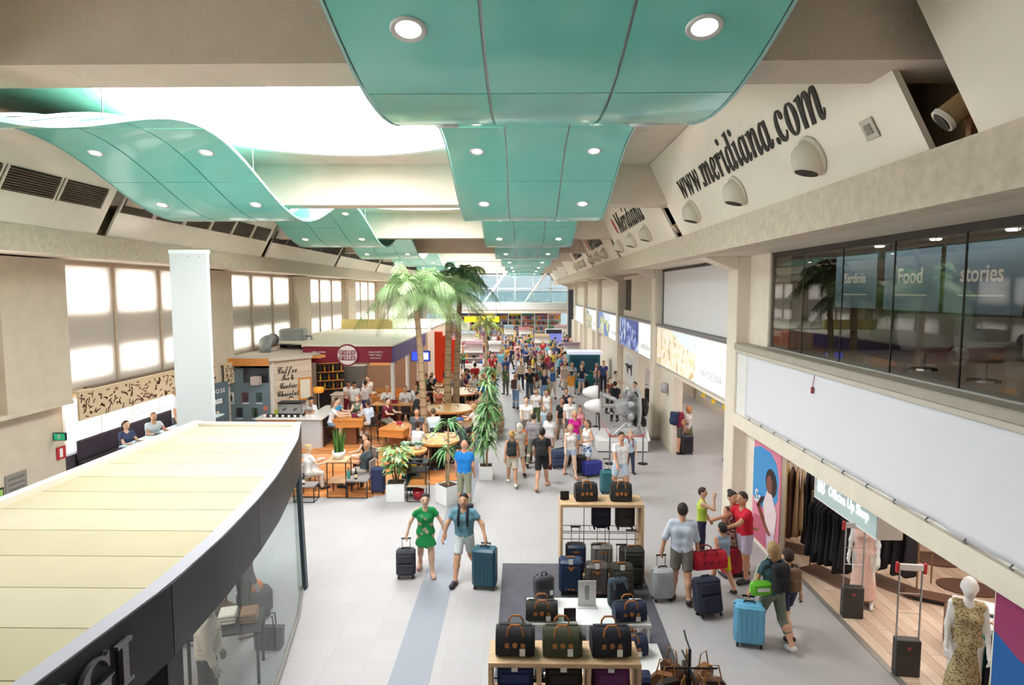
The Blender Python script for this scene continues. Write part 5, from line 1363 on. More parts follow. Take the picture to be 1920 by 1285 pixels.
# deck outline: front edge y=16.6, right edge slanting back
def deck_right(y): return -1.75 + (y - 16.6) * .0 if y < 20 else -1.75 - (y - 20) * .02
yy = 16.55; r_ = random.Random(3); bi = 0
while yy < 36:
    wdt = .19 if yy < 24 else .38
    x = -10.0 if yy > 21 else -6.6; x1 = deck_right(yy)
    if yy < 18.2: x1 = -4.15 + (yy - 16.55) * 1.45
    seg = x + r_.uniform(1.2, 3)
    while x < x1 - .05:
        xe = min(seg, x1); part('board', MB().box(x + .003, xe - .003, yy + .003, yy + wdt - .003, 0, .03), M_deck[bi % 3], dk); bi += 1; x = xe; seg = xe + (2.6 if yy < 24 else 5)
    yy += wdt
# ---- coffee bar
cb = thing('coffee_bar', 'coffee bar with pale counter and sloping wooden sign wall left of the grill', 'bar', (0, 0, 0))
part('counter_front', MB().box(-8.15, -7.28, 21.75, 21.95, .03, 1.08), M_stone, cb)
part('counter_panel', MB().box(-9.6, -8.15, 21.78, 21.95, .03, 1.08), M_worange, cb)
part('counter_side', MB().box(-7.3, -7.26, 21.95, 24.2, .03, 1.08), mat('counter_brown', '#6a4a44', .5), cb)
part('worktop', MB().box(-9.65, -7.2, 21.65, 22.45, 1.08, 1.14, .01), mat('worktop_pale', '#e9e4dd', .3), cb)
part('worktop_return', MB().box(-7.9, -7.2, 22.45, 24.3, 1.08, 1.14, .01), mat('worktop_pale'), cb)
part('corner_post', MB().box(-9.75, -9.62, 23.35, 23.55, 0, 3.0), mat('post_cream', '#eaddcd', .6), cb)
sw = 1.25; wa = math.atan2(.9, sw)
wl_ = [(-9.62, 23.5), (-8.55, 24.6)]
d = Vector((wl_[1][0] - wl_[0][0], wl_[1][1] - wl_[0][1], 0)); ang = math.atan2(d.y, d.x); LW = d.length
t = thing('sign_wall', 'pale plank sign wall with black script lettering about coffee over the bar', 'sign', (-9.62, 23.5, 1.0), ang)
for i in range(8): part('plank', MB().box(0, LW, 0, .04, .25 * i + .004, .25 * i + .246), (mat('plank_pale', '#dfcbb4', .6, var=.08, stretch=(1, 9, 9)), mat('plank_pale2', '#d6bfa6', .6, var=.08, stretch=(1, 9, 9)))[i % 2], t)
part('top_trim', MB().box(-.05, LW + .6, -.05, .08, 2.0, 2.1), M_worange, t)
for i, (s, sz) in enumerate((('Coffee', .4), ('Tea &', .3), ('Cookies', .34), ('Chocolate', .34))): lettering('lettering', serif(s, 0x1D4EA, 0x1D4D0), sz * 1.05, M_ink, t, (.5 + .02 * i, -.012, 1.62 - .31 * i), depth=.004, bold=.004, xs=.66)
fr = part('menu_frame', MB().box(.95, 1.5, -.03, 0, .35, 1.25), M_worange, t); part('menu_sheet', MB().box(1.02, 1.44, -.036, -.03, .42, 1.18), mat('menu_cream', '#efe4cf', .6), fr)
part('bar_roof', MB().prism([(-11.5, 23.2), (-9.7, 23.2), (-9.55, 23.35), (-8.5, 24.55), (-8.5, 34), (-11.5, 34)], 3.02, 3.14, 'z'), mat('bar_roof_grey', '#cfc3b4', .8, var=.04), cb)
part('roof_edge', MB().box(-11.5, -9.7, 23.16, 23.24, 2.86, 3.14), M_worange, cb)
part('side_wall', MB().box(-9.75, -9.65, 23.55, 33.5, 0, 3.0), mat('post_cream'), cb)
# machines and crockery on the counter
t = thing('espresso_machine', 'chrome espresso machine on the coffee bar counter', 'espresso machine', (-8.45, 22.1, 1.14), 0)
part('body', MB().box(-.45, .45, -.2, .25, .1, .5, .03), M_chrome, t); part('base', MB().box(-.43, .43, -.22, .22, 0, .1, .01), M_black, t); part('cup_rail', MB().box(-.45, .45, -.2, .25, .5, .54), M_dark, t)
for s in (-.2, .2): part('group_head', MB().tube([(s, -.2, .3), (s, -.32, .28)], .03, 8), M_dark, t)
for i in range(9):
    a = -9.35 + .22 * i
    solo('cup', MB().lathe([(.03, 0), (.045, .05), (.045, .09), (.04, .09), (.035, .02)], c=(a, 21.85, 1.14), n=10), M_white_s, 'white cup on the coffee bar counter, %s from the left' % ORD[i], 'cup', 'cups on the coffee bar', smooth=True)
t = thing('tray', 'round black tray on the left end of the coffee bar', 'tray', (-9.2, 22.1, 1.14)); part('disc', MB().lathe([(.001, .0), (.24, 0), (.26, .025), (.25, .025)], n=20), M_black, t); part('rim', MB().lathe([(.25, .02), (.262, .03), (.255, .034)], n=20), M_dark, t)
solo('box', MB().box(-.14, .14, -.1, .1, 0, .22, .01), cmat('#d9d44a', 'plastic'), 'yellow box standing on the coffee bar', 'box', loc=(-9.0, 22.3, 1.14))
for i, (x, y, c, cap_) in enumerate(((-8.8, 23.0, '#f2f2f2', False), (-7.9, 22.9, '#f0f0f2', True))):
    person('barista in white %s' % ['bending at the espresso machine', 'with a dark cap at the right end of the coffee bar'][i], (x, y, 0), [20, -30][i], 1.72, 'work', topc=c, bottom='trousers', botc='#33333a', hair='cap' if cap_ else 'short', hairc='#1c1c22', det=0)
t = thing('pendant_lamp', 'orange drum lamp shade over the coffee bar', 'lamp', (-7.95, 23.6, 1.14)); part('shade', MB().lathe([(.16, .62), (.2, .66), (.2, .82), (.16, .84)], n=18), mat('shade_orange', '#e8952a', .5, emit='#e8952a', estr=.4), t, smooth=True); part('stem', MB().tube([(0, 0, 0), (0, 0, .63)], .02, 8), M_chrome, t)
# ---- grill kiosk
gk = thing('grill_kiosk', 'grill kiosk with maroon sign fascia and cream flat roof', 'kiosk', (0, 0, 0))
GX0, GX1, GY = -9.22, -5.46, 25.53
part('roof', MB().prism([(GX0 - .05, GY), (GX1 + .05, GY), (GX1 + .05, 36.5), (-11.3, 36.5), (-11.3, 27.2), (GX0 - .05, GY + .9)], 3.38, 3.46, 'z'), M_cream, gk)
part('fascia', MB().box(GX0, GX1, GY, GY + .1, 2.72, 3.4), M_maroon, gk)
part('side_fascia', MB().box(GX1, GX1 + .08, GY, 34.0, 2.72, 3.4), M_purple, gk)
part('rear_wall', MB().box(-11, -5.6, 33.5, 33.6, 0, 3.38), mat('kiosk_inner', '#cdb49c', .8), gk)
part('ceiling_panel', MB().box(GX0, GX1, GY + .1, 33.5, 2.95, 3.0), mat('kiosk_ceiling', '#e8dccb', .8), gk)
for (x, y) in ((GX1 + .0, GY + .1), (GX1 - .0, GY + 3.4), (GX1, GY + 6.5)):
    part('post', MB().tube([(x, y, 1.0), (x, y, 2.75)], .09, 12), M_white_s, gk); part('post_base', MB().box(x - .13, x + .13, y - .13, y + .13, .03, 1.0), mat('post_maroon', '#5a1a28', .5), gk)
em = part('emblem', MB().lathe([(.001, -.05), (.40, -.05), (.44, -.03), (.44, .0)], c=(-7.33, GY, 3.04), n=28, axis='y'), mat('emblem_white', '#f6eeee', .5), gk)
part('emblem_ring', MB().lathe([(.41, -.06), (.47, -.06), (.47, -.01), (.41, -.01)], c=(-7.33, GY, 3.04), n=28, axis='y', cap=False), M_maroon, em)
lettering('lettering', serif('GRILLED', 0x1D41A, 0x1D400), .27, M_maroon, em, (-7.33, GY - .062, 3.14), depth=.004, bold=.006, width=.7); lettering('lettering', serif('GRILLED', 0x1D41A, 0x1D400), .27, M_maroon, em, (-7.33, GY - .062, 2.91), depth=.004, bold=.006, width=.7)
for i, s in enumerate(('GRILL ZONE', 'grilled daily', 'menu')): lettering('lettering', s, .1, M_white_s, gk, (-8.55, GY - .006, 3.16 - .12 * i), depth=.002)
for i, s in enumerate(('REAL PORTO', 'MEAT GRILL', 'sandwiches')): lettering('lettering', s, .1, M_white_s, gk, (-6.15, GY - .006, 3.16 - .12 * i), depth=.002)
# kiosk interior
t = thing('bottle_rack', 'dark wall rack full of bottles at the left of the grill kiosk', 'rack', (-8.85, 28.0, 0), .5)
part('carcass', MB().box(-.6, .6, 0, .3, 0, 2.7), M_dark, t)
for z in (1.2, 1.6, 2.0, 2.4): part('shelf', MB().box(-.58, .58, -.14, 0, z, z + .03), M_worange, t)
Rm_ = Matrix.Translation((-8.85, 28.0, 0)) @ Matrix.Rotation(.5, 4, 'Z'); bcol = [('#7a1f2a', 'red'), ('#d9c23a', 'yellow'), ('#2a3a2a', 'dark green'), ('#c98a2a', 'amber')]
bot_me = MB().lathe([(.035, 0), (.037, .18), (.014, .24), (.014, .31)], n=8)
_bme = bot_me.mesh('bottle', [None], True)
for zi, z in enumerate((1.23, 1.63, 2.03)):
    for i in range(6):
        c, nm = bcol[(zi + i) % 4]; o = put_mesh('bottle', _bme, cmat(c, 'plastic'), None); o.location = Rm_ @ Vector((-.48 + .19 * i, -.08, z))
        tag(o, '%s bottle, %s on the %s shelf of the dark kiosk rack' % (nm, ORD[i], ['lower', 'middle', 'upper'][zi]), 'bottle', 'bottles in the kiosk rack')
t = thing('fridge', 'tall grey steel fridge inside the grill kiosk', 'fridge', (-8.0, 29.0, 0), .1); part('body', MB().box(-.55, .55, -.35, .35, .05, 2.2, .02), mat('fridge_steel', '#7d7e7c', .35, .6), t); part('handle', MB().tube([(.42, -.38, .9), (.42, -.38, 1.6)], .02, 6), M_chrome, t); part('plinth', MB().box(-.5, .5, -.3, .3, 0, .05), M_black, t)
t = thing('extractor_hood', 'copper extractor hood glowing inside the grill kiosk', 'hood', (-6.9, 30.2, 2.1), 0)
part('canopy', MB().hexa([(-.6, -.5, 0), (.6, -.5, 0), (.6, .5, 0), (-.6, .5, 0), (-.2, -.2, .5), (.2, -.2, .5), (.2, .2, .5), (-.2, .2, .5)]), mat('copper', '#a8764c', .4, .6), t); part('flue', MB().box(-.18, .18, -.18, .18, .5, 1.08), M_chrome, t)
t = thing('service_counter', 'white service counter inside the grill kiosk', 'counter', (-7.1, 27.6, .03), 0); part('front', MB().box(-1.5, 1.2, -.4, .4, 0, 1.0, .02), M_white_s, t); part('top', MB().box(-1.55, 1.25, -.45, .45, 1.0, 1.05, .01), mat('worktop_pale'), t); part('sneeze_glass', MB().box(-1.4, 1.1, -.4, -.39, 1.05, 1.4), M_glass, t)
t = thing('wooden_crate_bin', 'large open amber wooden box stand beside the grill kiosk post', 'box stand', (-6.35, 27.6 + .2, .03), 0)
t.location = (-5.95, 26.9, .03)
part('front_panel', MB().box(-.62, .55, -.5, -.46, 0, 1.05), M_worange, t); part('back_panel', MB().box(-.62, .55, .46, .5, 0, 1.3), M_worange, t)
for s in (-.62, .51): part('side_panel', MB().box(s, s + .04, -.46, .46, 0, 1.15), M_worange, t)
part('floor_panel', MB().box(-.58, .51, -.46, .46, .75, .79), M_worange, t); part('rim', MB().box(-.68, .62, -.56, -.46, 1.02, 1.1), M_worange, t)
for i, (x, y, c, f, pose, bc, lab) in enumerate(((-7.75, 26.9, '#f4f1ee', 30, 'work', '#7a2030', 'cook in white and maroon bending over the grill counter'), (-7.2, 28.4, '#f4f1ee', 0, 'work', '#3a3a40', 'cook in white behind the grill counter glass'), (-7.3, 26.3, '#eef0f0', 185, 'stand', '#6a6a70', 'customer in a white shirt and dark cap facing the grill counter'), (-6.88, 26.6, '#f2eff0', 150, 'crossed', '#4a4a9a', 'customer in white shirt and blue shorts by the grill counter'))):
    person(lab, (x, y, .03), f, 1.74, pose, topc=c, bottom='shorts' if i == 3 else 'trousers', botc=bc, hair='cap' if i in (0, 2) else 'short', hairc='#2a2022', det=0)
# ---- rooftop plant on the bar roof
t = thing('air_handler', 'grey box air handling unit on the coffee bar roof under the windows', 'air unit', (-10.6, 28.2, 3.14), .1)
part('casing', MB().box(-.55, .55, -.5, .5, .1, .85, .08), mat('hvac_grey', '#9aa09c', .45, .4), t); part('feet', MB().box(-.5, -.4, -.45, .45, 0, .1).box(.4, .5, -.45, .45, 0, .1), M_dark, t); part('pipe', MB().tube([(.55, 0, .5), (.8, 0, .5), (.85, 0, .2), (.85, 0, 0)], .05, 8), M_grey, t)
t = thing('duct_elbow', 'rounded grey ventilation duct end on the coffee bar roof', 'duct', (-11.0, 26.0, 3.14), 0)
part('elbow', MB().tube([(0, .8, .45), (0, .2, .45), (.05, -.1, .4), (.1, -.25, .2), (.1, -.28, 0)], [.22, .24, .26, .25, .24], 12), mat('hvac_grey'), t, smooth=True); part('flange', MB().tube([(0, .8, .45), (0, .84, .45)], .28, 14), M_grey, t)
# ---- second kiosk roof further back with yellow parapet
yk = thing('far_kiosk', 'further kiosk block with yellow parapet and cream roof behind the grill', 'kiosk', (0, 0, 0))
part('block', MB().box(-11.4, -6.0, 38.8, 52, 0, 3.3), mat('kiosk_inner'), yk); part('yellow_parapet', MB().box(-11.45, -8.2, 38.6, 38.8, 3.3, 3.95), mat('parapet_yellow', '#ecd98a', .6), yk); part('roof_slab', MB().box(-11.45, -5.95, 38.8, 52, 3.3, 3.4), M_cream, yk)

# ---- café furniture builders
def table(label, loc, w, d, h, top_m, rz=0, legs='block', grp='café tables'):
    t = thing('cafe_table', label, 'table', loc, rz, grp)
    if legs == 'block':
        part('top', MB().box(-w / 2, w / 2, -d / 2, d / 2, h - .06, h, .01), top_m, t)
        part('apron', MB().box(-w / 2 + .02, w / 2 - .02, -d / 2 + .02, d / 2 - .02, h - .3, h - .06), top_m, t); part('pedestal', MB().box(-w * .22, w * .22, -d * .22, d * .22, 0, h - .3), M_wdark, t)
    elif legs == 'round':
        part('top', MB().lathe([(w / 2, h - .07), (w / 2 + .01, h - .04), (w / 2, h)], n=36), top_m, t); part('pedestal', MB().lathe([(w * .22, 0), (w * .2, .05), (w * .16, .1), (w * .16, h - .07)], n=18), M_dark, t)
        part('top_edge', MB().lathe([(w / 2 + .012, h - .075), (w / 2 + .018, h - .04), (w / 2 + .012, h - .005)], n=36), M_worange, t)
    else:
        part('top', MB().box(-w / 2, w / 2, -d / 2, d / 2, h - .05, h, .01), top_m, t)
        for sx in (-1, 1):
            for sy in (-1, 1): part('leg', MB().box(sx * (w / 2 - .06) - .035, sx * (w / 2 - .06) + .035, sy * (d / 2 - .06) - .035, sy * (d / 2 - .06) + .035, 0, h - .05), top_m if legs == 'wood' else M_dark, t)
    return t
_stool = {}
def stool(label, loc, rz=0, h=.76, grp='bar stools'):
    t = thing('bar_stool', label, 'stool', loc, rz, grp)
    def P(n, f, m):
        k_ = (n, h)
        if k_ not in _stool: _stool[k_] = f().mesh(n.split('#')[0], [m])
        link(n.split('#')[0], _stool[k_], t)
    P('seat', lambda: MB().box(-.19, .19, -.19, .19, h - .05, h, .02), cmat('#2a2426', 'leather'))
    P('backrest', lambda: MB().box(-.18, .18, .15, .19, h + .05, h + .32, .02), cmat('#2a2426', 'leather'))
    for i, (sx, sy) in enumerate(((-1, -1), (1, -1), (-1, 1), (1, 1))): P('leg#%d' % i, lambda: MB().tube([(sx * .21, sy * .21, 0), (sx * .15, sy * .15, h - .05)], .014, 6), M_dark)
    P('foot_ring', lambda: MB().tube([(.19, .19, .26), (-.19, .19, .26), (-.19, -.19, .26), (.19, -.19, .26), (.19, .19, .26)], .01, 5), M_dark)
    return t
def chair(label, loc, rz=0, c='#4a4246', grp='café chairs'):
    t = thing('cafe_chair', label, 'chair', loc, rz, grp)
    part('seat', MB().box(-.2, .2, -.2, .2, .42, .46, .015), cmat(c, 'leather'), t); part('backrest', MB().box(-.2, .2, .17, .21, .5, .85, .015), cmat(c, 'leather'), t)
    for sx in (-1, 1):
        for sy in (-1, 1): part('leg', MB().tube([(sx * .18, sy * .18, 0), (sx * .17, sy * .17, .43 if sy < 0 else .8)], .014, 6), M_dark, t)
    return t
def wire_stand(label, loc, w, d, h, topm, rz=0, shelf=None, grp='wire frame stands'):
    t = thing('wire_stand', label, 'stand', loc, rz, grp)
    for sx in (-1, 1):
        for sy in (-1, 1): part('leg', MB().box(sx * w / 2 - .012, sx * w / 2 + .012, sy * d / 2 - .012, sy * d / 2 + .012, 0, h), M_dark, t)
    part('lower_frame', MB().box(-w / 2, w / 2, -d / 2 - .01, -d / 2 + .01, 0, .02).box(-w / 2, w / 2, d / 2 - .01, d / 2 + .01, 0, .02).box(-w / 2 - .01, -w / 2 + .01, -d / 2, d / 2, 0, .02).box(w / 2 - .01, w / 2 + .01, -d / 2, d / 2, 0, .02), M_dark, t)
    part('top', MB().box(-w / 2 - .015, w / 2 + .015, -d / 2 - .015, d / 2 + .015, h, h + .04, .004), topm, t)
    for z in (shelf or []): part('shelf', MB().box(-w / 2, w / 2, -d / 2, d / 2, z, z + .03), M_wood, t)
    return t
M_gtop = mat('stand_top_grey', '#8d8482', .6, var=.05)
def bottle(label, loc, c, lab='#e9e4d4', h=.31, grp='bottles on the low stands'):
    t = thing('bottle', label, 'bottle', loc, 0, grp); t.scale = (h / .31,) * 3
    part('glass', MB().lathe([(.038, 0), (.04, .02), (.04, .18), (.016, .24), (.015, .31)], n=14), cmat(c, 'plastic'), t, smooth=True); part('paper_label', MB().lathe([(.0412, .05), (.0412, .14)], n=14), cmat(lab), t); part('cap', MB().lathe([(.018, .27), (.018, .315), (.001, .316)], n=10), cmat('#2a2420', 'plastic'), t)
def glassware(label, loc, grp='glasses on café tables'): solo('drinking_glass', MB().lathe([(.03, 0), (.035, .1), (.033, .1), (.028, .01)], n=10), glass_mat('tumbler_glass', (.9, .93, .93), .1), label, 'glass', grp, smooth=True, loc=loc)
# front left corner of the deck
table('long wooden table with seated guests at the front left of the deck', (-5.55, 17.75, .03), 1.9, .9, .76, mat('table_redwood', '#c58a5c', .45, var=.12, stretch=(1, 9, 9)), 0, 'dark')
person('woman in a white top sitting at the left end of the front wooden table', (-6.1, 16.95, .03), 135, 1.66, 'sit', True, topc='#f0ece8', bottom='trousers', botc='#d8d2c8', hair='bun', hairc='#c9a878', det=1)
person('bald man in a dark grey shirt sitting at the front wooden table', (-4.55, 17.3, .03), -100, 1.76, 'sitback', topc='#4f5a60', bottom='shorts', botc='#c9c2b8', hair='bald', det=1)
person('woman with long brown hair and black top behind the front wooden table', (-4.75, 18.5, .03), -40, 1.66, 'sit', True, topc='#1e1c20', bottom='trousers', botc='#2a2a30', hair='long', hairc='#5a3a28', det=1, sleeve=0)
for i, (x, y, rz) in enumerate(((-6.13, 16.98, 2.1), (-4.5, 17.3, -1.75), (-4.72, 18.55, -.7 + math.pi))): chair('grey café chair under a guest at the front table, %s' % ['left end', 'right end', 'rear right'][i], (x, y, .03), [R(135), R(-100), R(-40)][i], '#a89c98')
table_items = [(-5.9, 17.6), (-5.5, 17.9), (-5.2, 17.6), (-5.0, 17.95)]
for i, (x, y) in enumerate(table_items): solo('plate', MB().lathe([(.05, 0), (.11, .012), (.115, .018), (.06, .01)], n=18), M_white_s, 'white plate on the front wooden table, %s from the left' % ORD[i], 'plate', 'plates on the front table', smooth=True, loc=(x, y, .79))
glassware('drinking glass at the middle of the front wooden table', (-5.35, 17.65, .79))
wire_stand('tall wire stand with a wooden top carrying the snake plant', (-5.12, 16.75, .0), .52, .52, 1.0, M_wood, 0, [.42])
wire_stand('low wire table with grey top at the deck corner by the pavilion', (-5.9, 16.3, 0), .55, .4, .42, M_gtop, 0)
wire_stand('low wire table with grey top next to the navy suitcase', (-4.55, 16.72, 0), .55, .5, .46, M_gtop, 0)
bottle('dark wine bottle with pale label on the low table by the pavilion', (-5.95, 16.25, .46), '#25332c')
bottle('dark wine bottle with cream label on the low table near the navy suitcase', (-4.62, 16.62, .5), '#1f2a1c', '#e8dca8')
bottle('turquoise glass bottle on the tall snake plant stand shelf', (-4.83, 16.65, .5), '#3aa59a', '#3aa59a')
t = thing('potted_snake_plant', 'snake plant with upright green leaves in a white bowl pot', 'plant', (-5.12, 16.75, 1.04))
part('pot', MB().lathe([(.11, 0), (.17, .12), (.19, .22), (.175, .22), (.16, .18)], n=22), M_white_s, t, smooth=True)
part('soil', MB().lathe([(.001, .19), (.165, .19)], n=18), cmat('#4a3428'), t)
rr = random.Random(11)
for i in range(34):
    a = rr.uniform(0, 6.28); r0 = rr.uniform(.01, .13); L_ = rr.uniform(.45, .72); le = rr.uniform(.0, .25)
    p0 = Vector((r0 * math.cos(a), r0 * math.sin(a), .19)); q = [p0 + Vector((math.cos(a) * le * L_ * f * f, math.sin(a) * le * L_ * f * f, L_ * f)) for f in (0, .3, .6, .85, 1)]
    part('leaf', MB().tube(q, [.02, .03, .026, .015, .002], 6, flat=.3), cmat(('#5f8f3c', '#87ad55', '#4a7a34')[i % 3], 'leaf'), t)
# ---- other tables
table('square amber high table with a menu block near the coffee bar', (-6.4, 22.5, .03), 1.15, 1.0, 1.0, M_worange, 0, 'block')
solo('menu_block', MB().box(-.12, .12, -.06, .06, 0, .16, .01), cmat('#7a2a50', 'plastic'), 'purple menu block on the square amber table by the coffee bar', 'menu', loc=(-6.2, 22.4, 1.03))
for i, (x, y, f, lab, kw) in enumerate((
    (-7.15, 22.9, 90, 'man in a bright blue T-shirt on the far side of the square amber table', dict(topc='#2f9bd0', bottom='trousers', botc='#3a4658')),
    (-7.05, 22.15, 105, 'girl in a white top sitting at the near left of the square amber table', dict(female=True, topc='#eceef2', bottom='hot', botc='#7f9ac0', hair='long', hairc='#7a5a40')),
    (-6.35, 23.4, 0, 'woman in a grey-green tank top facing the camera at the square amber table', dict(female=True, topc='#7f927e', sleeve=0, bottom='trousers', botc='#3f4a4c', hair='bob', hairc='#c58a6a')),
    (-5.6, 22.3, -120, 'man in a pale blue shirt seen from behind at the square amber table', dict(topc='#d3dcee', bottom='trousers', botc='#e8e6e2', hairc='#3a2a22', sleeve=1.4)))):
    person(lab, (x, y, .03), f, 1.7, 'sithigh', det=1, **kw); stool('dark bar stool under the %s' % ['man in bright blue', 'girl in white', 'woman in the tank top', 'man in the pale blue shirt'][i], (x, y, .03), R(f))
table('long amber high table with dark bar stools in front of the wooden box', (-5.35, 25.2, .03), 1.7, .8, 1.02, M_worange, 0, 'wood')
for i in range(4): stool('dark bar stool at the long amber high table, %s from the left' % ORD[i], (-6.05 + .45 * i, 24.5, .03), math.pi * .0 + math.pi)
for i, (x, lab) in enumerate(((-5.75, 'blond guest in white on the far side of the long amber high table'), (-5.0, 'guest in a white shirt with a badge at the long amber high table'), (-4.55, 'guest in white standing at the right end of the long amber high table'))):
    person(lab, (x, 25.95, .03), [0, 10, -20][i], 1.7, 'sithigh' if i < 2 else 'stand', topc='#f2f0f0', bottom='trousers', botc='#2c2c34', hairc=('#d9b88a', '#7a5a44', '#8a6a50')[i], det=0, sleeve=1.5)
    if i < 2: stool('dark bar stool under the %s' % ['blond guest', 'guest with a badge'][i], (x, 25.95, .03), 0)
solo('menu_block', MB().box(-.12, .12, -.06, .06, 0, .16, .01), cmat('#8a2430', 'plastic'), 'dark red menu block on the long amber high table', 'menu', loc=(-5.3, 25.2, 1.05))
table('low amber block table between the stools and the nearest palm', (-4.55, 22.2, .03), 1.0, 1.3, .74, M_worange, -.25, 'block')
solo('menu_block', MB().box(-.1, .1, -.05, .05, 0, .12, .01), cmat('#b0304a', 'plastic'), 'crimson menu block on the low amber block table', 'menu', loc=(-4.55, 22.4, .77))
for i, (x, y, d_, h, lab) in enumerate(((-3.05, 28.6, 2.3, 1.0, 'farthest round wooden table crowded with glasses, round the rear palm trunks'), (-2.95, 24.4, 2.0, 1.0, 'middle round wooden table behind the nearest palm'), (-2.75, 19.4, 1.6, .95, 'nearest round wooden table with the man in a blue cap'))):
    table(lab, (x, y, .03), d_, d_, h, mat('round_top_oak', '#deb072', .4, var=.12, vscale=3), 0, 'round', 'round wooden tables')
for i in range(9):
    a = i * .7; glassware('drinking glass on the farthest round table, %s in the ring' % ORD[i], (-3.05 + .75 * math.cos(a), 28.6 + .75 * math.sin(a), 1.03))
for i in range(5):
    a = i * 1.25 + .4; glassware('drinking glass on the nearest round table, %s in the ring' % ORD[i], (-2.75 + .5 * math.cos(a), 19.4 + .5 * math.sin(a), .98))
seat_spec = [
    (-1.82, 19.15, -95, 'man in a blue cap and grey T-shirt on a stool at the nearest round table', dict(topc='#5a5f66', bottom='trousers', botc='#2e2e36', hair='cap', hairc='#3a4aa8', det=1)),
    (-3.25, 18.45, 160, 'guest in a white shirt seen from behind at the nearest round table', dict(topc='#eceaee', bottom='trousers', botc='#25252b', hairc='#4a342a', det=1, female=True, hair='bun')),
    (-3.55, 20.4, 10, 'man in a dark grey T-shirt standing behind the nearest palm trunk', dict(topc='#565a62', bottom='trousers', botc='#3c4252', det=1, pose='stand')),
    (-1.6, 21.7, -110, 'woman in a pale pink top perched right of the middle round table', dict(female=True, topc='#efe3dd', bottom='trousers', botc='#26242a', hair='bob', hairc='#b98a5a', det=1)),
    (-3.0, 20.6, -160, 'guest in pale blue leaning between the two nearer round tables', dict(topc='#cfe2e6', bottom='trousers', botc='#6f7a88', det=0, hairc='#5a4636')),
    (-1.7, 27.6, -120, 'man in a royal blue T-shirt at the right of the farthest round table', dict(topc='#1f62c4', bottom='shorts', botc='#2c3040', det=1, hairc='#b08a60')),
    (-4.5, 30.0, 30, 'man in a navy T-shirt leaning at the left of the farthest round table', dict(topc='#3a4a66', bottom='trousers', botc='#26262c', det=0)),
    (-4.45, 28.9, 80, 'guest in black at the farthest round table', dict(topc='#1c1c20', bottom='trousers', botc='#202026', det=0)),
    (-1.75, 28.7, -90, 'child in pink beside the farthest round table', dict(topc='#f0b9b4', bottom='shorts', botc='#e9e4e0', det=0, child=True, height=1.3, pose='stand')),
    (-1.4, 29.0, -100, 'man in a white T-shirt standing right of the farthest round table', dict(topc='#f4f4f2', bottom='shorts', botc='#8a8678', det=0, pose='stand'))]
for (x, y, f, lab, kw) in seat_spec:
    kw.setdefault('pose', 'sithigh'); kw.setdefault('height', 1.72); person(lab, (x, y, .03 if x < -1.78 or y < 0 else 0), f, **kw)
    if kw['pose'] == 'sithigh': stool('dark bar stool under the ' + ' '.join(lab.split()[:6]), (x, y, .03 if x < -1.78 else 0), R(f))
t = thing('tall_shelf_stand', 'black wire shelf with a red tray and a lantern in front of the deck', 'shelf', (-2.85, 16.45, 0), 0)
for sx in (-1, 1):
    for sy in (-1, 1): part('leg', MB().box(sx * .26 - .012, sx * .26 + .012, sy * .25 - .012, sy * .25 + .012, 0, 1.05), M_dark, t)
for z, m in ((.42, M_wood), (.82, M_dark), (1.05, M_dark)): part('shelf', MB().box(-.28, .28, -.27, .27, z, z + .03), m, t)
part('lower_frame', MB().box(-.27, .27, -.26, -.24, 0, .02).box(-.27, .27, .24, .26, 0, .02), M_dark, t)
solo('crate', MB().box(-.2, .2, -.16, .16, 0, .14, .01), M_worange, 'small amber crate on the wire shelf by the white planters', 'crate', loc=(-2.85, 16.45, .45))
solo('red_bucket', MB().lathe([(.13, 0), (.17, .26), (.16, .26), (.12, .02)], n=18), cmat('#b02a34', 'plastic'), 'red bucket under the wire shelf by the white planters', 'bucket', smooth=True, loc=(-2.85, 16.45, .0))
solo('black_dish', MB().lathe([(.05, 0), (.1, .03), (.11, .06), (.09, .05)], n=14), M_black, 'small black dish on the upper wire shelf', 'dish', smooth=True, loc=(-2.8, 16.4, 1.08))
t = thing('yellow_bag', 'bright yellow shoulder bag hanging by the bushy planter', 'bag', (-3.2, 16.85, .62), .2); part('body', MB().box(-.24, .24, -.1, .1, 0, .3, .06), cmat('#f0bc22'), t); part('strap', MB().tube([(-.18, 0, .28), (0, 0, .55), (.18, 0, .28)], .015, 6), cmat('#d9a21a'), t)
t = thing('teal_bag', 'dark teal bag below the yellow shoulder bag', 'bag', (-3.15, 16.85, .1), .2); part('body', MB().box(-.24, .24, -.1, .1, 0, .48, .06), cmat('#1f5a5c'), t); part('handle', MB().tube([(-.12, 0, .47), (0, 0, .52), (.12, 0, .47)], .015, 6), cmat('#1a4648'), t)
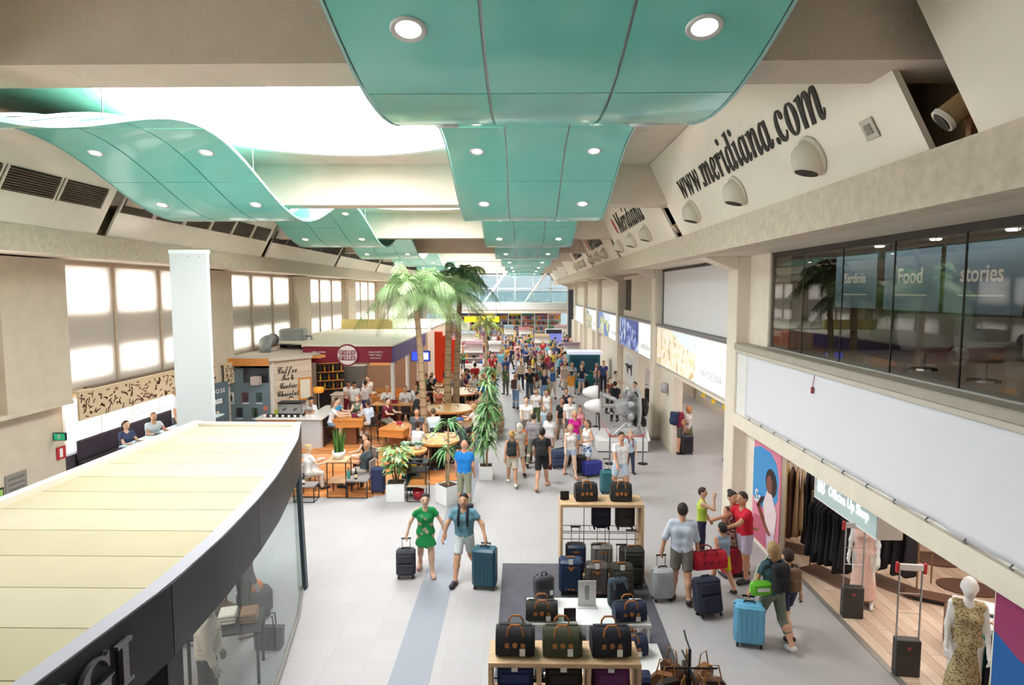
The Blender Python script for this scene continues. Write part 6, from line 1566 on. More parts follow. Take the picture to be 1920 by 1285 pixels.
# ---- planters and plants
def planter(label, loc, s, h, rz):
    t = thing('white_planter', label, 'planter', loc, rz, 'white cube planters')
    part('box', MB().box(-s / 2, s / 2, -s / 2, s / 2, 0, h - .02, .012), M_white_s, t); part('rim', MB().box(-s / 2, s / 2, -s / 2, -s / 2 + .03, h - .02, h).box(-s / 2, s / 2, s / 2 - .03, s / 2, h - .02, h).box(-s / 2, -s / 2 + .03, -s / 2, s / 2, h - .02, h).box(s / 2 - .03, s / 2, -s / 2, s / 2, h - .02, h), M_white_s, t); part('soil', MB().box(-s / 2 + .03, s / 2 - .03, -s / 2 + .03, s / 2 - .03, h - .06, h - .015), cmat('#4a382c'), t)
def leaf_pts(p, d, L_, w, droop, n=4):
    """strip leaf as flat quads"""
    d = Vector(d).normalized(); side = d.cross(Vector((0, 0, 1))); side = side.normalized() if side.length > .1 else Vector((1, 0, 0))
    g = []
    for i in range(n + 1):
        f = i / n; c = Vector(p) + d * (L_ * f) + Vector((0, 0, -droop * L_ * f * f)); ww = w * math.sin(math.pi * min(.97, .12 + .88 * f)) + .001
        g.append([c - side * ww, c + Vector((0, 0, -ww * .3)), c + side * ww])
    return g
def plant(label, loc, kind, seed, hgt, rad, greens):
    r = random.Random(seed); t = thing('plant', label, 'plant', loc, r.uniform(0, 6), 'plants in the white planters')
    if kind == 'bush':
        stems = [(r.uniform(-.12, .12), r.uniform(-.12, .12)) for _ in range(5)]
        for (sx, sy) in stems: part('stem', MB().tube([(sx * .4, sy * .4, 0), (sx, sy, hgt * .5), (sx * 1.8, sy * 1.8, hgt * .95)], [.02, .014, .006], 6), cmat('#6a5a3c', 'leaf'), t)
        for i in range(240):
            a, z = r.uniform(0, 6.28), hgt * (.25 + .75 * r.random() ** .7); rr_ = rad * (.2 + .8 * r.random()) * (1 if z > hgt * .5 else .6)
            p = (rr_ * math.cos(a) * .7, rr_ * math.sin(a) * .7, z); L_ = r.uniform(.14, .22)
            part('leaf', MB().sheet(leaf_pts(p, (math.cos(a), math.sin(a), r.uniform(-.3, .4)), L_, L_ * .24, .5, 3)), cmat(greens[i % len(greens)], 'leaf'), t)
    else:
        for s_ in range(2 if kind == 'dracaena' else 3):
            ox, oy, hh = r.uniform(-.08, .08), r.uniform(-.08, .08), hgt * (1, .55, .75)[s_]
            part('stem', MB().tube([(ox, oy, 0), (ox * 1.4, oy * 1.4, hh * .6), (ox * 1.2, oy * 1.2, hh)], [.03, .026, .02], 7), cmat('#a89070', 'leaf'), t)
            for tier in (1.0, .72, .45) if kind == 'tier' else (1.0,):
                for i in range(34 if kind == 'dracaena' else 26):
                    a = r.uniform(0, 6.28); L_ = rad * r.uniform(.7, 1.1); e = r.uniform(-.1, 1.2)
                    part('leaf', MB().sheet(leaf_pts((ox * 1.2, oy * 1.2, hh * tier + r.uniform(-.12, .05)), (math.cos(a), math.sin(a), e), L_, .028 if kind == 'dracaena' else .036, .75, 4)), cmat(greens[i % len(greens)], 'leaf'), t)
G1 = ['#7fae5e', '#a3c48a', '#5f9148', '#b9d0a0']; G2 = ['#5f9858', '#4a804c', '#80ac70']; G3 = ['#7aa868', '#5a8a52', '#9abc80']
planter('white cube planter with the bushy variegated plant at the deck front', (-3.45, 16.4, 0), .5, .5, .08); plant('bushy variegated plant in the left white planter', (-3.45, 16.4, .49), 'bush', 1, 1.0, .55, G1)
planter('white cube planter turned on its corner with a tall cane plant', (-2.0, 16.2, 0), .5, .5, .75); plant('tall cane plant with drooping leaves in the turned planter', (-2.0, 16.2, .49), 'dracaena', 2, 1.75, .62, G2)
planter('small white planter at the aisle side with a tiered leafy plant', (-1.1, 18.35, 0), .42, .42, .05); plant('tall tiered leafy plant in the aisle side planter', (-1.1, 18.35, .41), 'tier', 3, 2.5, .6, G3)
planter('white planter half hidden behind the café barrels', (-1.2, 23.0, 0), .5, .5, 0); plant('dark leafy plant behind the café barrels', (-1.2, 23.0, .49), 'tier', 5, 2.3, .6, G2)
table('small round stand carrying the aloe pots at the foot of the nearest palm', (-3.25, 17.9, .03), .8, .8, .98, mat('round_top_oak'), 0, 'round', 'round wooden tables')
for i, (x, y, c) in enumerate(((-3.45, 17.85, G1), (-3.1, 17.95, G3))):
    t = thing('potted_aloe', 'grey green rosette pot plant on the small round stand, %s' % ['left', 'right'][i], 'plant', (x, y, 1.01), 0, 'rosette pot plants'); part('pot', MB().lathe([(.09, 0), (.12, .14), (.11, .14)], n=16), M_white_s, t, smooth=True)
    r = random.Random(i)
    for j in range(26):
        a = j * 2.4; part('leaf', MB().sheet(leaf_pts((0, 0, .14), (math.cos(a), math.sin(a), .5 + r.random()), r.uniform(.2, .32), .028, .5, 4), .006), cmat(['#86a58a', '#6f9478', '#a5bca0'][j % 3], 'leaf'), t)
# ---- palms
def palm(label, base, z_crown, lean, seed, nf, L_, greens, r0=.16):
    r = random.Random(seed); t = thing('palm_tree', label, 'palm', base, 0, 'indoor palms')
    top = Vector((lean[0], lean[1], z_crown)); pts = [Vector((0, 0, 0)), Vector((lean[0] * .2, lean[1] * .2, z_crown * .35)), Vector((lean[0] * .55, lean[1] * .55, z_crown * .7)), top]
    tr = part('trunk', MB().tube(pts, [r0, r0 * .8, r0 * .72, r0 * .6], 14), mat('palm_bark', '#b79c7a', .85, var=.22, vscale=7, stretch=(1, 1, 6), bump=.6, bscale=20), t, ang=50)
    for i in range(int(z_crown / .32)):
        f = (i + .5) / (z_crown / .32); p = Vector((0, 0, 0)).lerp(top, f); p = Vector((lean[0] * f ** 1.4, lean[1] * f ** 1.4, z_crown * f)); rr_ = r0 * (1 - .38 * f) + .004
        part('trunk_ring', MB().lathe([(rr_, -.015), (rr_ + .012, 0), (rr_, .015)], c=tuple(p), n=14), mat('palm_ring', '#8f7455', .9), tr)
    for i in range(nf):
        a = i * 2.399 + r.uniform(-.3, .3); el = (.15 + 1.15 * (i / nf)) + r.uniform(-.12, .12); ln = L_ * r.uniform(.75, 1.1); dx = Vector((math.cos(a), math.sin(a), 0))
        spine = []; n = 10
        for j in range(n + 1):
            f = j / n; spine.append(top + dx * (ln * f * math.cos(el) * (1 - .12 * f)) + Vector((0, 0, ln * (math.sin(el) * f - (.5 + .28 * math.cos(el)) * f * f))))
        fr_ = part('frond', MB().tube(spine, [.022 * (1 - .8 * j / n) for j in range(n + 1)], 5), cmat('#8a9a5c', 'leaf'), t)
        side = dx.cross(Vector((0, 0, 1))).normalized(); mb = MB(); m = 46
        for j in range(2, m):
            f = j / m; k0 = f * n; i0 = min(n - 1, int(k0)); c = spine[i0].lerp(spine[i0 + 1], k0 - i0); tg = (spine[i0 + 1] - spine[i0]).normalized(); w = ln * .33 * math.sin(math.pi * (.12 + .83 * f))
            for s in (-1, 1):
                d = (side * s * .75 + tg * .65 + Vector((0, 0, -.25 - .3 * r.random()))).normalized(); e = c + d * w; mid = c + d * (w * .55) + Vector((0, 0, .02)); e.z -= w * (.3 + .3 * r.random()); pw = tg * (.008 + .004 * r.random())
                mb.add([c - pw, c + pw, mid + pw, mid - pw, e], [(0, 1, 2, 3), (3, 2, 4)])
        lf = part('leaflets', mb, cmat(greens[i % len(greens)], 'leaf'), fr_); lf['kind'] = 'stuff'
    return t
GP = ['#7fa266', '#96b57c', '#67894f', '#abc292']; GD = ['#4a6f48', '#5d8555', '#75985f']
palm('nearest indoor palm with pale feathery crown over the café deck', (-3.6, 22.4, .03), 5.55, (-.35, .2, 0), 21, 26, 2.6, GP, .15)
palm('middle indoor palm with stout ringed trunk behind the nearest palm', (-3.15, 25.6, .03), 5.5, (.1, .1, 0), 22, 24, 2.4, GD[1:] + GP, .19)
palm('farthest indoor palm with dark crown rising highest', (-2.95, 26.9, .03), 6.2, (.25, .3, 0), 23, 20, 2.0, GD + GP[:2], .17)
palm('short palm with yellowing fronds far down the hall beside the aisle', (-2.6, 44.0, 0), 3.4, (0, 0, 0), 25, 14, 1.7, ['#b9ae4a', '#a3a84e', '#8aa050'], .13)
# ---- barrels
def barrel(label, loc):
    t = thing('wine_barrel', label, 'barrel', loc, 0, 'wooden barrels')
    n = 14; prof = [(.27, 0), (.32, .2), (.345, .42), (.32, .66), (.27, .86)]
    for k in range(n):
        a0, a1 = 2 * math.pi * (k + .02) / n, 2 * math.pi * (k + .98) / n; g = [[(r * math.cos(a), r * math.sin(a), z) for a in (a0, a1)] for r, z in prof]
        part('stave', MB().sheet(g, .02), (M_wood, M_wdark, M_wood)[k % 3] if k % 5 == 0 else M_wood, t)
    for z, r in ((.1, .30), (.3, .338), (.56, .338), (.76, .30)): part('hoop', MB().lathe([(r, z), (r + .012, z + .005), (r + .012, z + .045), (r, z + .05)], n=24), M_grey, t)
    part('lid', MB().lathe([(.001, .84), (.27, .84)], n=24), M_wdark, t)
barrel('wooden barrel at the aisle edge of the café, nearer one', (-1.05, 24.4, 0)); barrel('wooden barrel at the aisle edge of the café, farther one', (-1.15, 26.0, 0))

# ---- more guests and things left on the tables
for (x, y, f, lab, kw) in (
    (-4.35, 24.4, 100, 'man in a charcoal polo on the left of the middle round table', dict(topc='#3c4048', bottom='trousers', botc='#5a544c')),
    (-3.6, 25.75, 20, 'woman in a coral top behind the middle round table', dict(female=True, topc='#e0806a', bottom='trousers', botc='#3a3a44', hair='bob', hairc='#7a4a30')),
    (-1.55, 24.9, -80, 'man in a striped beige shirt on the right of the middle round table', dict(topc='#d8c8ac', bottom='shorts', botc='#6a6458')),
    (-4.75, 27.6, 70, 'woman in a dark green top left of the rear palms', dict(female=True, topc='#3f5a44', bottom='trousers', botc='#2a2a30', hair='pony', hairc='#3a2a22')),
    (-3.5, 30.3, 10, 'man in a light blue polo behind the farthest round table', dict(topc='#a9c4e0', bottom='trousers', botc='#4a4a54')),
    (-2.4, 30.2, -10, 'woman in black and white behind the farthest round table', dict(female=True, topc='#e9e9ea', bottom='trousers', botc='#1f1f24', hair='long', hairc='#2e221c')),
    (-5.2, 22.9, 60, 'man in a burgundy T-shirt at the low amber block table', dict(topc='#7a2a3a', bottom='shorts', botc='#8a8274'))):
    person(lab, (x, y, .03), f, 1.7, 'sithigh', det=0, **kw); stool('dark bar stool under the ' + ' '.join(lab.split()[:7]), (x, y, .03), R(f))
for i, (x, y, z, c, nm) in enumerate(((-6.6, 22.7, 1.03, '#f2efe8', 'square amber table'), (-5.7, 25.1, 1.05, '#e9e4d8', 'long amber high table'), (-4.9, 25.3, 1.05, '#f2efe8', 'right half of the long high table'), (-4.4, 21.9, .77, '#d8c8a4', 'low amber block table'), (-3.3, 24.2, 1.03, '#efe9dc', 'left of the middle round table'), (-2.6, 24.6, 1.03, '#f4f1ea', 'right of the middle round table'), (-2.9, 19.7, .98, '#f2efe8', 'rear of the nearest round table'), (-2.4, 19.1, .98, '#e9dcc0', 'front of the nearest round table'), (-3.5, 28.3, 1.03, '#f2efe8', 'left of the farthest round table'), (-2.6, 28.9, 1.03, '#efe2c8', 'right of the farthest round table'))):
    t = thing('serving_tray', 'small serving tray with a sandwich on the %s' % nm, 'tray', (x, y, z), .3 * i, 'serving trays'); part('board', MB().box(-.16, .16, -.11, .11, 0, .015, .004), cmat(c, 'plastic'), t); part('bun', MB().ball((-.04, 0, .045), .065, .05, .035, 10, 6), cmat('#c98a4a', 'leather'), t, smooth=True); part('paper_cup', MB().lathe([(.028, .015), (.036, .11), (.034, .11)], c=(.1, .03, 0), n=10), M_white_s, t)
# ================================================================== luggage
M_trim = mat('leather_tan', '#b8743c', .5, var=.1); M_tag = mat('paper_tag', '#f4f2ee', .7)
_case_me = {}
def suitcase(label, loc, rz, c, w=.42, d=.25, h=.62, handle=0.35, style='hard', trim=None, tag_=False, tilt=0.0, grp='suitcases', lay=False):
    """upright case, front towards local -Y; telescopic handle of the given length"""
    t = thing('suitcase', label, 'suitcase', loc, rz, grp); t.rotation_euler = (tilt, 0, rz)
    m = cmat(c, 'plastic') if style == 'hard' else cmat(c)
    dk_ = M_black if style == 'hard' else cmat('#1c1c20')
    part('shell', MB().box(-w / 2, w / 2, -d / 2, d / 2, .06, h, .045), m, t, ang=40)
    part('seam', MB().box(-w / 2 - .004, w / 2 + .004, -.012, .012, .08, h - .02, .01), dk_, t)
    if style == 'hard':
        n = 5
        for i in range(n):
            x = -w / 2 + w * (i + 1) / (n + 1)
            for s in (-1, 1): part('rib', MB().box(x - .014, x + .014, s * d / 2 - (.002 if s > 0 else .008), s * d / 2 + (.008 if s > 0 else .002), .12, h - .07, .004), m, t)
    else:
        part('front_pocket', MB().box(-w / 2 + .04, w / 2 - .04, -d / 2 - .035, -d / 2 + .01, .12, h * .55, .02), m, t); part('top_pocket', MB().box(-w / 2 + .05, w / 2 - .05, -d / 2 - .025, -d / 2 + .01, h * .6, h - .08, .015), m, t)
    part('grip', MB().tube([(-.09, 0, h - .005), (-.07, 0, h + .03), (.07, 0, h + .03), (.09, 0, h - .005)], .013, 6), trim or dk_, t)
    if trim:
        for z in (.14, h - .12): part('trim_band', MB().box(-w / 2 * .45, w / 2 * .45, -d / 2 - .006, -d / 2 + .002, z - .015, z + .015), trim, t)
        part('badge', MB().lathe([(.001, -.01), (.03, -.01), (.03, 0)], c=(0, -d / 2, h * .78), n=12, axis='y'), trim, t)
    if handle:
        for s in (-1, 1): part('handle_rod', MB().tube([(s * .08, d / 2 - .03, h - .02), (s * .08, d / 2 - .03, h + handle)], .009, 6), M_chrome, t)
        part('handle_bar', MB().box(-.1, .1, d / 2 - .045, d / 2 - .012, h + handle - .01, h + handle + .02, .008), M_black, t)
    for sx in (-1, 1):
        for sy in (-1, 1):
            wh = part('wheel', MB().lathe([(.001, -.016), (.03, -.016), (.032, 0), (.03, .016), (.001, .016)], c=(sx * (w / 2 - .05), sy * (d / 2 - .045), .032), n=12, axis='x'), M_black, t)
    if tag_: part('price_tag', MB().box(-.05, .03, -d / 2 - .02, -d / 2 - .014, h - .05, h + .05), M_tag, t)
    return t
def duffel(label, loc, rz, c, w=.5, d=.28, h=.34, trim=M_trim, tag_=True, grp='travel bags', strap=True):
    t = thing('travel_bag', label, 'bag', loc, rz, grp); m = cmat(c)
    sec = [(-d / 2, .02), (d / 2, .02), (d / 2 + .01, h * .55), (d * .3, h * .93), (0, h), (-d * .3, h * .93), (-d / 2 - .01, h * .55)]
    part('body', MB().prism(sec, -w / 2 + .02, w / 2 - .02, 'x'), m, t, ang=50)
    for s in (-1, 1): part('end_panel', MB().prism([(p[0] * .88, .02 + (p[1] - .02) * .95) for p in sec], s * w / 2 - .02, s * w / 2 + .02, 'x'), m, t, ang=50)
    part('zip', MB().box(-w / 2 + .03, w / 2 - .03, -.012, .012, h - .006, h + .006), cmat('#3a3430'), t)
    for s in (-1, 1):
        q = [(x, s * (d * .32) + s * .02, z) for x, z in ((-w * .22, h * .45), (-w * .22, h * .8), (-w * .19, h * 1.03), (-.05, h * 1.16), (.05, h * 1.16), (w * .19, h * 1.03), (w * .22, h * .8), (w * .22, h * .45))]
        part('handle', MB().tube(q, .013, 6), trim, t)
        for sx in (-1, 1): part('leather_patch', MB().box(sx * w * .22 - .03, sx * w * .22 + .03, s * (d / 2) - .012, s * (d / 2) + .012, h * .36, h * .56, .006), trim, t)
    part('badge', MB().lathe([(.001, -.014), (.032, -.014), (.032, 0)], c=(0, -d / 2 - .006, h * .48), n=12, axis='y'), trim, t)
    if tag_: part('price_tag', MB().box(.06, .13, -d / 2 - .03, -d / 2 - .024, h * .12, h * .38), M_tag, t)
    return t
def rucksack(label, loc, rz, c, h=.46, grp='rucksacks'):
    t = thing('rucksack', label, 'backpack', loc, rz, grp); m = cmat(c)
    I3 = np.eye(3)
    key = ('ruck', h)
    if key not in _case_me: _case_me[key] = (blob_mesh('body', [('b', (0, 0, h * .48), (.16, .09, h * .48), .07, I3), ('b', (0, -.08, h * .3), (.12, .05, h * .22), .04, I3)], None, .02, 0, .03), MB().tube([(-.08, .09, h * .92), (-.1, .17, h * .75), (-.11, .16, h * .35), (-.1, .09, .05)], .022, 6, flat=.5).tube([(.08, .09, h * .92), (.1, .17, h * .75), (.11, .16, h * .35), (.1, .09, .05)], .022, 6, flat=.5).mesh('straps', [None]), MB().tube([(-.04, 0, h - .02), (-.03, 0, h + .04), (.03, 0, h + .04), (.04, 0, h - .02)], .01, 6).mesh('loop', [None]))
    for n, me in zip(('body', 'straps', 'loop'), _case_me[key]): put_mesh(n, me, m if n == 'body' else cmat('#3a4048'), t)
    part('price_tag', MB().box(.05, .1, -.15, -.146, h * .4, h * .56), M_tag, t)
    return t
# ---- display island
struct('display_mat', MB().hexa([(-.4, 6.4, 0), (2.35, 6.4, 0), (2.45, 12.45, 0), (-.4, 12.45, 0), (-.4, 6.4, .012), (2.35, 6.4, .012), (2.45, 12.45, .012), (-.4, 12.45, .012)]), mat('mat_charcoal', '#5b5b63', .9, var=.12, vscale=5, bump=.4, bscale=120))
ZM = .012
sh = thing('display_shelf', 'tall oak frame display shelf with wire back holding suitcases', 'shelf', (1.58, 12.05, ZM))
W = .82
part('top_board', MB().box(-W, W, -.3, .3, 1.46, 1.52, .004), M_wood, sh); part('side_board', MB().box(-W, -W + .05, -.3, .3, 0, 1.46), M_wood, sh); part('side_board', MB().box(W - .05, W, -.3, .3, 0, 1.46), M_wood, sh); part('bottom_board', MB().box(-W + .05, W - .05, -.3, .3, .03, .08), M_wood, sh)
for x in (-.3, .22): part('wire_upright', MB().tube([(x, .26, .08), (x, .26, 1.46)], .008, 6), M_dark, sh)
for z in (.72, .88): part('wire_shelf', MB().tube([(-W + .05, -.05, z), (W - .05, -.05, z)], .007, 6).tube([(-W + .05, .26, z), (W - .05, .26, z)], .007, 6), M_dark, sh)
for i in range(9): part('wire', MB().tube([(-.75 + .185 * i, -.05, .88), (-.75 + .185 * i, .26, .88)], .005, 5), M_dark, sh)
Yt = 12.05
suitcase('navy suitcase with tan trims hanging on the upper wire shelf', (1.6, Yt + .05, .91), .0, '#2b3346', .38, .22, .5, 0, 'soft', M_trim)
suitcase('brown-grey suitcase with tan trims hanging on the upper wire shelf', (2.08, Yt + .05, .91), .0, '#4d4845', .38, .22, .5, 0, 'soft', M_trim)
duffel('black square bag standing on top of the oak shelf, left', (1.28, Yt, 1.532), .08, '#2a2828', .4, .3, .36, M_trim, False); duffel('black square bag standing on top of the oak shelf, right', (1.98, Yt, 1.532), -.03, '#2c2a2a', .38, .3, .36, M_trim, False)
t = thing('tablet_sign', 'small black framed price sign on the oak shelf top', 'sign', (.86, Yt, 1.532), .1); part('panel', MB().box(-.09, .09, -.01, .01, .0, .17, .004), M_black, t); part('foot', MB().box(-.06, .06, -.05, .05, 0, .01), M_black, t)
suitcase('navy cabin case with tan handle inside the oak shelf, left', (1.08, Yt - .1, .1), 0, '#33415c', .4, .26, .56, .3, 'hard', M_trim)
suitcase('steel grey case with pale top inside the oak shelf, middle', (1.6, Yt - .12, .1), 0, '#8c8783', .42, .26, .56, .3, 'hard', M_trim)
suitcase('tall dark olive suitcase at the right of the oak shelf', (2.12, Yt - .55, ZM), 0, '#34322a', .46, .28, .78, .28, 'soft', M_trim)
suitcase('blue hard suitcase standing at the front left of the row', (.92, Yt - .85, ZM), 0, '#243a5a', .44, .3, .68, 0, 'hard', M_trim, True)
suitcase('brown-grey hard suitcase standing at the front middle of the row', (1.4, Yt - .95, ZM), 0, '#5b5450', .42, .28, .64, .3, 'hard', M_trim, True)
suitcase('dark olive suitcase standing at the front right of the row', (1.86, Yt - 1.0, ZM), 0, '#3c3a30', .42, .28, .64, .32, 'soft', M_trim, True)
# white stepped table
wt = thing('white_table', 'white two-level display table covered with travel bags', 'table', (1.0, 9.1, ZM))
part('top', MB().box(-.92, .92, -.38, .42, .72, .77, .004), M_white_s, wt); 
for s in (-.9, .86): part('side', MB().box(s, s + .04, -.36, .4, 0, .72), M_white_s, wt)
part('shelf_lower', MB().box(-.7, 1.0, -1.15, -.4, .46, .5), M_white_s, wt)
for s in (-.68, .96): part('side_lower', MB().box(s, s + .04, -1.12, -.42, 0, .46), M_white_s, wt)
rucksack('dark grey rucksack leaning on the white table, left', (.35, 9.35, .79), .3, '#45434a', .46)
rucksack('slate blue rucksack with long straps on the white table, right', (1.5, 9.25, .79), 3.3, '#33404c', .48)
duffel('brown and olive bag behind the grey rucksack', (.72, 9.7, ZM), .0, '#4a4438', .46, .26, .3, M_trim); duffel('cream bag behind the slate blue rucksack', (1.75, 9.75, ZM), .2, '#e6dccb', .46, .26, .32, M_trim)
t = thing('acrylic_holder', 'clear acrylic price holder standing in the middle of the white table', 'sign holder', (1.02, 9.25, .782)); part('pane', MB().box(-.14, .14, -.006, .006, 0, .42), mat('acrylic_milky', '#d9d7d6', .2), t); part('foot', MB().box(-.16, .16, -.08, .08, 0, .01), mat('acrylic_milky'), t); part('print_line', MB().box(-.03, .03, -.01, -.006, .12, .34), M_grey, t)
t = thing('picture_stand', 'grey stand with a photo card in front of the white table', 'sign holder', (1.08, 8.45, .512)); part('plate', MB().box(-.15, .15, -.008, .008, 0, .36), mat('plate_silver', '#b9b6b8', .35, .3), t); part('card', MB().box(-.08, .08, -.012, -.008, .06, .26), mat('card_dark', '#5a5256', .5), t); part('foot', MB().box(-.15, .15, -.06, .06, 0, .012), mat('plate_silver'), t)
solo('photo_frame', MB().box(-.09, .09, -.012, .012, 0, .2, .004), mat('frame_black', '#2a2628', .4), 'small black photo frame among the bags on the left', 'frame', loc=(.72, 8.82, .782), rz=.05)
for i, (x, y, z, c, nm) in enumerate(((.3, 8.9, .785, '#3a3836', 'black bag with tan corners left of the picture stand'), (.62, 8.45, .512, '#31402f', 'dark green bag below the photo frame'), (1.62, 8.9, .785, '#28324a', 'navy bag with tan corners right of the picture stand'), (1.55, 8.45, .512, '#2c3652', 'navy bag with a white ticket in the second row right'))):
    duffel(nm, (x, y, z), .05 * i, c, .44, .26, .28, M_trim)
for i, (x, y, c, nm) in enumerate(((.15, 8.1, '#222226', 'black folded case on the mat behind the near shelf left'), (1.55, 7.95, '#1f2a48', 'dark blue case on the mat behind the near shelf right'))): suitcase(nm, (x, y, ZM), .0, c, .46, .26, .52, 0, 'soft', M_trim, True)
# near oak shelf
ns = thing('near_shelf', 'low oak cube shelf with three duffel bags on top at the bottom of the picture', 'shelf', (.54, 7.55, ZM))
NW, NH = .96, .98
part('top_board', MB().box(-NW, NW, -.22, .3, NH, NH + .06, .004), M_wood, ns)
for x in (-NW, -NW + .62, -NW + 1.24, NW - .05): part('divider', MB().box(x, x + .05, -.22, .3, 0, NH), M_wood, ns)
part('back_wire', MB().box(-NW + .05, NW - .05, .28, .29, .05, .1).box(-NW + .05, NW - .05, .28, .29, .5, .52), M_dark, ns); part('bottom_board', MB().box(-NW + .05, NW - .05, -.2, .3, .4, .44), M_wood, ns)
for i, (x, c, nm) in enumerate(((-.62, '#2c2b2e', 'black'), (-.02, '#4c4f3c', 'olive'), (.6, '#25252f', 'navy black'))): duffel('%s duffel bag with tan handles on top of the near oak shelf' % nm, (.54 + x, 7.55 + .04, ZM + NH + .062), .04 * (i - 1), c, .46, .3, .36)
for i, (x, c, nm) in enumerate(((-.62, '#2f3a68', 'royal blue'), (0, '#35312a', 'dark olive'), (.6, '#6a3566', 'purple'))): suitcase('%s bag inside the near oak shelf' % nm, (.54 + x, 7.55, ZM + .445), 0, c, .46, .3, .5, 0, 'soft', None, True)
# handbag stand bottom right
t = thing('handbag_tree', 'metal display tree crowded with brown handbags at the bottom edge', 'display stand', (2.1, 7.35, 0)); part('pole', MB().tube([(0, 0, 0), (0, 0, 1.25)], .02, 8), M_dark, t); part('base', MB().lathe([(.3, 0), (.3, .03), (.02, .06)], n=18), M_dark, t); part('arms', MB().tube([(-.35, 0, 1.0), (.35, 0, 1.0)], .012, 6).tube([(0, -.35, 1.02), (0, .35, 1.02)], .012, 6), M_dark, t)
part('top_hook', MB().tube([(0, 0, 1.25), (-.05, 0, 1.38), (-.08, 0, 1.5)], .012, 6), M_grey, t)
for i in range(9):
    a = i * .7; c, nm = (('#5a3a28', 'dark brown'), ('#8a5a34', 'tan'), ('#2e2622', 'black brown'))[i % 3]
    b = thing('handbag', '%s leather handbag hanging on the display tree, %s around' % (nm, ORD[i]), 'handbag', (2.1 + .3 * math.cos(a), 7.35 + .3 * math.sin(a), .62 + .05 * (i % 2)), a, 'handbags on the display tree')
    part('body', MB().prism([(-.15, 0), (.15, 0), (.17, .16), (.1, .24), (-.1, .24), (-.17, .16)], -.05, .05, 'y'), cmat(c, 'leather'), b); part('strap', MB().tube([(-.11, 0, .22), (-.06, 0, .42), (.06, 0, .42), (.11, 0, .22)], .009, 6), cmat('#a8743e', 'leather'), b)
# ---- travellers' luggage standing on the floor
def fl(x, y): p = atz(x, y); return (p.x, p.y, 0)
suitcase('silver hard suitcase pulled by the man in the light blue shirt', fl(1252, 1128), .15, '#b9b9bc', .40, .24, .62, .42, 'hard')
suitcase('navy soft suitcase tilted under the red holdall', fl(1330, 1156), .25, '#2b2f42', .46, .28, .66, 0, 'soft', tilt=-.25)
p_ = fl(1325, 1122); duffel('bright red holdall lying on the navy suitcase', (p_[0], p_[1], .60), .2, '#c21f38', .62, .3, .32, cmat('#8a1628'), False)
suitcase('light blue hard suitcase pulled by the woman with the green bag', fl(1418, 1226), -.2, '#6db6dd', .46, .28, .70, .40, 'hard')
suitcase('crimson suitcase behind the boy in yellow shorts', fl(1371, 1080), .3, '#b0223c', .4, .26, .62, .2, 'hard')
suitcase('charcoal suitcase pulled by the woman in the green dress', fl(760, 1064), .1, '#3c3f48', .38, .25, .58, .36, 'soft')
suitcase('large teal hard suitcase pulled by the man in the teal T-shirt', fl(918, 1088), -.15, '#1f5468', .46, .30, .80, .30, 'hard')
suitcase('navy hard suitcase standing beside the low wire table on the deck', (-4.05, 16.85, .03), .1, '#28315a', .40, .27, .74, 0, 'hard')
suitcase('royal blue suitcase lying by the woman in striped shorts', fl(1110, 893), .4, '#2d3594', .60, .32, .48, 0, 'hard')
suitcase('dark suitcase between the two women in white tops', fl(1086, 890), .1, '#2e2a2c', .38, .25, .60, .3, 'soft')
suitcase('slate suitcase in the pile behind the woman in denim shorts', fl(1046, 878), .2, '#3c4a66', .42, .28, .62, 0, 'soft'); suitcase('black suitcase in the pile behind the woman in denim shorts', fl(1059, 872), -.2, '#1f1e22', .42, .28, .56, .2, 'soft')
suitcase('teal suitcase pulled by the man in the white V-neck', fl(1138, 925), .1, '#2f6f78', .40, .26, .66, .3, 'hard')
suitcase('black suitcase pulled by the grey shirted man', fl(987, 868), 0, '#26262a', .38, .25, .58, .35, 'soft')
suitcase('black suitcase standing by the engine beside the wall', fl(1212, 757), 0, '#232325', .55, .3, .75, .2, 'soft')
suitcase('dark trolley case by the couple at the second column', fl(1287, 852), .1, '#2e2e34', .42, .26, .7, .35, 'hard')
suitcase('black trolley case of the woman in denim shorts far down the aisle', fl(1096, 735), 0, '#28262a', .42, .26, .66, .3, 'soft')
# ================================================================== people walking the hall (feet found from the picture)
def at(x, y): return fl(x, y)
M_green_fl = pattern_mat('green_floral', '#12924f', ['#12924f', '#0f8748', '#d9b9a8', '#c98a7a'], 9, .8, .56)
M_maroon_fl = pattern_mat('maroon_floral', '#a86a62', ['#7c3a3c', '#e3c3b4', '#5a2c30'], 14, .8, .44)
M_check = pattern_mat('checked_shirt', '#e8e8ee', ['#3f4658', '#b9bccc'], 40, .8, .5, 'voronoi')
M_stripe = pattern_mat('striped_shorts', '#dfe8f2', ['#4f7db8', '#ffffff'], 30, .8, .5, 'voronoi')
pw1 = person('woman in a green floral dress pulling a charcoal suitcase', at(799, 1076), 8, 1.66, dict(L=(10, 6), Rr=(-12, 24), la=(2, 34, 4), ra=(-6, 32, 8), lean=3), True, top='dress', topm=M_green_fl, bottom=None, hair='pony', hairc='#231a1a', shoec='#d9a898', det=2, skin='#e8bfa4', sleeve=.45)
pm1 = person('man in a teal V-neck T-shirt and white shorts pulling a teal suitcase', at(871, 1086), -6, 1.76, dict(L=(-14, 28), Rr=(20, 4), la=(4, 38, 18), ra=(4, 30, 4), lean=3), False, topc='#6793a2', bottom='shorts', botc='#dfe6e6', hair='short', hairc='#1c1616', shoec='#2a2a38', det=2, skin='#dfab8a', bag='backpack', bagc='#26222e')
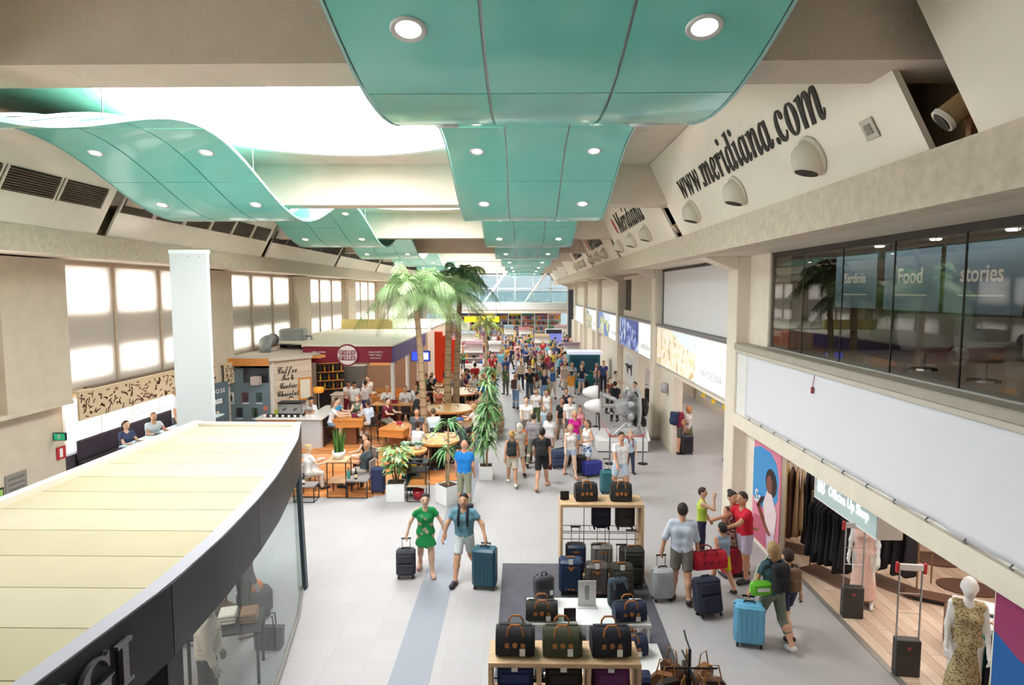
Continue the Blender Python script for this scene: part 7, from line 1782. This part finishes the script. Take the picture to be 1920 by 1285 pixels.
ppl = [
 # family by the shop
 ('man in a light blue shirt and grey shorts seen from behind with a silver suitcase', (1276, 1126), 168, 1.80, dict(pose=dict(L=(5, 6), Rr=(-7, 10), la=(-6, 22, 12), ra=(6, 14, 14), lean=1), topc='#cdd6e6', botc='#7d766f', hairc='#2e2420', sleeve=1.1, det=2)),
 ('teenager in a lime green vest with a hand raised to the face', (1314, 1044), 75, 1.50, dict(pose='face', topc='#b7cf4a', bottom='trousers', botc='#272c4a', hairc='#4a2e2c', sleeve=0, det=1)),
 ('woman in a maroon floral dress with dark hair tied up', (1367, 1078), 25, 1.70, dict(female=True, top='dress', bottom=None, topm=M_maroon_fl, hair='bun', hairc='#2e1e1e', sleeve=0, pose=dict(L=(3, 4), Rr=(-3, 4), la=(24, 6, 60), ra=(6, 16, 10), lean=3), det=2)),
 ('man in a red polo shirt reaching forward beside the tall poster', (1394, 1088), -75, 1.76, dict(pose='reach', topc='#d01a34', botc='#c9bcd4', hairc='#3c2e2a', det=2)),
 ('boy in a grey vest and yellow shorts seen from behind', (1353, 1106), 195, 1.28, dict(child=True, pose='walk', topc='#8fa6bc', botc='#e3d225', hairc='#241c1c', sleeve=0, det=2)),
 ('woman in a teal T-shirt with a lime green bag and light blue suitcase', (1446, 1208), 195, 1.68, dict(female=True, pose=dict(L=(22, 6), Rr=(-14, 22), la=(8, 22, 12), ra=(8, 10, 20), lean=4), topc='#41606c', bottom='capri', botc='#6f7767', hair='bob', hairc='#a8875c', shoec='#d9d4d2', bag='backpack', bagc='#1e1e22', det=2)),
 ('boy in a dark T-shirt with a big camouflage backpack', (1474, 1188), 190, 1.42, dict(child=True, pose='walk2', topc='#2d3540', botc='#2b3352', hairc='#3a2620', bag='backpack', bagc='#7a5f4a', det=2)),
 # middle group, from front to back
 ('woman in an orange top with a small black backpack walking away', (960, 910), 178, 1.62, dict(female=True, pose='walk', topc='#e39a72', bottom='shorts', botc='#d6cbb8', hair='bun', hairc='#d3a868', bag='backpack', bagc='#2a3234', shoec='#ecece6', sleeve=0, det=1)),
 ('man in black with a large black backpack walking away', (1016, 916), 176, 1.78, dict(pose='walk2', topc='#1d1d21', botc='#202024', hairc='#241c1a', bag='backpack', bagc='#26272a', shoec='#d9a58a', det=1)),
 ('older woman in a beige dress walking away', (974, 890), 185, 1.62, dict(female=True, top='dress', bottom=None, topc='#bdb3a6', hair='bob', hairc='#d6cdbf', pose='walk', det=1)),
 ('man in a grey shirt walking away with a black suitcase', (1000, 873), 170, 1.74, dict(topc='#9a9196', bottom='trousers', botc='#7d7f72', hairc='#2e2622', pose='walk2', sleeve=1.2, det=1)),
 ('woman in a white blouse with long brown hair', (1030, 868), 165, 1.66, dict(female=True, topc='#f3f0f0', bottom='skirt', botc='#e9c9c4', hair='long', hairc='#5c4030', det=1)),
 ('woman in a white sleeveless top and denim shorts facing the camera', (1069, 894), 5, 1.66, dict(female=True, topc='#f4ece8', bottom='hot', botc='#b4c6de', hair='bob', hairc='#c98a5c', pose='walk', sleeve=0, det=1, shoec='#c99478')),
 ('woman in a white tank top and striped shorts with hand on hip', (1101, 888), -60, 1.68, dict(female=True, topc='#f2eae8', bottom='shorts', botm=M_stripe, hair='bob', hairc='#6a5848', pose='hip', sleeve=0, det=1)),
 ('blonde woman in a magenta top', (1077, 862), 12, 1.66, dict(female=True, topc='#e0249a', bottom='hot', botc='#9fb6dc', hair='bob', hairc='#dcb98a', det=1)),
 ('girl in a pink sleeveless top', (1087, 838), 20, 1.5, dict(female=True, topc='#f0a0a4', bottom='hot', botc='#8fa9c4', hair='bun', hairc='#4c302c', sleeve=0, det=1)),
 ('dark haired man in a plain white T-shirt', (1068, 832), 10, 1.78, dict(topc='#f6f5f4', bottom='shorts', botc='#77727a', hairc='#1d1a1c', det=1)),
 ('woman in a black printed T-shirt and tan trousers carrying bags', (1053, 827), 0, 1.68, dict(female=True, topc='#26242a', bottom='trousers', botc='#a3897a', hair='pony', hairc='#6a4634', pose='walk', det=1)),
 ('woman in a navy tank top behind the white shirted man', (1061, 803), 0, 1.66, dict(female=True, topc='#2a2c40', bottom='trousers', botc='#4a4654', hair='pony', hairc='#4a3228', sleeve=0, det=0)),
 ('man in a white T-shirt and sunglasses pushing a trolley of orange bags', (986, 832), 5, 1.78, dict(topc='#f7f5f3', bottom='shorts', botc='#9c948c', hairc='#5c4434', pose='push', det=1)),
 ('woman in white and olive trousers carrying a blue bundle', (1005, 803), 5, 1.66, dict(female=True, topc='#efe9e6', bottom='trousers', botc='#5f6b45', hair='pony', hairc='#5a3c2c', pose='phone', det=1)),
 ('woman in a white tank top with a black shoulder bag', (1025, 806), -15, 1.66, dict(female=True, topc='#f6f1ef', bottom='shorts', botc='#c9c1bc', hair='bob', hairc='#4c342c', sleeve=0, det=0)),
 ('small child in a pale blue shirt', (1020, 818), 10, 1.15, dict(child=True, topc='#c3dbe9', bottom='shorts', botc='#9fbcd4', hairc='#d8b48a', det=0)),
 ('man in a white V-neck shirt and sunglasses walking towards the camera', (1162, 930), 15, 1.82, dict(topc='#f4f2f1', bottom='shorts', botc='#c4d2e2', hairc='#3a2a26', pose='walk', det=2)),
 ('boy with red backpack straps beside the engine barrier', (1181, 888), 0, 1.3, dict(child=True, topc='#c3d8ea', bottom='trousers', botc='#3c4454', hairc='#c09a74', bag='backpack', bagc='#8c2a3a', det=1)),
 ('bald man in a bright blue T-shirt seen from behind at the deck edge', (871, 952), 172, 1.78, dict(topc='#1f83d6', bottom='trousers', botc='#9c9c84', hair='bald', skin='#dba184', det=1)),
 ('man in a black T-shirt with folded arms', (993, 752), 0, 1.76, dict(topc='#232429', bottom='trousers', botc='#4c5462', hairc='#3a2c28', pose='crossed', det=0)),
 ('woman in white with a brown backpack and jeans', (967, 766), 150, 1.68, dict(female=True, topc='#eeeaea', bottom='trousers', botc='#6f92b8', hair='bob', hairc='#b98758', bag='backpack', bagc='#5a3c38', pose='phone', det=0)),
 ('woman in a white shirt and black trousers beyond the jeans wearer', (976, 722), 0, 1.68, dict(female=True, topc='#f3f1f0', bottom='trousers', botc='#1f1f24', hair='short', hairc='#4a3630', det=0)),
 ('woman with a blue backpack and cream shorts walking away', (1036, 748), 180, 1.68, dict(female=True, topc='#e9dcd4', bottom='shorts', botc='#e2d6c6', hair='bob', hairc='#c08e5c', bag='backpack', bagc='#3f6fae', pose='walk', det=0)),
 ('woman in a beige dress far down the aisle', (1059, 731), 0, 1.66, dict(female=True, top='longdress', bottom=None, topc='#cbb8a6', hair='bob', hairc='#8a6a50', det=0)),
 ('man in a checked shirt far down the aisle', (1072, 738), 0, 1.76, dict(topm=M_check, bottom='trousers', botc='#8c8078', hairc='#3c302a', det=0)),
 ('woman in a navy T-shirt and denim shorts with a black trolley case', (1090, 741), 5, 1.68, dict(female=True, topc='#2b3148', bottom='hot', botc='#88a6cc', hair='bob', hairc='#8a5c40', pose='crossed', det=0)),
 ('child in a lime green top near the turquoise kiosk', (1118, 732), 10, 1.35, dict(child=True, topc='#9fd06a', bottom='shorts', botc='#26262c', hairc='#7a5a40', det=0)),
 ('man in a blue shirt with a red-haired child near the turquoise kiosk', (1131, 735), -20, 1.76, dict(topc='#3f4f86', bottom='trousers', botc='#2e3446', hairc='#4a342a', det=0)),
 ('man in a cream shirt bending behind the engine', (1149, 760), 60, 1.72, dict(topc='#ece4d4', bottom='trousers', botc='#8a7c6a', hairc='#2a2422', pose='work', det=0)),
 ('woman with brown hair looking at the engine propellers', (1142, 775), 40, 1.66, dict(female=True, topc='#8a4a44', bottom='trousers', botc='#3a3438', hair='long', hairc='#6a4430', det=0)),
 ('person with a black rucksack behind the engine', (1152, 790), 160, 1.74, dict(topc='#2c2c32', bottom='trousers', botc='#2f2d30', hairc='#2a2020', bag='backpack', bagc='#1c1c20', det=0)),
 ('man in a pale shirt standing right of the engine by the wall', (1190, 790), -60, 1.72, dict(topc='#d9cdc2', bottom='trousers', botc='#5a5450', hairc='#2e2420', det=0)),
 ('man in a maroon shirt with a navy backpack at the second column', (1270, 850), 120, 1.76, dict(topc='#8a2340', bottom='shorts', botc='#56544c', hairc='#231b1a', bag='backpack', bagc='#2b3556', det=1)),
 ('woman in white and a green skirt beside the man in maroon', (1290, 846), -130, 1.6, dict(female=True, topc='#eeeae4', bottom='skirt', botc='#6f7a4c', hair='bob', hairc='#c78a5a', det=1)),
]
for lab, (x, y), face, h, kw in ppl:
    kw = dict(kw); person(lab, at(x, y), face, h, kw.pop('pose', 'stand'), **kw)
# carried things
def carried(name, label, cat, mb, c, loc, rz=0, grp=None): return solo(name, mb, c, label, cat, grp, loc=loc, rz=rz)
t = thing('shoulder_bag', 'lime green shoulder bag on the hip of the woman in teal', 'bag', (at(1433, 1205)[0] - .12, at(1433, 1205)[1] - .12, .86), .1); part('body', MB().box(-.19, .19, -.07, .07, 0, .24, .05), cmat('#74cf3a'), t, ang=40); part('strap', MB().tube([(-.15, 0, .22), (-.02, .08, .45), (.16, .1, .62)], .014, 6), cmat('#b9c9b0'), t); part('label_patch', MB().box(-.1, .1, -.076, -.07, .09, .15), M_white_s, t)
p_ = at(975, 858); 
t = thing('luggage_trolley', 'airport trolley loaded with orange bags in the middle of the crowd', 'trolley', (p_[0] + .1, p_[1] + .6, 0), 0)
part('platform', MB().box(-.28, .28, -.4, .35, .14, .18), M_grey, t); part('back_frame', MB().tube([(-.26, .35, .16), (-.26, .42, 1.0), (.26, .42, 1.0), (.26, .35, .16)], .018, 6), M_grey, t)
for s in (-.22, .22): part('wheel', MB().lathe([(.001, -.02), (.07, -.02), (.07, .02), (.001, .02)], c=(s, .25, .07), n=12, axis='x'), M_black, t)
part('front_wheel', MB().lathe([(.001, -.02), (.07, -.02), (.07, .02), (.001, .02)], c=(0, -.3, .07), n=12, axis='x'), M_black, t)
for i, z in enumerate((.19, .5)): duffel('%s orange bag on the luggage trolley' % ['lower', 'upper'][i], (p_[0] + .1, p_[1] + .55, z), .1 * i, '#f0742a', .6, .36, .3, cmat('#c4501a'), False)
t = thing('carrier_bag', 'dark red carrier bag in the hand of the man in black', 'bag', (at(1030, 905)[0], at(1030, 905)[1], .42), .2); part('body', MB().box(-.05, .05, -.14, .14, 0, .34, .012), cmat('#7c3834'), t); part('handles', MB().tube([(0, -.06, .33), (0, -.04, .47), (0, .04, .47), (0, .06, .33)], .007, 5), cmat('#7c3834'), t)
t = thing('blue_bundle', 'royal blue bundle carried by the woman in olive trousers', 'bundle', (at(1007, 800)[0], at(1007, 800)[1] - .25, .95), 0); part('roll', MB().ball((0, 0, .14), .2, .14, .17, 14, 10), cmat('#2f4f9c'), t, smooth=True); part('strap', MB().tube([(-.12, 0, .26), (-.05, .1, .42), (.05, .1, .42), (.12, 0, .26)], .012, 6), cmat('#243c78'), t)
t = thing('green_bag', 'lime green carry bag beside the woman with the blue backpack', 'bag', (at(1024, 745)[0], at(1024, 745)[1], .35), 0); part('body', MB().box(-.2, .2, -.08, .08, 0, .3, .03), cmat('#9ad05a'), t); part('handles', MB().tube([(-.08, 0, .29), (0, 0, .45), (.08, 0, .29)], .01, 5), cmat('#6fa03a'), t)

# ================================================================== aircraft engine exhibit
ex = thing('exhibit_plinth', 'white exhibition plinth with a raised white end fin under the engine', 'plinth', (3.62, 22.4, 0), 0)
part('base', MB().box(-.95, .85, -.95, 1.1, .04, .42, .01), M_white_s, ex); part('shadow_gap', MB().box(-.9, .8, -.9, 1.05, 0, .04), M_black, ex)
part('fin', MB().prism([(-.95, .42), (1.1, .42), (1.1, 1.75), (.75, 1.75), (-.4, .42 + .35)], .85, .93, 'x'), M_white_s, ex); part('text_panel', MB().box(-.3, .3, -.956, -.95, .12, .32), mat('plate_silver'), ex)
eg = thing('aircraft_engine', 'silver radial aircraft engine with two white spinner cones and black propellers', 'engine', (3.85, 22.3, .52), 0); eg.scale = (1.12,) * 3
M_al = mat('engine_alloy', '#c4c4c6', .35, .35, var=.15, vscale=14); M_al2 = mat('engine_dark', '#3c3b40', .4, .35)
part('frame', MB().tube([(-.5, -.4, 0), (.2, -.2, .6)], .03, 6).tube([(.5, -.4, 0), (.3, -.2, .6)], .03, 6).tube([(-.5, .5, 0), (.2, .3, .6)], .03, 6).tube([(.5, .5, 0), (.3, .3, .6)], .03, 6), M_al, eg)
part('crankcase', MB().lathe([(.12, -.45), (.26, -.35), (.3, 0), (.3, .3), (.2, .5)], c=(0, 0, .85), n=20, axis='x'), M_al, eg, ang=40)
for k in range(9):
    a = 2 * math.pi * k / 9; d = Vector((0, math.cos(a), math.sin(a))); c0 = Vector((.05, 0, .85))
    cy_ = part('cylinder', MB().tube([c0 + d * .26, c0 + d * .58], .095, 12), M_al2, eg); part('head', MB().tube([c0 + d * .56, c0 + d * .68], [.11, .075], 12), M_al, cy_)
    for j in range(4): part('fin_ring', MB().tube([c0 + d * (.31 + .065 * j), c0 + d * (.335 + .065 * j)], .115, 12), M_al, cy_)
    part('push_rod', MB().tube([c0 + d * .25 + Vector((-.2, 0, 0)), c0 + d * .62 + Vector((-.1, 0, 0))], .015, 6), M_chrome, eg)
part('exhaust_ring', MB().lathe([(.6, .28), (.66, .3), (.66, .36), (.6, .38), (.56, .33)], c=(0, 0, .85), n=28, axis='x'), M_al, eg, ang=50); part('gear_case', MB().lathe([(.2, .45), (.3, .5), (.3, .62), (.1, .7)], c=(0, 0, .85), n=20, axis='x'), M_al2, eg, ang=40)
for i, (yy, zz) in enumerate(((.28, 1.3), (-.28, .95))):
    part('shaft', MB().tube([(-.35, yy * .3, .85 + (zz - .85) * .5), (-.95, yy, zz)], .07, 10), M_al, eg)
    part('spinner', MB().lathe([(.001, -1.45), (.1, -1.4), (.19, -1.2), (.23, -1.0), (.23, -.92)], c=(0, yy, zz), n=20, axis='x'), M_white_s, eg, smooth=True)
    for a in (1.45, 1.45 + math.pi): part('propeller_blade', MB().tube([(-.95, yy, zz), (-.95, yy + .5 * math.cos(a), zz + .5 * math.sin(a)), (-.93, yy + .95 * math.cos(a), zz + (.85 if a < 3 else .75) * math.sin(a))], [.05, .085, .05], 8, flat=.3), M_black, eg)
part('carburettor', MB().box(.2, .6, -.25, .25, .25, .5, .03), M_al2, eg); part('hoses', MB().tube([(.3, -.2, .5), (.5, -.5, .7), (.4, -.55, 1.1), (.2, -.3, 1.4)], .03, 7).tube([(.3, .2, .5), (.55, .5, .8), (.4, .5, 1.3)], .03, 7), M_black, eg)
bar_pts = [at(1143, 870), at(1205, 870), at(1123, 828), at(1118, 800)]
for i, p in enumerate(bar_pts):
    t = thing('barrier_post', 'grey belt barrier post at the engine exhibit, %s' % ['front left', 'front right', 'left middle', 'left rear'][i], 'barrier', p, 0, 'belt barrier posts')
    part('pole', MB().tube([(0, 0, .02), (0, 0, .98)], .025, 10), M_grey, t); part('base', MB().lathe([(.17, 0), (.17, .015), (.03, .04)], n=18), M_dark, t); part('cap', MB().lathe([(.03, .92), (.035, .94), (.035, 1.0), (.001, 1.02)], n=10), M_red, t)
for a, b, nm in ((0, 1, 'front'), (2, 0, 'left'), (3, 2, 'rear left')):
    pa, pb = Vector(bar_pts[a]), Vector(bar_pts[b]); d = (pb - pa).normalized(); g = [[pa + (pb - pa) * f + Vector((0, 0, .95)), pa + (pb - pa) * f + Vector((0, 0, .9))] for f in (0, .25, .5, .75, 1)]
    solo('barrier_belt', MB().sheet(g, .004), mat('belt_red', '#d8606a', .6), 'red belt stretched along the %s of the engine exhibit' % nm, 'barrier belt', 'barrier belts')

# ================================================================== far half of the hall
M_kteal = mat('kiosk_teal', '#1f6a72', .4)
t = thing('turquoise_kiosk', 'dark turquoise vending kiosk with a pale lit top in the right aisle', 'kiosk', (3.7, 36.5, 0), 0)
part('body', MB().box(-.9, .9, -.5, .5, 0, 2.0, .04), M_kteal, t); part('screen', MB().box(-.7, .7, -.52, -.5, .95, 1.75), mat('kiosk_screen', '#12303a', .2, emit='#1f4a58', estr=.4), t); part('lit_header', MB().box(-1.0, 1.0, -.6, .5, 2.0, 2.2, .03), mat('header_pale', '#dfe4f2', .4, emit='#e4e8ff', estr=.6), t); part('panel', MB().box(-.7, .7, -.52, -.5, .2, .8), mat('kiosk_panel', '#2f8a92', .4), t)
for i, (x, y) in enumerate(((-4.55, 37.0), (-4.05, 37.2), (-3.6, 37.5))):
    t = thing('red_column', 'tall orange-red advertising column behind the palms, %s' % ['left', 'middle', 'right'][i], 'column', (x - .5, y, 0), 0, 'orange-red columns'); part('shaft', MB().box(-.24, .24, -.2, .2, .1, 3.3 - .25 * i, .02), mat('column_red', '#e8431c', .4), t); part('foot', MB().box(-.26, .26, -.22, .22, 0, .1), M_dark, t)
t = thing('blue_screen', 'bright blue information screen hanging at the right end of the grill kiosk', 'screen', (-5.25, 31.5, 2.1), 0); part('case', MB().box(-.5, .5, -.03, .06, 0, .55, .01), M_dark, t); part('display', MB().box(-.46, .46, -.036, -.03, .04, .51), mat('screen_blue', '#2f48e0', .3, emit='#3a56ff', estr=1.2), t); part('display_block', MB().box(.02, .4, -.042, -.036, .1, .45), mat('screen_white', '#e8ecff', .3, emit='#eef0ff', estr=1.0), t); part('hanger', MB().tube([(0, 0, .55), (0, 0, .85)], .02, 6), M_dark, t)
t = thing('yellow_sign', 'long yellow hanging sign across the far left aisle', 'sign', (-3.7, 59.3, 2.75), 0); part('board', MB().box(-1.9, 1.5, -.06, .06, 0, .55), mat('sign_bright_yellow', '#f2d81e', .4, emit='#f2d81e', estr=.3), t); [part('hanger', MB().tube([(q, 0, .55), (q, 0, 4.97)], .02, 5), M_grey, t) for q in (-1.5, 1.2)]
t = thing('far_poster', 'violet lit poster frame at the far right of the aisle', 'poster', (2.85, 55.0, 0), 0); part('frame', MB().box(-.8, .8, -.05, .05, .1, 2.4), M_white_s, t); part('print', MB().box(-.7, .7, -.06, -.05, .8, 2.3), mat('poster_violet', '#7f86d8', .4, emit='#8a8fe0', estr=.4), t); part('print_dark', MB().box(-.7, .7, -.064, -.06, 1.95, 2.3), mat('poster_night', '#2a2a3a', .4), t); part('feet', MB().box(-.75, -.6, -.3, .3, 0, .1).box(.6, .75, -.3, .3, 0, .1), M_grey, t)
t = thing('dark_totem', 'tall dark steel totem at the right end of the bridge', 'totem', (5.2, 66.0, 0), 0); part('slab', MB().box(-.25, .25, -.3, .3, 0, 5.9), mat('totem_dark', '#4a4c58', .5), t); part('lattice', MB().tube([(.3, 0, 3.2), (.9, 0, 4.2)], .06, 6).tube([(.9, 0, 3.2), (.3, 0, 4.2)], .06, 6), M_dark, t)
# market stalls of the far shops
stall_cols = ['#d9aebb', '#e9e2dc', '#c9838a', '#b9c4cf', '#d8cbb8', '#8fa9b8', '#e4c9a0', '#a88a9c']
r4 = random.Random(12)
stalls = [(-3.2, 40.5, 'striped white and red souvenir'), (-1.9, 42.5, 'white cosmetics'), (-5.2, 44, 'pale textile'), (-4.4, 50, 'rose scarf'), (-7.5, 55, 'grey magazine'), (-1.2, 57, 'cream gift'), (1.6, 50, 'brown wood'), (3.6, 44.5, 'tan board'), (3.9, 62, 'white snack'), (-6, 62, 'dark display'), (.2, 62, 'pale ticket')]
for i, (x, y, nm) in enumerate(stalls):
    t = thing('market_stall', '%s stall standing in the far half of the hall' % nm, 'stall', (x, y, 0), r4.uniform(-.15, .15), 'stalls in the far hall'); w = r4.uniform(.9, 1.3); h = r4.uniform(1.2, 1.9)
    part('carcass', MB().box(-w / 2, w / 2, -.3, .3, 0, .9, .01), cmat(['#efeae6', '#d9c0a4', '#c9a67c'][i % 3], 'plastic'), t); part('back_panel', MB().box(-w / 2, w / 2, .24, .3, .9, h + .6), cmat('#e9e2dc', 'plastic'), t)
    for j in range(3):
        z = .9 + (h - .5) * j / 3; part('shelf', MB().box(-w / 2, w / 2, -.2, .24, z, z + .03), M_white_s, t)
    part('header', MB().box(-w / 2, w / 2, -.05, .3, h + .6, h + .8), cmat(stall_cols[i % 8], 'plastic'), t)
    for j in range(6):
        b = thing('goods_box', '%s goods box, %s on the %s stall' % (['red', 'white', 'blue', 'amber', 'black', 'pink'][(i + j) % 6], ORD[j], nm), 'box', (x - w / 2 + .12 + (w - .24) * (j % 3) / 2, y - .05, .93 + (h - .5) / 3 * (j // 3)), 0, 'goods on the far stalls')
        part('carton', MB().box(-.09, .09, -.07, .07, 0, .2, .01), cmat(['#b8323c', '#f1eeea', '#3f62a8', '#e09a2a', '#2a2a2e', '#e58aa0'][(i + j) % 6], 'plastic'), b); part('lid', MB().box(-.092, .092, -.072, .072, .2, .21), M_white_s, b)
# travellers beyond the engine: shared figures, individual clothes
TOPS = [('#f4f2f0', 'white'), ('#23242a', 'black'), ('#c9303a', 'red'), ('#3a5a9c', 'blue'), ('#e7a6ac', 'pink'), ('#8a8f98', 'grey'), ('#e89a3a', 'orange'), ('#5f8f56', 'green'), ('#2b3350', 'navy'), ('#d9c6a8', 'beige'), ('#6fb3c4', 'turquoise'), ('#e6d24a', 'yellow'), ('#7a3a58', 'plum'), ('#a8c860', 'lime')]
BOTS = [('#2c3040', 'navy'), ('#5a5450', 'brown'), ('#c9bfae', 'sand'), ('#8aa4c8', 'denim'), ('#1f1f24', 'black'), ('#e6e2dc', 'white'), ('#6f7468', 'olive')]
HAIRS = [('#2a1e1a', 'dark'), ('#6a4a34', 'brown'), ('#c9a06a', 'blond'), ('#8f8a86', 'grey')]
combos = [(a, b, c) for a in range(len(TOPS)) for b in range(len(BOTS)) for c in range(len(HAIRS))]
r5 = random.Random(42); r5.shuffle(combos)
VAR = [('stand', False, 'trousers', 'short'), ('walk', False, 'shorts', 'short'), ('walk2', True, 'hot', 'bob'), ('phone', True, 'trousers', 'pony'), ('stand', True, 'skirt', 'long'), ('pull', False, 'trousers', 'cap'), ('crossed', False, 'shorts', 'short'), ('walk', True, 'trousers', 'bun')]
zones = [(-2.6, 4.6, 31, 40, 26), (-3.4, 4.4, 40, 50, 46), (-4.5, 4.4, 50, 58, 34), (-5.0, 4.4, 58, 67, 30), (-8.5, -4.0, 40, 64, 16)]
placed = []
ci = 0
for (x0, x1, y0, y1, n) in zones:
    k = 0; tries = 0
    while k < n and tries < 4000:
        tries += 1; x, y = r5.uniform(x0, x1), r5.uniform(y0, y1)
        if any((x - a) ** 2 + (y - b) ** 2 < .4 for a, b in placed) or any(abs(x - s_[0]) < .9 and abs(y - s_[1]) < .7 for s_ in stalls): continue
        if (abs(x - 3.7) < 1.2 and abs(y - 36.5) < .9) or (x > 1.5 and y < 33 and r5.random() < .5) or (x < -5.9 and 38.4 < y < 52.2) or (x < -3.4 and 36 < y < 38.4): continue
        placed.append((x, y)); a, b, c = combos[ci]; ci += 1; po, fe, bo, ha = VAR[r5.randrange(8)]
        where = 'right of the barrels' if y < 40 else 'around the souvenir stalls' if y < 50 else 'before the bridge' if y < 58 else 'under the far bridge'
        person('%s-haired traveller in a %s top and %s %s %s' % (HAIRS[c][1], TOPS[a][1], BOTS[b][1], {'skirt': 'skirt', 'trousers': 'trousers'}.get(bo, 'shorts'), where), (x, y, 0), r5.choice((0, 15, -20, 180, 170, 190, 90, -90)), (1.66 if fe else 1.76) + r5.uniform(-.07, .07), po, fe, topc=TOPS[a][0], bottom=bo, botc=BOTS[b][0], hair=ha, hairc=HAIRS[c][0], det=0, sleeve=.55, bag='backpack' if r5.random() < .25 else None, bagc=r5.choice(('#26262a', '#3a4a7a', '#6a2a34')), group='travellers in the far hall'); k += 1
# guests at the rear café tables
for i in range(5):
    x, y = -2.6 - .95 * (i % 3), 32.0 + 1.9 * (i // 3) + .3 * (i % 2)
    table('small rear café table beyond the palms, %s in its row' % ORD[i], (x, y, .03 if x < -2.3 and y < 36 else 0), .7, .7, .76, mat('round_top_oak'), 0, 'dark', 'rear café tables')
    for j, (dx, f) in enumerate(((-.62, 90), (.62, -90))):
        a, b, c = combos[ci]; ci += 1
        person('%s-haired guest in a %s top seated at the %s rear café table' % (HAIRS[c][1], TOPS[a][1], ORD[i]), (x + dx, y, .03 if y < 36 else 0), f, 1.7, 'sit', bool((i + j) % 2), topc=TOPS[a][0], bottom='trousers', botc=BOTS[b][0], hair='bob' if (i + j) % 2 else 'short', hairc=HAIRS[c][0], det=0, group='guests at the rear café tables')
        chair('dark chair under a guest at the %s rear café table, %s side' % (ORD[i], ['left', 'right'][j]), (x + dx, y, .03 if y < 36 else 0), R(f))

# cases follow the hands that pull them
def hold(case_label, t, which, d, h):
    c = next(o for o in COL.objects if o.parent is None and o.get('label') == case_label)
    hp = hand_world(t, which); rz = c.rotation_euler.z; off = Matrix.Rotation(rz, 3, 'Z') @ Vector((0, d / 2 - .03, 0))
    c.location.x, c.location.y = hp.x - off.x, hp.y - off.y
    top = hp.z - .02
    for o in c.children:
        if o.name.startswith('handle_rod'):
            zs = [v.co.z for v in o.data.vertices]; z1 = max(zs)
            for v in o.data.vertices:
                if v.co.z > z1 - .05: v.co.z = top
        if o.name.startswith('handle_bar'):
            z1 = max(v.co.z for v in o.data.vertices)
            for v in o.data.vertices: v.co.z += top + .01 - z1
def who(s): return next(o for o in COL.objects if o.parent is None and o.name.startswith('person') and o['label'].startswith(s))
hold('charcoal suitcase pulled by the woman in the green dress', pw1, 'R', .25, .58)
hold('large teal hard suitcase pulled by the man in the teal T-shirt', pm1, 'L', .30, .80)
hold('silver hard suitcase pulled by the man in the light blue shirt', who('man in a light blue shirt and grey'), 'L', .24, .62)
hold('light blue hard suitcase pulled by the woman with the green bag', who('woman in a teal T-shirt'), 'L', .28, .70)
# shop fronts and goods under the bridge
r6 = random.Random(8)
for i in range(9):
    x = -8.6 + 1.55 * i; nm = ['rose', 'white', 'ivory', 'sky blue', 'lilac', 'cream', 'coral', 'silver', 'pale green'][i]
    t = thing('shop_display', '%s shop display wall under the far bridge, %s from the left' % (nm, ORD[i]), 'shop display', (x, 71.9, 0), 0, 'display walls under the bridge')
    part('back_panel', MB().box(-.75, .75, 0, .1, 0, 3.2), cmat(['#d9a0a8', '#efeae6', '#e6d8c6', '#a9c4d6', '#b9a8d0', '#e8dcc4', '#d98a78', '#c4c8cc', '#b4ccb0'][i], 'plastic'), t)
    for j in range(4):
        part('shelf', MB().box(-.72, .72, -.25, 0, .5 + .65 * j, .54 + .65 * j), M_white_s, t)
        for q in range(5): part('goods', MB().box(-.66 + .27 * q, -.44 + .27 * q, -.22, -.02, .54 + .65 * j, .74 + .65 * j + .25 * r6.random()), cmat(r6.choice(['#b8323c', '#2a2a30', '#3f62a8', '#f1eeea', '#e09a2a', '#6a8a5a', '#8a4a6a', '#d9766a']), 'plastic'), t)
    part('header', MB().box(-.75, .75, -.12, .1, 2.95, 3.25), cmat(['#c23a50', '#3c4a86', '#8a5a34', '#e6d24a', '#5a5f72', '#d9c23a', '#2f8a78', '#7a3a58', '#c9838a'][i], 'plastic'), t)
